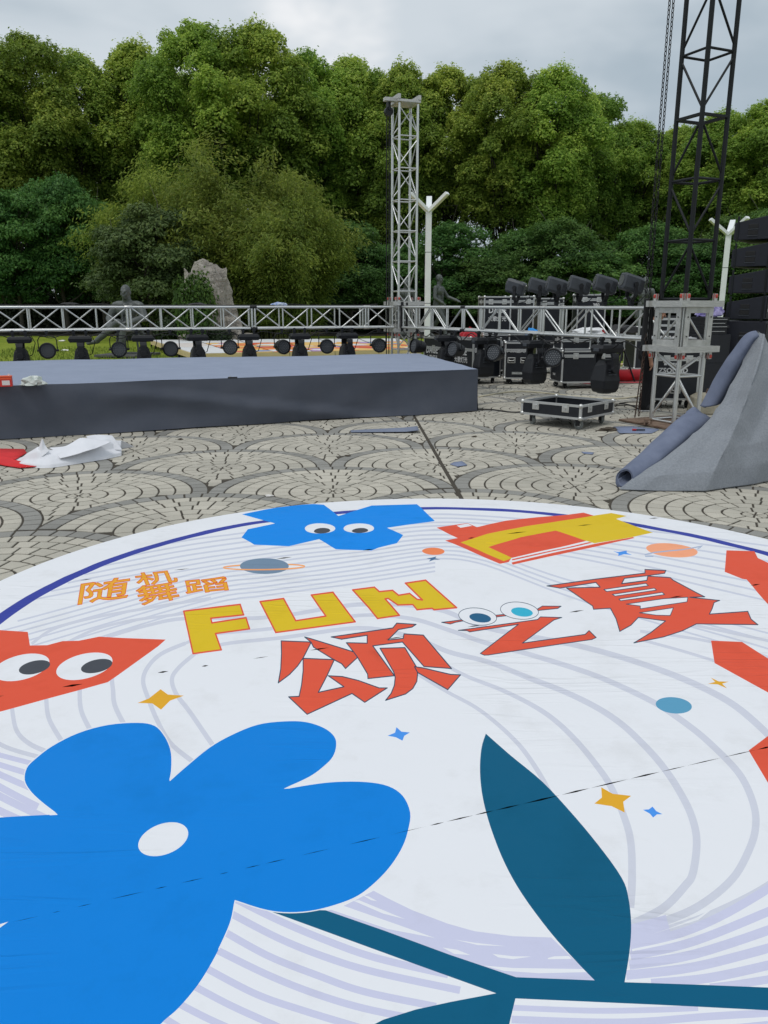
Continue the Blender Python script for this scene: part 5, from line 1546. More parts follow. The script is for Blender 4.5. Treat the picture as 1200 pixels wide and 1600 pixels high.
# rolled carpet strip lying before the stage
P0, P1 = G(548, 677), G(655, 676)
ang = math.atan2((P1 - P0).y, (P1 - P0).x); Ls = (P1 - P0).length
o = thing('carpet_strip', 'narrow dark grey carpet strip curling up in front of the stage', 'carpet scrap', (P0.x, P0.y, 0), ang)
mb = MB(); nx, ny = 20, 10
for i in range(nx + 1):
    s = i / nx
    for j in range(ny + 1):
        t = j / ny; wd = .16 + .12 * s
        y = -.05 + wd * t + .05 * (1 - s)
        z = .010 + .05 * s * max(0, t - .35) ** 1.4 + .10 * max(0, s - .8) * (1 - t * .5)
        if t < .3: z += .03 * s * (0.3 - t)
        mb.v.append((s * Ls, y, z))
for i in range(nx):
    for j in range(ny):
        a = i * (ny + 1) + j; mb.f.append((a, a + ny + 1, a + ny + 2, a + 1)); mb.m.append(0)
q = mb.build('carpet_sheet', felt('strip_felt', lin(112, 120, 138), lin(126, 134, 152)), o, smooth=True, angle=80); q.modifiers.new('thickness', 'SOLIDIFY').thickness = .006
# ================================================================== CARPET HEAP, CLOTHS
M_HEAP = pmat('grey_felt_carpet', lin(122, 127, 134), .95, col2=lin(142, 147, 153), scale=60, bump=.6, bscale=260, sheen=.1, spec=.12, detail=14, rvar=0, bdist=.002)
M_HEAP2 = pmat('grey_felt_face', lin(98, 106, 126), .95, col2=lin(118, 126, 146), scale=4, bump=.5, bscale=260, spec=.12, detail=14, rvar=0, bdist=.002)
def lattice(rows):
    n = len(rows[0]); mb = MB()
    for r_ in rows:
        for p in r_: mb.v.append(tuple(p))
    for i in range(len(rows) - 1):
        for j in range(n - 1):
            a = i * n + j; mb.f.append((a, a + 1, a + n + 1, a + n)); mb.m.append(0)
    return mb
def refine(o, levels, amp, freq, thick, seed=0.0, ground=True, soft=7, crease=0.0):
    """smooth the coarse folds, add small creases, give the cloth its thickness"""
    smooth_obj(o, levels); o.modifiers[-1].subdivision_type = 'SIMPLE'
    ms = o.modifiers.new('soften', 'SMOOTH'); ms.factor = .5; ms.iterations = soft
    bpy.context.view_layer.update()
    me = bpy.data.meshes.new_from_object(o.evaluated_get(bpy.context.evaluated_depsgraph_get()))
    o.modifiers.clear(); o.data = me
    nv = [v.normal.copy() for v in me.vertices]
    for v, nn in zip(me.vertices, nv):
        q = v.co
        k = noise.noise(Vector((q.x * freq, q.y * freq, q.z * freq * .8 + seed))) + .45 * noise.noise(Vector((q.x * freq * 2.3 + seed, q.y * freq * 2.3, q.z * freq * 2)))
        k -= crease * abs(noise.noise(Vector((q.x * freq * .7 + q.z * 1.1 + seed, q.y * freq * .6, q.z * freq * .5)))) * 1.8
        v.co = q + nn * amp * k
        if ground: v.co.z = max(v.co.z, .006)
    for p in me.polygons: p.use_smooth = True
    md = o.modifiers.new('thickness', 'SOLIDIFY'); md.thickness = thick; md.offset = -1
    return o
bpy.context.view_layer.update()
HC = Vector((2.9, 7.4, 0))
heap = thing('carpet_heap', 'big heap of crumpled grey felt carpet standing at the banner edge', 'carpet', HC)
def H(px, py, y): return at(px, py, y) - HC
rows = [[H(966, 764, 6.90), H(1000, 770, 6.86), H(1050, 772, 6.84), H(1104, 772, 6.82), H(1150, 765, 7.00), H(1200, 755, 7.20), H(1320, 733, 7.8)],
        [H(990, 745, 6.96), H(1030, 742, 6.90), H(1072, 738, 6.90), H(1118, 736, 6.86), H(1160, 730, 7.06), H(1215, 720, 7.22), H(1320, 703, 7.8)],
        [H(1030, 716, 7.10), H(1068, 708, 7.06), H(1100, 702, 7.08), H(1135, 700, 6.98), H(1172, 694, 7.16), H(1225, 684, 7.30), H(1320, 668, 7.85)],
        [H(1075, 684, 7.32), H(1100, 676, 7.26), H(1124, 668, 7.30), H(1150, 664, 7.12), H(1184, 672, 7.30), H(1235, 652, 7.36), H(1320, 635, 7.9)],
        [H(1112, 650, 7.56), H(1126, 640, 7.50), H(1146, 630, 7.50), H(1166, 622, 7.30), H(1196, 640, 7.46), H(1240, 618, 7.44), H(1315, 610, 7.92)],
        [H(1134, 612, 7.70), H(1148, 598, 7.66), H(1164, 586, 7.62), H(1180, 580, 7.46), H(1204, 596, 7.60), H(1240, 580, 7.60), H(1305, 585, 7.95)],
        [H(1158, 570, 7.80), H(1168, 558, 7.78), H(1178, 548, 7.74), H(1190, 545, 7.62), H(1208, 560, 7.72), H(1235, 556, 7.76), H(1290, 565, 8.0)],
        [H(1168, 532, 7.88), H(1173, 519, 7.88), H(1184, 514, 7.86), H(1196, 519, 7.80), H(1204, 536, 7.82), H(1218, 560, 7.90), H(1265, 580, 8.05)],
        [Vector((.92, .72, 1.05)), Vector((.98, .78, 1.08)), Vector((1.03, .80, 1.08)), Vector((1.08, .82, 1.05)), Vector((1.16, .80, 1.0)), Vector((1.3, .8, .95)), Vector((1.5, .85, .9))],
        [Vector((.70, 1.15, .02)), Vector((.84, 1.22, .02)), Vector((.98, 1.28, .02)), Vector((1.1, 1.3, .02)), Vector((1.25, 1.3, .02)), Vector((1.5, 1.25, .02)), Vector((1.8, 1.15, .02))]]
for v in rows[0]: v.z = .01
o = lattice(rows).build('draped_sheet', M_HEAP, heap); refine(o, 4, .024, 2.4, .009, 1.3, soft=4, crease=1.0)
def roll(name, pts, rs, mat, parent, turns=1.6, squash=(1.0, 1.0), n=48, rot=0.0, dent=.12, cut=0.0):
    """a loosely rolled sheet along a bent axis: spiral section, dented, flattening towards one end"""
    ax = cat_rom([tuple(p) for p in pts], 8); ax = [Vector(p) for p in ax]; m = len(ax) - 1
    mb = MB()
    for i, c in enumerate(ax):
        s = i / m; d = (ax[min(i + 1, m)] - ax[max(i - 1, 0)]).normalized(); x = d.cross(Vector((0, 0, 1))).normalized(); z = x.cross(d)
        f = s * (len(rs) - 1); k0 = min(int(f), len(rs) - 2); r_ = rs[k0] + (rs[k0 + 1] - rs[k0]) * (f - k0); sq = squash[0] + (squash[1] - squash[0]) * s
        for k in range(n + 1):
            a = 2 * PI * turns * k / n + rot; t = k / n
            q = r_ * (1 - .36 * (1 - t)) * (1 + dent * noise.noise((s * 2.6, math.cos(a) * 1.1, math.sin(a) * 1.1 + c.x)) + .4 * dent * noise.noise((s * 7, math.cos(a) * 2, math.sin(a) * 2)))
            mb.v.append(tuple(c + x * (q * math.cos(a)) + z * (q * sq * math.sin(a)) + d * (cut * math.sin(a) * r_ * (1 - s))))
    for i in range(m):
        for k in range(n):
            a = i * (n + 1) + k; mb.f.append((a, a + 1, a + n + 2, a + n + 1)); mb.m.append(0)
    o = mb.build(name, mat, parent, smooth=True, angle=80); md = o.modifiers.new('thickness', 'SOLIDIFY'); md.thickness = .007
    return o
roll('rolled_edge', [H(976, 748, 7.02), H(1012, 722, 7.22), H(1052, 688, 7.48), H(1082, 664, 7.74), H(1100, 662, 7.86)], [.095, .125, .155, .165, .10], M_HEAP2, heap, 2.4, (.80, .85), rot=3.4, dent=.16, cut=.5)
roll('rolled_fold', [H(1112, 632, 7.96), H(1130, 598, 7.94), H(1152, 560, 7.90), H(1170, 531, 7.88), H(1184, 522, 7.86)], [.14, .135, .115, .085, .05], M_HEAP2, heap, 1.5, (.70, .9), rot=1.0, dent=.14, cut=-.4)
rows = [[H(1070, 644, 7.82), H(1084, 634, 7.84), H(1097, 646, 7.82)], [H(1078, 664, 7.64), H(1092, 657, 7.62), H(1106, 666, 7.66)], [H(1086, 690, 7.5), H(1098, 690, 7.5), H(1106, 690, 7.55)], [H(1050, 712, 7.28), H(1080, 714, 7.2), H(1100, 712, 7.2)]]
o = lattice(rows).build('folded_flap', M_HEAP2, heap); refine(o, 3, .008, 3, .008, 4.0)
# ---- white cloth bundle and the red sheet beside the stage
M_WHITECLOTH = pmat('white_felt', (.70, .71, .75), .9, var=.05, scale=5, bump=.3, bscale=200, bdist=.002, rvar=0)
WC = G(110, 725); WC = Vector((WC.x, WC.y + .2, 0))
wb = thing('white_cloth_bundle', 'folded bundle of white felt cloth lying on the paving before the stage', 'cloth', WC)
xs = [128, 235, 360, 480, 640, 820, 1000, 1148]
g0 = [388, 415, 432, 430, 406, 376, 346, 312]; c2_ = [386, 350, 338, 352, 318, 288, 255, 250]; c3_ = [384, 318, 262, 300, 255, 215, 190, 215]; c4_ = [382, 296, 220, 252, 226, 172, 140, 170]
P6 = lambda x, y: (x / 6.0, 660 + y / 6.0)
rows = [[], [], [], [], [], []]
for i, x in enumerate(xs):
    b_ = G(*P6(x, g0[i])); Y = b_.y
    rows[0].append(b_ - WC)
    rows[1].append(at(*P6(x, g0[i] - (4 if i == 0 else 34)), Y + .02) - WC)
    rows[2].append(at(*P6(x, c2_[i]), Y + .12 - (.04 if i in (3, 4, 5) else 0)) - WC)
    rows[3].append(at(*P6(x, c3_[i]), Y + .16) - WC)
    rows[4].append(at(*P6(x, c4_[i]), Y + .26) - WC)
    rows[5].append(Vector((b_.x - WC.x, Y + .50 - WC.y, .01)))
o = lattice(rows).build('folded_cloth', M_WHITECLOTH, wb); refine(o, 3, .009, 6, .005, .7)
def WZ(x, y, Y): return at(*P6(x, y), Y) - WC
Yb = G(*P6(640, 406)).y
rows = [[WZ(450, 242, Yb + .20), WZ(620, 226, Yb + .28), WZ(750, 140, Yb + .40), WZ(900, 160, Yb + .42), WZ(1045, 184, Yb + .42)],
        [WZ(500, 268, Yb + .14), WZ(640, 250, Yb + .18), WZ(780, 190, Yb + .30), WZ(900, 195, Yb + .36), WZ(1040, 188, Yb + .40)],
        [WZ(530, 310, Yb + .05), WZ(670, 285, Yb + .09), WZ(800, 235, Yb + .2), WZ(900, 222, Yb + .3), WZ(1020, 196, Yb + .38)],
        [WZ(555, 345, Yb - .02), WZ(690, 310, Yb + .04), WZ(830, 270, Yb + .15), WZ(900, 248, Yb + .26), WZ(1000, 204, Yb + .36)]]
o = lattice(rows).build('folded_flap', M_WHITECLOTH, wb); refine(o, 3, .006, 6, .005, 2.7)
Ys = G(*P6(400, 432)).y
rows = [[WZ(345, 275, Ys + .18), WZ(392, 262, Ys + .16), WZ(445, 240, Ys + .18)], [WZ(372, 215, Ys + .2), WZ(396, 205, Ys + .17), WZ(425, 215, Ys + .2)], [WZ(392, 158, Ys + .2), WZ(396, 152, Ys + .19), WZ(402, 160, Ys + .2)]]
rows.insert(0, [WZ(352, 330, Ys + .14), WZ(400, 320, Ys + .12), WZ(470, 262, Ys + .17)])
o = lattice(rows).build('standing_corner', M_WHITECLOTH, wb); refine(o, 3, .003, 6, .004, 1.0)
rows = [[WZ(800, 128, Yb + .62), WZ(900, 112, Yb + .66), WZ(1060, 120, Yb + .66)], [WZ(830, 190, Yb + .60), WZ(950, 180, Yb + .60), WZ(1110, 190, Yb + .62)], [WZ(880, 260, Yb + .52), WZ(1000, 260, Yb + .54), WZ(1160, 265, Yb + .58)]]
o = lattice(rows).build('rear_fold', M_WHITECLOTH, wb); refine(o, 3, .004, 6, .004, 3.0)
M_REDSHEET = pmat('red_felt_sheet', lin(204, 44, 48), .9, var=.12, scale=6, rvar=0)
scrap('red_cloth', 'flat red cloth sheet under the end of the white bundle', [(-70, 705), (-20, 704), (38, 704), (42, 709), (22, 722), (62, 731), (30, 733), (-10, 727), (-70, 722)], M_REDSHEET, 'cloth', lift=.03, seed=7)
# ================================================================== STATUES AND THE WORKER
def capsule(mb, a, b, r0, r1=None, n=10):
    r1 = r0 if r1 is None else r1
    mb.tube(a, b, r0, r1, n); mb.ell(a, (r0,) * 3, n, 6); mb.ell(b, (r1,) * 3, n, 6)
def limb(mb, pts, rs, n=10):
    for i in range(len(pts) - 1): capsule(mb, pts[i], pts[i + 1], rs[i], rs[i + 1], n)
def hand(mb, w, d, side=1, curl=.5):
    """palm and five bent fingers; w wrist, d direction of the forearm"""
    w, d = Vector(w), Vector(d).normalized()
    up = Vector((0, 0, 1)) if abs(d.z) < .8 else Vector((0, -1, 0))
    x = d.cross(up).normalized(); z = x.cross(d).normalized()
    c = w + d * .055
    capsule(mb, w, c + d * .03, .030, .034, 8); capsule(mb, c + x * .022 + d * .025, c - x * .022 + d * .025, .024, .024, 8)
    for k, L in enumerate((.062, .074, .070, .052)):
        b = c + d * .042 + x * (.030 - .020 * k)
        m = b + d * (L * .5) - z * (L * .15 * curl); e = m + d * (L * .35) - z * (L * .55 * curl)
        limb(mb, [b, m, e], [.0105, .0095, .008], 6)
    b = w + d * .03 + x * (.034 * side); m = b + d * .035 + x * (.024 * side) - z * .01; e = m + d * .032 - z * .012
    limb(mb, [b, m, e], [.014, .012, .009], 6)
def head_shape(mb, c, yaw=0.0, pitch=0.0, k=1.0):
    """skull, jaw, brow, nose, ears, lips; faces -y before turning"""
    M = Matrix.Translation(c) @ Matrix.Rotation(yaw, 4, 'Z') @ Matrix.Rotation(pitch, 4, 'X') @ Matrix.Scale(k, 4)
    mb.ell((0, .012, .03), (.076, .096, .098), 16, 12, M); mb.ell((0, -.022, -.045), (.056, .064, .072), 14, 10, M)
    mb.ell((0, -.062, -.088), (.026, .024, .022), 8, 6, M)                                   # chin
    for s in (-1, 1):
        mb.ell((s * .03, -.082, .026), (.026, .014, .010), 8, 6, M)                            # brow
        mb.ell((s * .030, -.080, .004), (.013, .010, .009), 8, 6, M)                            # eyelids
        mb.ell((s * .078, .012, -.004), (.010, .020, .032), 8, 6, M)                           # ear
        mb.ell((s * .04, -.066, -.028), (.022, .020, .022), 8, 6, M)                          # cheek
    v = [M @ Vector(p) for p in ((0, -.084, .018), (0, -.112, -.022))]
    capsule(mb, v[0], v[1], .010, .016, 8)
    mb.ell((0, -.088, -.052), (.024, .010, .007), 8, 6, M); mb.ell((0, -.086, -.064), (.020, .010, .007), 8, 6, M)   # lips
def fuse(mb, name, mat, parent, voxel=.014, smooth=3, loc=None, rot=None):
    o = mb.build(name, mat, parent, loc=loc, rot=rot)
    md = o.modifiers.new('fuse', 'REMESH'); md.mode = 'VOXEL'; md.voxel_size = voxel; md.use_smooth_shade = True
    if smooth:
        ms = o.modifiers.new('soften', 'SMOOTH'); ms.factor = .5; ms.iterations = smooth
    bpy.context.view_layer.update()
    me = bpy.data.meshes.new_from_object(o.evaluated_get(bpy.context.evaluated_depsgraph_get()))
    o.modifiers.clear(); o.data = me
    for p in me.polygons: p.use_smooth = True
    return o
def standing(mb, la, ra, lleg, rleg, coat=True, hy=0.0, head_yaw=0, lean=0.0):
    """la/ra: shoulder, elbow, wrist; legs: hip, knee, ankle, toe"""
    mb.ell((0, 0, .98), (.165, .125, .14), 14, 10); mb.ell((0, .0, 1.16), (.155, .115, .17), 14, 10)
    mb.ell((0, -.01 + lean * .5, 1.34), (.185, .130, .16), 14, 10)
    capsule(mb, (-.16, lean, 1.43), (.16, lean, 1.43), .075, .075)
    capsule(mb, (0, .0 + lean, 1.44), (0, -.015 + lean * 1.2, 1.58), .075, .07)
    head_shape(mb, (0, -.02 + lean * 1.3, 1.675), head_yaw, 0, 1.12)
    for arm, s in ((la, -1), (ra, 1)):
        limb(mb, arm, [.068, .055, .042]); d = Vector(arm[2]) - Vector(arm[1]); capsule(mb, arm[2] , Vector(arm[2]) - d.normalized() * .04, .050, .052)
        hand(mb, arm[2], d, s)
    for leg in (lleg, rleg):
        limb(mb, leg[:3], [.098, .072, .055]); capsule(mb, leg[2], leg[3], .045, .038)
        capsule(mb, Vector(leg[2]) + Vector((0, .03, -.03)), Vector(leg[3]) + Vector((0, 0, -.01)), .042, .036)
    if coat:
        for k in range(12):
            a = 2 * PI * k / 12; c, s = math.cos(a), math.sin(a)
            capsule(mb, (.14 * c, .105 * s, 1.08), (.215 * c, .165 * s, .70), .035, .03, 8)
        for s in (-1, 1):
            limb(mb, [(s * .05, -.118 + lean, 1.46), (s * .03, -.142, 1.32), (s * .012, -.15, 1.10)], [.016, .02, .014], 6)
            capsule(mb, (s * .11, -.12, 1.02), (s * .16, -.11, 1.0), .018, .018, 6)
M_PLINTH = pmat('plinth_granite', lin(84, 84, 82), .8, var=.2, scale=12)

# walking statue right of the lamp post
S = 1.70
p = at(685, 478, 41.0)
st = thing('bronze_statue', 'dark bronze statue of a striding man in a coat right of the lamp post', 'statue', (p.x, 41.0, 0), R(58), None, S)
mb = MB()
standing(mb, [(-.20, 0, 1.43), (-.27, -.02, 1.15), (-.16, -.22, 1.00)], [(.20, 0, 1.43), (.30, -.14, 1.18), (.34, -.42, 1.08)],
         [(-.09, 0, .95), (-.10, -.24, .55), (-.10, -.30, .12), (-.10, -.46, .10)], [(.09, 0, .95), (.10, .06, .52), (.10, .34, .14), (.10, .20, .06)], head_yaw=.1)
fuse(mb, 'figure', M_BRONZE, st)
mb = MB(); mb.box((0, -.05, .025), (.7, 1.1, .05)); mb.build('plinth', M_PLINTH, st, bevel=.01)
# robed statue behind the middle tower
p = at(634, 478, 41.0)
st = thing('bronze_statue', 'grey statue in a long robe seen through the middle tower', 'statue', (p.x, 41.0, 0), R(6), None, 1.6)
mb = MB()
standing(mb, [(-.20, 0, 1.43), (-.28, 0, 1.14), (-.08, -.18, 1.12)], [(.20, 0, 1.43), (.29, 0, 1.14), (.08, -.18, 1.10)],
         [(-.09, 0, .95), (-.10, -.02, .5), (-.10, 0, .08), (-.10, -.16, .05)], [(.09, 0, .95), (.10, -.02, .5), (.10, 0, .08), (.10, -.16, .05)])
for k in range(14):
    a = 2 * PI * k / 14; capsule(mb, (.15 * math.cos(a), .12 * math.sin(a), 1.05), (.25 * math.cos(a), .2 * math.sin(a), .12), .05, .06, 8)
fuse(mb, 'figure', M_BRONZE, st)
mb = MB(); mb.box((0, 0, .025), (.8, .7, .05)); mb.build('plinth', M_PLINTH, st, bevel=.01)
# statue behind the rightmost beam light
p = at(1006, 478, 36.0)
st = thing('bronze_statue', 'grey statue whose round head shows between the last beam light and the black tower', 'statue', (p.x, 36.0, 0), R(-30), None, 1.55)
mb = MB()
standing(mb, [(-.20, 0, 1.43), (-.34, -.06, 1.22), (-.42, -.30, 1.22)], [(.20, 0, 1.43), (.28, .02, 1.15), (.16, -.2, 1.02)],
         [(-.09, 0, .95), (-.10, -.06, .5), (-.10, 0, .08), (-.10, -.16, .05)], [(.09, 0, .95), (.10, .04, .5), (.10, .1, .08), (.10, -.06, .05)])
fuse(mb, 'figure', M_BRONZE, st)
mb = MB(); mb.box((0, 0, .025), (.7, .7, .05)); mb.build('plinth', M_PLINTH, st, bevel=.01)
# seated statue behind the left truss
p = G(205, 555.5)
S = 1.56
st = thing('seated_statue', 'bronze statue of a bald man seated with crossed legs behind the truss', 'statue', (p.x, p.y, 0), R(-12), None, S)
mb = MB()
mb.ell((0, .02, .56), (.19, .16, .13), 14, 10); mb.ell((0, .02, .74), (.175, .13, .18), 14, 10); mb.ell((0, .0, .93), (.25, .16, .17), 14, 10)
capsule(mb, (-.21, .02, 1.02), (.21, .02, 1.02), .10, .10); capsule(mb, (0, .02, 1.04), (0, -.01, 1.18), .10, .09)
head_shape(mb, (0, -.03, 1.275), .12, -.05, 1.30)
limb(mb, [(-.27, .02, 1.00), (-.40, -.04, .76), (-.24, -.30, .66)], [.10, .085, .055]); hand(mb, (-.20, -.30, .66), (.6, -.7, -.1), -1)
limb(mb, [(.27, .02, 1.00), (.40, -.06, .78), (.20, -.32, .68)], [.10, .085, .055]); hand(mb, (.20, -.32, .68), (-.7, -.6, 0), 1)
limb(mb, [(.10, 0, .54), (.10, -.44, .56), (.06, -.46, .12)], [.12, .085, .06]); capsule(mb, (.06, -.45, .09), (.04, -.64, .075), .05, .042)
limb(mb, [(-.09, 0, .56), (.02, -.46, .68), (-.44, -.50, .34)], [.12, .085, .06]); capsule(mb, (-.45, -.50, .31), (-.63, -.56, .27), .05, .04)
for k in range(8):
    x_ = -.26 + k * .075; capsule(mb, (x_ * .8, -.02, .66), (x_ * 1.15, .08, .34), .05, .045, 8)
for s in (-1, 1): limb(mb, [(s * .06, -.12, 1.05), (s * .05, -.15, .86), (s * .03, -.16, .66)], [.02, .024, .02], 6)
capsule(mb, (-.3, -.36, .60), (.22, -.4, .58), .05, .05)
fuse(mb, 'figure', M_BRONZE, st, .015)
mb = MB()
mb.tube((-.034, -.122, 1.272), (-.034, -.128, 1.272), .022, n=12); mb.tube((.02, -.124, 1.272), (.02, -.13, 1.272), .022, n=12)
mb.build('spectacles', M_BRONZE, st)
mb = MB(); mb.box((0, .05, .43), (.50, .40, .05)); mb.build('stool_seat', M_BRONZE, st, bevel=.01)
for sx in (-1, 1):
    for sy in (-1, 1): bar('stool_leg', (sx * .22, .05 + sy * .16, .41), (sx * .25, .05 + sy * .18, .05), .022, M_BRONZE, st, 8)
mb = MB(); mb.box((0, -.12, .025), (.92, 1.1, .05)); mb.build('plinth', M_PLINTH, st, bevel=.01)

# ---- the worker behind the right tower: stands side on, bent a little towards the tower
M_SKIN = pmat('skin', lin(168, 124, 100), .55, var=.08); M_SHIRT = pmat('black_shirt', lin(26, 26, 30), .9, var=.2); M_TROUS = pmat('black_trousers', lin(22, 22, 26), .9, var=.2)
M_SHOE = pmat('black_shoe', lin(34, 34, 36), .6); M_SOLE = pmat('shoe_sole', (.6, .6, .6), .7); M_HAIR = pmat('black_hair', (.012, .011, .010), .6)
p = at(1009, 560, 12.45)
wk = thing('person', 'person in black standing behind the right tower with one arm hanging', 'person', (p.x + .03, 12.45, 0), R(84), None, .95)
arm_near = [(-.19, -.03, 1.36), (-.235, .05, 1.08), (-.235, .0, .84)]; arm_far = [(.19, -.05, 1.36), (.23, -.02, 1.08), (.22, -.10, .84)]
legs = ([(-.09, .02, .92), (-.095, -.02, .50), (-.095, .03, .09), (-.095, -.13, .06)], [(.09, .02, .92), (.095, -.10, .50), (.095, -.06, .09), (.095, -.22, .06)])
mb = MB()
mb.ell((0, .02, .95), (.155, .115, .13), 14, 10); mb.ell((0, .0, 1.13), (.145, .11, .17), 14, 10); mb.ell((0, -.01, 1.29), (.17, .12, .15), 14, 10)
capsule(mb, (-.15, -.03, 1.37), (.15, -.03, 1.37), .065); capsule(mb, (0, -.03, 1.38), (0, -.08, 1.48), .058, .052)
head_shape(mb, (0, -.12, 1.565), 0, .3)
for arm, s in ((arm_near, -1), (arm_far, 1)):
    limb(mb, arm, [.055, .045, .032]); hand(mb, arm[2], Vector(arm[2]) - Vector(arm[1]), s, .8)
for leg in legs: limb(mb, leg[:3], [.09, .062, .045]); capsule(mb, leg[2], leg[3], .035, .03)
fuse(mb, 'body', M_SKIN, wk, .010, 2)
mb = MB()
mb.ell((0, .02, .97), (.175, .135, .13), 14, 10); mb.ell((0, .0, 1.13), (.165, .13, .17), 14, 10); mb.ell((0, -.01, 1.29), (.19, .14, .15), 14, 10); capsule(mb, (-.155, -.03, 1.37), (.155, -.03, 1.37), .083)
for arm in (arm_near, arm_far):
    a, b = Vector(arm[0]), Vector(arm[1]); capsule(mb, a, a.lerp(b, .9), .076, .064)
fuse(mb, 'shirt', M_SHIRT, wk, .012, 3)
mb = MB(); mb.ell((0, .02, .90), (.178, .138, .12), 14, 10)
for leg in legs: limb(mb, leg[:3], [.115, .088, .078])
fuse(mb, 'trousers', M_TROUS, wk, .012, 3)
for leg in legs:
    a, b = Vector(leg[2]), Vector(leg[3]); mb = MB(); capsule(mb, a + Vector((0, .03, -.02)), b + Vector((0, -.01, .0)), .05, .046); capsule(mb, a, a + Vector((0, 0, -.02)), .052, .05)
    sh = fuse(mb, 'shoe', M_SHOE, wk, .012, 2)
    mb = MB(); mb.box(((a.x + b.x) / 2, (a.y + b.y) / 2 - .005, .012), (.085, .27, .022)); mb.build('sole', M_SOLE, sh, bevel=.008)
mb = MB(); Mh = Matrix.Translation((0, -.12, 1.565)) @ Matrix.Rotation(.3, 4, 'X')
mb.ell((0, .028, .045), (.086, .100, .094), 14, 10, Mh); mb.ell((0, .06, -.01), (.078, .06, .07), 12, 8, Mh)
fuse(mb, 'hair', M_HAIR, wk, .012, 2)
# ================================================================== TREES, BAMBOO, SHRUBS, ROCK, LAMP POSTS
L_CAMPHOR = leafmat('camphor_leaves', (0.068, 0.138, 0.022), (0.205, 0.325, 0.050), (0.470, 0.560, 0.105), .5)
L_DEEP = leafmat('maple_leaves', (0.026, 0.078, 0.022), (0.068, 0.160, 0.036), (0.155, 0.275, 0.062), .42)
L_OLIVE = leafmat('olive_leaves', (0.034, 0.066, 0.022), (0.072, 0.118, 0.036), (0.14, 0.195, 0.060), .35)
L_BAMBOO = leafmat('bamboo_leaves', (0.060, 0.115, 0.018), (0.155, 0.228, 0.038), (0.31, 0.375, 0.066), .45)
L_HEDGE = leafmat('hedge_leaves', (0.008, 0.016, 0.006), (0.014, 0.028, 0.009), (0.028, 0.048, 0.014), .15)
L_SHRUB = leafmat('shrub_leaves', (0.022, 0.060, 0.010), (0.050, 0.105, 0.016), (0.10, 0.165, 0.026), .28)
M_BARK = pmat('dark_bark', (0.020, 0.017, 0.014), .95, col2=(0.045, 0.04, 0.034), scale=4, streak=(3, 3, .6), bump=.8, bscale=16, bdist=.05)
M_BARK2 = pmat('grey_bark', (0.07, 0.062, 0.052), .95, col2=(0.12, 0.11, 0.095), scale=4, streak=(3, 3, .6), bump=.8, bscale=16, bdist=.05)
M_CULM = pmat('bamboo_culm', (0.10, 0.11, 0.03), .5, var=.3)

def leaf_mesh(name, P, N, L, W, tint, mat, rng, droop=None):
    """kite shaped leaves at P, facing N, lengths L, widths W"""
    n = len(P)
    N = N / np.maximum(1e-6, np.linalg.norm(N, axis=1))[:, None]
    t = rng.normal(size=(n, 3)) if droop is None else droop + rng.normal(size=(n, 3)) * .35
    t -= N * (t * N).sum(1)[:, None]; t /= np.maximum(1e-6, np.linalg.norm(t, axis=1))[:, None]
    b = np.cross(N, t)
    V = np.empty((n, 4, 3))
    V[:, 0] = P - t * (L * .5)[:, None]; V[:, 1] = P + b * (W * .5)[:, None] - t * (L * .05)[:, None] + N * (L * .08)[:, None]
    V[:, 2] = P + t * (L * .5)[:, None]; V[:, 3] = P - b * (W * .5)[:, None] - t * (L * .05)[:, None] + N * (L * .08)[:, None]
    me = bpy.data.meshes.new(name)
    me.vertices.add(n * 4); me.vertices.foreach_set('co', V.reshape(-1).astype(np.float32))
    me.loops.add(n * 4); me.loops.foreach_set('vertex_index', np.arange(n * 4, dtype=np.int32))
    me.polygons.add(n); me.polygons.foreach_set('loop_start', np.arange(0, n * 4, 4, dtype=np.int32))
    try: me.polygons.foreach_set('loop_total', np.full(n, 4, dtype=np.int32))
    except Exception: pass
    a = me.attributes.new('tint', 'FLOAT', 'FACE'); a.data.foreach_set('value', np.clip(tint, 0, 1).astype(np.float32))
    me.materials.append(mat); me.update(calc_edges=True)
    return me
def rand_dir(rng, n):
    v = rng.normal(size=(n, 3)); return v / np.linalg.norm(v, axis=1)[:, None]
def lobe_leaves(rng, lobes, per, size, spread=.25, up=.25, low=-.55, rag=.30):
    """leaves on the shells of many small billows, with twigs that break the outline"""
    P, N, T = [], [], []
    for (c, r, k, tint) in lobes:
        n = int(per * k); d = rand_dir(rng, int(n * 2.2) + 20); d = d[d[:, 2] > low + rng.normal(size=len(d)) * .18][:n]
        n = len(d)
        rad = 1 - np.abs(rng.normal(size=n)) * spread
        ph = np.array([noise.noise(Vector((x * 2.4 + c[0], y * 2.4 + c[1], z * 2.4 + c[2]))) + .6 * noise.noise(Vector((x * 6 + c[2], y * 6, z * 6 + c[0]))) for x, y, z in d])
        rad = rad * (1 + rag * ph)
        far = rng.uniform(0, 1, n) < .05; rad = np.where(far, rad * rng.uniform(1.05, 1.35, n), rad)
        p = np.array(c) + d * np.array(r) * rad[:, None]
        P.append(p); nn = d + rng.normal(size=(n, 3)) * .55; nn[:, 2] += up; N.append(nn)
        T.append(tint + rng.normal(size=n) * .15 + .16 * ph)
    return np.vstack(P), np.vstack(N), np.concatenate(T)
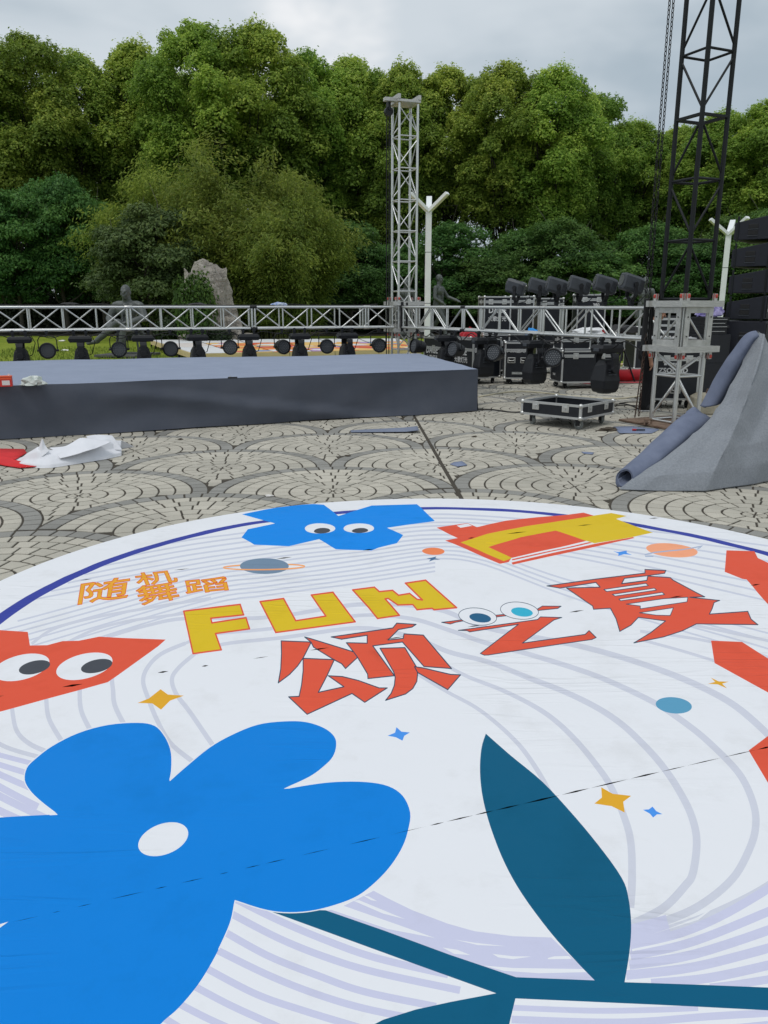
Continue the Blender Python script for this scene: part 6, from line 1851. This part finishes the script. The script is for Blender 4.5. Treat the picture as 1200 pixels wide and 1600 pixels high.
def trunk_mesh(name, mat, H, r, limbs, rng, bend=.3):
    mb = MB()
    top = H
    ax, ay = rng.uniform(-bend, bend, 2)
    def axis(z): s = z / H; return Vector((ax * s * s, ay * s * s + .1 * math.sin(s * 4), z))
    pts = [axis(H * i / 8) for i in range(9)]
    mb.sweep(pts, [r * (1.35 if i == 0 else 1 - .75 * i / 8) for i in range(9)], 9)
    for (z0, e, rr_) in limbs:
        a = axis(z0); e = Vector(e); m = a.lerp(e, .5) + Vector((0, 0, -.12 * (e - a).length)) + Vector(rng.normal(size=3)) * .15
        q = cat_rom([tuple(a), tuple(m), tuple(e)], 4); mb.sweep(q, [rr_ * (1 - .8 * i / (len(q) - 1)) for i in range(len(q))], 6)
        for k in range(2):
            e2 = e + Vector(rng.normal(size=3)) * .8 + Vector((0, 0, .3)); mb.sweep([tuple(m.lerp(e, .3 + .3 * k)), tuple(e.lerp(e2, .5)), tuple(e2)], [rr_ * .4, rr_ * .25, rr_ * .08], 5)
    me = mb.mesh(name, mat)
    me.polygons.foreach_set('use_smooth', [True] * len(me.polygons)); return me
def tall_tree(seed, H=17.5, CW=4.2, base=7.0):
    """camphor: dark trunk forking into limbs, a crown heaped from many billows with dark gaps between"""
    rng = np.random.default_rng(seed)
    lobes = []; limbs = []
    n = 70
    for i in range(n):
        t = (i + .5) / n
        z = base + (H - base) * (t ** .9)
        env = CW * (1.0 if t < .3 else math.cos((t - .3) / .7 * 1.30)) * (0.42 + .58 * min(1, t / .38))
        a = i * 2.39996 + rng.uniform(-.5, .5)
        rr_ = env * (rng.uniform(.30, 1.0) ** .6)
        if t > .94: rr_ *= .4
        s = rng.uniform(.70, 1.35) * (1.05 - .25 * t)
        c = (rr_ * math.cos(a), rr_ * math.sin(a), z - s * .6)
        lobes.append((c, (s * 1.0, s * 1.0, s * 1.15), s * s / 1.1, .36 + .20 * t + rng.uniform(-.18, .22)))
        if t < .8 and i % 2 == 0: limbs.append((max(3.0, base * .5 + (z - base) * .5), (c[0] * .85, c[1] * .85, c[2] - s * .3), .12 * (1.25 - t)))
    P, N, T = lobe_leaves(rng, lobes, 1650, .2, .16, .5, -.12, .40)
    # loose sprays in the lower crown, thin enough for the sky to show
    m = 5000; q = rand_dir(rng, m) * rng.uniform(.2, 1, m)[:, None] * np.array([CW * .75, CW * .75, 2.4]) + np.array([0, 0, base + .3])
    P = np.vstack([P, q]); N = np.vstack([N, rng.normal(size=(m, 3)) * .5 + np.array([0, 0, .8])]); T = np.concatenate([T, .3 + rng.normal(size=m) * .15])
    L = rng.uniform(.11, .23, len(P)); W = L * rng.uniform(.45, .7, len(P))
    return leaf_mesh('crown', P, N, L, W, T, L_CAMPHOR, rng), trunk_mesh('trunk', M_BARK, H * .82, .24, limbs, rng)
def low_tree(seed, H=7.0, CW=3.0, base=1.9, mat=L_DEEP):
    """understorey tree with leaf layers like shelves"""
    rng = np.random.default_rng(seed); lobes = []; limbs = []
    n = 30
    for i in range(n):
        t = (i + .5) / n; z = base + (H - base) * t
        env = CW * (math.cos(max(0, t - .3) / .7 * 1.25)) * min(1, .7 + t)
        a = i * 2.4 + rng.uniform(-.5, .5); rr_ = env * rng.uniform(.35, .9); s = rng.uniform(.6, 1.15)
        c = (rr_ * math.cos(a), rr_ * math.sin(a), z)
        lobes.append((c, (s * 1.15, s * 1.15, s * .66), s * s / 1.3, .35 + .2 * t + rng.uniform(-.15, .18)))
        if i % 2 == 0: limbs.append((max(.9, z * .6), (c[0] * .85, c[1] * .85, c[2]), .06))
    P, N, T = lobe_leaves(rng, lobes, 1900, .2, up=.7, low=-.45, rag=.45)
    L = rng.uniform(.11, .23, len(P)); W = L * rng.uniform(.4, .65, len(P))
    return leaf_mesh('crown', P, N, L, W, T, mat, rng), trunk_mesh('trunk', M_BARK2, H * .75, .15, limbs, rng, .5)

GROUP_T = 'tall trees in the row behind the lawn'
TALL = [tall_tree(1, 17.5, 3.9, 7.2), tall_tree(2, 18.0, 4.3, 8.2), tall_tree(3, 17.0, 3.6, 6.8), tall_tree(4, 17.6, 3.9, 7.8), tall_tree(8, 17.0, 4.2, 8.6)]
# photograph column, row of the tree top, distance, variant, turn
trees = [(-60, 60, 55, 1, .3), (35, 52, 54, 0, 1.2), (120, 86, 57, 3, 2.2), (205, 70, 58, 2, 4.0), (302, 34, 54, 1, .9), (400, 42, 55, 4, 3.1), (478, 80, 58, 0, 5.1), (548, 92, 59, 3, .2), (632, 104, 57, 2, 2.6),
         (705, 108, 58, 4, 1.4), (790, 100, 55, 1, 4.4), (868, 108, 54, 3, 3.6), (932, 146, 58, 0, .5), (1000, 192, 60, 2, 1.9), (1062, 200, 61, 4, 5.5), (1130, 178, 57, 3, 2.9), (1205, 158, 54, 1, 1.1), (1290, 130, 55, 0, 3.3), (1400, 120, 56, 3, .7), (1510, 100, 55, 1, 2.4), (-170, 70, 55, 4, 1.8), (-280, 60, 56, 2, 4.7)]
sight = ['at the left edge of the photo', 'near the left edge, second of the row', 'third from the left of the row', 'fourth from the left, above the left end of the bamboo', 'whose top is the highest of the row', 'sixth from the left, above the middle of the bamboo', 'above the right side of the bamboo', 'just left of the silver tower', 'directly behind the silver tower', 'right of the silver tower, above the lamp post', 'second right of the silver tower', 'above the middle beam lights', 'with the lower shoulder above the rightmost beam lights', 'left of the hoist chain', 'directly behind the black tower', 'just right of the black tower', 'above the line array at the right edge', 'beyond the right edge behind the speakers', 'well beyond the right edge, the nearer of two', 'well beyond the right edge, the farther of two', 'well beyond the left edge, the nearer of two', 'well beyond the left edge, the farther of two']
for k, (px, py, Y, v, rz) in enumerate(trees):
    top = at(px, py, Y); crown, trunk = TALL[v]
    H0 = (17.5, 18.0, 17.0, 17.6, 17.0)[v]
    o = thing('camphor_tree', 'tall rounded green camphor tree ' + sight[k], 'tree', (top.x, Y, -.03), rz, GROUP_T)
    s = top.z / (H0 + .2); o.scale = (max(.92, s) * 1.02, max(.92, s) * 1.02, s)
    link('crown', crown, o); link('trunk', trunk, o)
# a second, thinner row behind fills the crowns but leaves gaps between the trunks
for k, (px, py, Y, v) in enumerate(((-10, 110, 70, 2), (255, 90, 72, 4), (590, 130, 73, 1), (1100, 200, 72, 0))):
    top = at(px, py, Y); crown, trunk = TALL[v]
    o = thing('camphor_tree', ['rear row camphor tree filling the gap ' + q for q in ('at the left edge', 'left of the tallest tree', 'behind the silver tower', 'right of the black tower')][k], 'tree', (top.x, Y, -.03), k * 1.7, 'rear row of tall trees')
    s = top.z / 17.6; o.scale = (1.05, 1.05, s)
    link('crown', crown, o); link('trunk', trunk, o)

LOW = [low_tree(21), low_tree(22, 7.4, 3.3), low_tree(23, 6.6, 2.8)]
LOWO = low_tree(31, 6.4, 3.0, 1.2, L_OLIVE)
lows = [(10, 290, 46, 1), (85, 275, 47, 0), (150, 318, 48, 2), (545, 345, 47, 0), (592, 385, 49, 2), (700, 345, 48, 1), (762, 398, 46.5, 0), (822, 362, 49, 2), (885, 338, 47.5, 1), (948, 392, 46.5, 0), (1012, 345, 49, 1), (1082, 380, 47, 2), (1150, 335, 48, 0), (1225, 320, 46, 1), (-70, 285, 46, 2)]
lsight = ['at the left edge', 'second from the left edge', 'left of the bamboo', 'right of the bamboo', 'just left of the silver tower', 'behind the striding statue', 'above the leftmost beam light', 'above the second and third beam lights', 'above the fourth beam light', 'above the fifth beam light', 'above the rightmost beam light', 'behind the black tower', 'beside the right lamp post', 'behind the line array', 'beyond the left edge']
for k, (px, py, Y, v) in enumerate(lows):
    top = at(px, py, Y); crown, trunk = LOW[v]; H0 = (7.0, 7.4, 6.6)[v]
    o = thing('maple_tree', 'low dark green layered tree ' + lsight[k], 'tree', (top.x, Y, -.02), k * 1.3, 'low trees before the tall row')
    s = top.z / (H0 + .4); o.scale = (.86 + .1 * (k % 3), .9, s)
    link('crown', crown, o); link('trunk', trunk, o)
top = at(225, 320, 39.0)
o = thing('dark_olive_tree', 'dull grey green spreading tree left of the rock, before the bamboo', 'tree', (top.x, 39.0, -.02), .6); s = top.z / 6.6; o.scale = (s * 1.05, s, s)
link('crown', LOWO[0], o); link('trunk', LOWO[1], o)

# ---- bamboo clump: arching culms with hanging plumes of narrow leaves
def bamboo(seed=5):
    rng = np.random.default_rng(seed); P, N, T, D = [], [], [], []
    culms = []
    for i in range(90):
        a = rng.uniform(0, 2 * PI); b = rng.uniform(0, 1) ** .5
        base = Vector((2.6 * b * math.cos(a), 1.5 * b * math.sin(a), 0))
        H = rng.uniform(6.8, 9.8) * (1.05 - .38 * b); out = Vector((math.cos(a), .7 * math.sin(a), 0)) * (.6 + 2.6 * b * rng.uniform(.6, 1.25))
        pts = []
        for k in range(9):
            s = k / 8; pts.append(base + out * (s ** 2.2) + Vector((0, 0, H * (s - .18 * b * s ** 4))))
        culms.append(pts)
        for k in range(2, 9):
            for rep in range(3):
                s = rng.uniform(.18, 1); f = s * 8; j = min(7, int(f)); c = pts[j].lerp(pts[j + 1], f - j)
                n = int(70 * rng.uniform(.6, 1.4)); ln = rng.uniform(.7, 1.5)
                dirn = Vector((rng.normal(), rng.normal() * .8, 0)); dirn = (dirn.normalized() + out.normalized() * .5 + Vector((0, 0, .10))).normalized()
                t = rng.uniform(0, 1, n)
                pp = np.array(c)[None] + np.array(dirn)[None] * (t * ln)[:, None] + np.array([0, 0, -1.0])[None] * (t ** 2 * ln * .38)[:, None] + rng.normal(size=(n, 3)) * .22
                P.append(pp); nn = rng.normal(size=(n, 3)) * .6 + np.array([out.x * .2, out.y * .2 - .25, .7]); N.append(nn)
                D.append(np.tile(np.array([dirn.x * .8, dirn.y * .8, -.40]), (n, 1))); T.append(np.full(n, .25 + .40 * s + rng.uniform(-.2, .2)) + rng.normal(size=n) * .14)
    P, N, T, D = np.vstack(P), np.vstack(N), np.concatenate(T), np.vstack(D)
    P[:, 2] = np.maximum(P[:, 2], .15)
    L = rng.uniform(.16, .30, len(P)); W = L * rng.uniform(.22, .36, len(P))
    me = leaf_mesh('foliage', P, N, L, W, T, L_BAMBOO, rng, D)
    mb = MB()
    for pts in culms: mb.sweep([tuple(p) for p in pts], [.04 * (1 - .8 * k / 8) for k in range(9)], 5)
    return me, mb.mesh('culms', M_CULM)
bm_, cm_ = bamboo()
for k, (px, py, Y, sx, lab) in enumerate(((362, 205, 41.5, 1.0, 'tall yellow green bamboo clump above the rock, its main tuft'), (440, 262, 40.0, .76, 'yellowish drooping bamboo clump right of the rock'), (280, 215, 42.5, .86, 'olive green bamboo clump left of the main tuft'))):
    top = at(px, py, Y); o = thing('bamboo_clump', lab, 'bamboo', (top.x, Y, -.02), k * 2.0, 'bamboo by the rock'); s = top.z / 9.4
    o.scale = (sx * 1.02, sx * .9, s); link('foliage', bm_, o); c_ = link('culms', cm_, o)

# ---- hedge and small shrubs
def hedge_mesh(seed, L, D, H):
    rng = np.random.default_rng(seed); n = 9000
    x = rng.uniform(-L / 2, L / 2, n); f = rng.uniform(0, 1, n)
    top = f < .35
    y = np.where(top, rng.uniform(-D / 2, D / 2, n), -D / 2 + np.abs(rng.normal(size=n)) * .12); z = np.where(top, H - np.abs(rng.normal(size=n)) * .12, rng.uniform(0.05, H, n))
    wob = np.array([noise.noise(Vector((a * .7, b, 1.0))) for a, b in zip(x, y)]) * .25
    P = np.column_stack([x, y - wob, z + wob * top]); N = rng.normal(size=(n, 3)) * .6 + np.where(top[:, None], np.array([0, 0, 1.0]), np.array([0, -1.0, .25]))
    Ls = rng.uniform(.14, .26, n)
    return leaf_mesh('foliage', P, N, Ls, Ls * .6, .4 + rng.normal(size=n) * .25, L_HEDGE, rng)
hm = [hedge_mesh(41, 14, 1.6, 2.3), hedge_mesh(42, 14, 1.6, 2.1)]
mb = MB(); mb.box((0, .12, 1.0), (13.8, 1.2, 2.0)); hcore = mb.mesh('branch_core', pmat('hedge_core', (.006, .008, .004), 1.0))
hl = ['at the left edge', 'behind the seated statue and rock', 'behind the silver tower', 'behind the flight cases', 'behind the speakers', 'beyond the right edge', 'beyond the left edge']
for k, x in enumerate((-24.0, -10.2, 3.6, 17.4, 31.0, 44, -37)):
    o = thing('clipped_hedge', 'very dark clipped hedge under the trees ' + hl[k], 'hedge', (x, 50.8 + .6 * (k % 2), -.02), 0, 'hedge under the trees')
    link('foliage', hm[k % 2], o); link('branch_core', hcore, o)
def shrub_mesh(seed, mat, r, h, n=5000):
    rng = np.random.default_rng(seed); lobes = []
    for i in range(9):
        a = i * 2.4; q = r * .5 * rng.uniform(.3, 1); lobes.append(((q * math.cos(a), q * math.sin(a), h * (.35 + .45 * rng.uniform())), (r * .55, r * .55, h * .4), 1, .45 + rng.uniform(-.2, .2)))
    P, N, T = lobe_leaves(rng, lobes, n / 9, .2, up=.3, low=-.9); P[:, 2] = np.maximum(P[:, 2], .03); L = rng.uniform(.08, .17, len(P))
    me = leaf_mesh('foliage', P, N, L, L * .6, T, mat, rng)
    mb = MB()
    for i in range(7): a = i * .9; mb.sweep([(0, 0, 0), (r * .25 * math.cos(a), r * .25 * math.sin(a), h * .4), (r * .5 * math.cos(a), r * .5 * math.sin(a), h * .75)], [.03, .02, .008], 5)
    return me, mb.mesh('stems', M_BARK)
sm, ss = shrub_mesh(51, L_SHRUB, 1.0, 1.7); sm2, ss2 = shrub_mesh(52, L_HEDGE, 1.0, 1.2)
for px, py, Y, sc, m_, lab in ((303, 446, 31.8, .92, (sm, ss), 'bright green rounded shrub in front of the rock'), (340, 490, 31.8, .6, (sm2, ss2), 'small dark shrub at the foot of the rock'), (262, 470, 34.5, .85, (sm2, ss2), 'dark shrub left of the bright shrub')):
    p = at(px, py, Y); o = thing('shrub', lab, 'shrub', (p.x, Y, -.02), px * .1); s = p.z / 1.55; o.scale = (sc, sc, s if sc > .9 else sc)
    link('foliage', m_[0], o); link('stems', m_[1], o)

# ---- far wood beyond the park: one soft mass
rng = np.random.default_rng(90); n = 42000
fx = rng.uniform(-95, 95, n); hgt = np.array([6.2 + 2.2 * noise.noise(Vector((x * .13, 0, 0))) + 1.1 * noise.noise(Vector((x * .45, 3, 0))) for x in fx])
fz = hgt * np.sqrt(rng.uniform(0.0, 1, n)); P = np.column_stack([fx, 98 + rng.uniform(-2.5, 2.5, n) - .25 * (hgt - fz), fz]); N = rng.normal(size=(n, 3)) * .6 + np.array([0, -.6, .7]); L = rng.uniform(.35, .75, n)
tag(link('far_wood', leaf_mesh('far_wood', P, N, L, L * .7, .45 + rng.normal(size=n) * .2, L_DEEP, rng)), 'low green wood far behind the tree trunks', 'wood', kind='stuff')

# ---- rock
def rock(name, label, loc, dims, seed, sub=5, rz=0.0):
    bm = bmesh.new(); bmesh.ops.create_icosphere(bm, subdivisions=sub, radius=1)
    for v in bm.verts:
        d = v.co.normalized(); q = d * 1.3 + Vector((seed, 0, 0))
        k = 1 + .28 * noise.noise(q) + .16 * noise.noise(q * 2.6) - .14 * abs(noise.noise(q * 3.7 + Vector((3, 1, 0)))) + .05 * noise.noise(q * 9) - .10 * abs(noise.noise(Vector((q.x * 2.2, q.y * 2.2, q.z * 6))))
        v.co = Vector((d.x * dims[0] * k, d.y * dims[1] * k, max(-.02, min(d.z * dims[2] * k + dims[2] * .35, dims[2] * (1.12 + .22 * noise.noise(Vector((d.x * 3 + seed, d.y * 3, 0))))))))
    me = bpy.data.meshes.new(name); bm.to_mesh(me); bm.free(); me.materials.append(M_ROCK)
    o = link(name, me, None, loc, (0, 0, rz)); return tag(o, label, 'rock')
M_ROCK = pmat('limestone', lin(104, 100, 94), .9, col2=lin(178, 172, 162), scale=1.6, bump=1.0, bscale=7, bdist=.12, detail=12)
p = at(328, 478, 33.6)
top = at(325, 402, 33.6); rock('scholar_rock', 'tall pale pitted limestone rock beside the bamboo', (p.x, 33.6, 0), (1.12, .8, top.z * .78), 6.3)
p = at(372, 478, 33.2); rock('scholar_rock', 'lower grey limestone rock right of the tall rock', (p.x - .3, 33.2, 0), (.5, .5, 1.0), 5.1, 4, .6)
for px, Y, d, sd, lab in ((300, 33.2, (.55, .4, .5), 7.0, 'small grey rock under the bright shrub'), (385, 32.8, (.6, .4, .42), 9.0, 'small grey rock seen under the truss by the bamboo')):
    p = at(px, 500, Y); rock('garden_rock', lab, (p.x, Y, 0), d, sd, 4, sd)

# ---- lamp posts
def lamp_post(loc, rz, H, label):
    o = thing('lamp_post', label, 'lamp post', loc, rz, 'white lamp posts on the lawn')
    mb = MB(); mb.box((0, 0, H * .5), (.20, .16, H)); mb.build('post', M_WHITEPAINT, o, bevel=.008)
    for z in (H * .34, H * .70): slab('joint_band', (0, 0, z), (.206, .166, .02), M_DARKGREY, o)
    for k, a in enumerate((R(200), R(320), R(80))):
        d = Vector((math.cos(a), math.sin(a), .75)).normalized(); p0 = Vector((0, 0, H - .10)); p1 = p0 + d * .95
        q = d.to_track_quat('X', 'Z'); M = Matrix.Translation(p0.lerp(p1, .5)) @ q.to_matrix().to_4x4()
        mb = MB(); mb.box((0, 0, 0), (.95, .20, .11), M); ar = mb.build('lamp_arm', M_WHITEPAINT, o, bevel=.008)
        mb = MB(); mb.box((.1, 0, -.058), (.6, .14, .008), M); mb.build('lamp_panel', M_CARTW, ar)
    mb = MB(); mb.box((0, 0, .03), (.36, .36, .06)); mb.build('base_plate', M_DARKGREY, o, bevel=.008)
    return o
p = G(667, 546); top = at(667, 325, p.y); lamp_post((p.x, p.y, -.02), R(6), top.z, 'white lamp post with three raised arms right of the silver tower')
Y = 32.0; p = at(1127, 470, Y); top = at(1139, 362, Y); lamp_post((top.x, Y, -.02), R(-20), top.z, 'white lamp post with three raised arms left of the line array')

# ---- low printed platform on the lawn
M_PLY = pmat('platform_wood', lin(206, 186, 140), .7, var=.12, scale=4)
def print_mat(name, cols, sc):
    m = bpy.data.materials.new(name); m.use_nodes = True; n, l = m.node_tree.nodes, m.node_tree.links; b = n['Principled BSDF']; b.inputs['Roughness'].default_value = .5
    tc = n.new('ShaderNodeTexCoord'); v = n.new('ShaderNodeTexVoronoi'); v.inputs['Scale'].default_value = sc; l.new(tc.outputs['Object'], v.inputs['Vector'])
    sp = n.new('ShaderNodeSeparateColor'); l.new(v.outputs['Color'], sp.inputs[0])
    r_ = n.new('ShaderNodeValToRGB'); r_.color_ramp.interpolation = 'CONSTANT'
    for i, c in enumerate(cols):
        e = r_.color_ramp.elements[0] if i == 0 else r_.color_ramp.elements.new(i / len(cols)); e.color = (*c, 1)
    l.new(sp.outputs[0], r_.inputs['Fac']); l.new(r_.outputs['Color'], b.inputs['Base Color']); return m
OR, YE, WH, RE, PU = lin(222, 132, 70), lin(226, 186, 110), (.70, .71, .72), lin(206, 84, 56), lin(176, 140, 190)
PM = [print_mat('platform_print_white', [WH, WH, WH, lin(214, 206, 200)], .4), print_mat('platform_print_pink', [YE, PU, WH, OR, YE], 1.3), print_mat('platform_print_orange', [OR, RE, OR, YE, WH], .9), print_mat('platform_print_mixed', [YE, OR, WH, RE, lin(120, 150, 190)], 1.1)]
pf = thing('printed_platform', 'low wooden platform with colourful printed top on the lawn behind the truss', 'platform', (-5.4, 23.0, 0))
c4 = [Vector((-5.4, 22.9)), Vector((1.15, 25.2)), Vector((.6, 33.5)), Vector((-9.2, 32.0))]
c4 = [c - Vector((-5.4, 23.0)) for c in c4]
NXp, NYp = 6, 3; ph = .26
for i in range(NXp):
    for j in range(NYp):
        def q(s, t): return c4[0].lerp(c4[1], s).lerp(c4[3].lerp(c4[2], s), t)
        g_ = .004; s0, s1, t0, t1 = i / NXp + g_, (i + 1) / NXp - g_, j / NYp + g_, (j + 1) / NYp - g_
        mb = MB(); mb.prism([tuple(q(s0, t0)), tuple(q(s1, t0)), tuple(q(s1, t1)), tuple(q(s0, t1))], ph, ph + .02)
        mb.build('deck_panel', PM[0] if (i == 0 or j == 2) else PM[1 + (i * 2 + j) % 3], pf)
for a, b in ((0, 1), (1, 2), (2, 3), (3, 0)):
    A, B = c4[a], c4[b]; d_ = (B - A); n_ = max(2, int(d_.length / 1.3)); ang_ = math.atan2(d_.y, d_.x)
    for k in range(n_):
        m_ = A.lerp(B, (k + .5) / n_); slab('fascia_board', (m_.x, m_.y, .19), (d_.length / n_ - .02, .03, .16), M_PLY, pf, (0, 0, ang_))
        slab('foot', (A.lerp(B, (k + .05) / n_).x, A.lerp(B, (k + .05) / n_).y, .05), (.06, .06, .10), M_BLACK, pf, (0, 0, ang_))
# ---- grass blades near the paving, scattered litter on the lawn
rng = np.random.default_rng(77); n = 26000
gx = rng.uniform(-14, 14, n); gy = 15 + (rng.uniform(0, 1, n) ** 1.3) * 17
line_y = np.where(gx < -1.2, 20.2 + (gx + 1.2) * .274, np.where(gx < 3, 20.2 + (gx + 1.2) * .286, 21.4 + (gx - 3) * .095))
k_ = gy > line_y - .02; gx, gy = gx[k_], gy[k_]; n = len(gx)
P = np.column_stack([gx, gy, np.full(n, .02)]); N = rng.normal(size=(n, 3)); N[:, 2] *= .25; D = np.tile(np.array([0, 0, 1.0]), (n, 1)); L = rng.uniform(.07, .14, n)
M_BLADE = leafmat('grass_blades', (0.085, 0.14, 0.02), (0.15, 0.20, 0.03), (0.24, 0.27, 0.05), .3)
tag(link('grass', leaf_mesh('grass', P, N, L, L * .22, .5 + rng.normal(size=n) * .25, M_BLADE, rng, D)), 'short bright green grass blades on the lawn', 'grass', kind='stuff')
for k, (px, py) in enumerate(((97, 533), (101, 548), (268, 546))):
    p = G(px, py); o = crumple('paper_scrap', M_CARTW, None, (.16, .1, .05), k * 2.1, .5, (p.x, p.y, 0), 2)
    tag(o, ['white paper scrap on the lawn left of the seated statue', 'tiny white paper scrap on the lawn nearer the stage', 'tiny pale paper scrap by the platform corner'][k], 'litter')
bpy.context.view_layer.update()
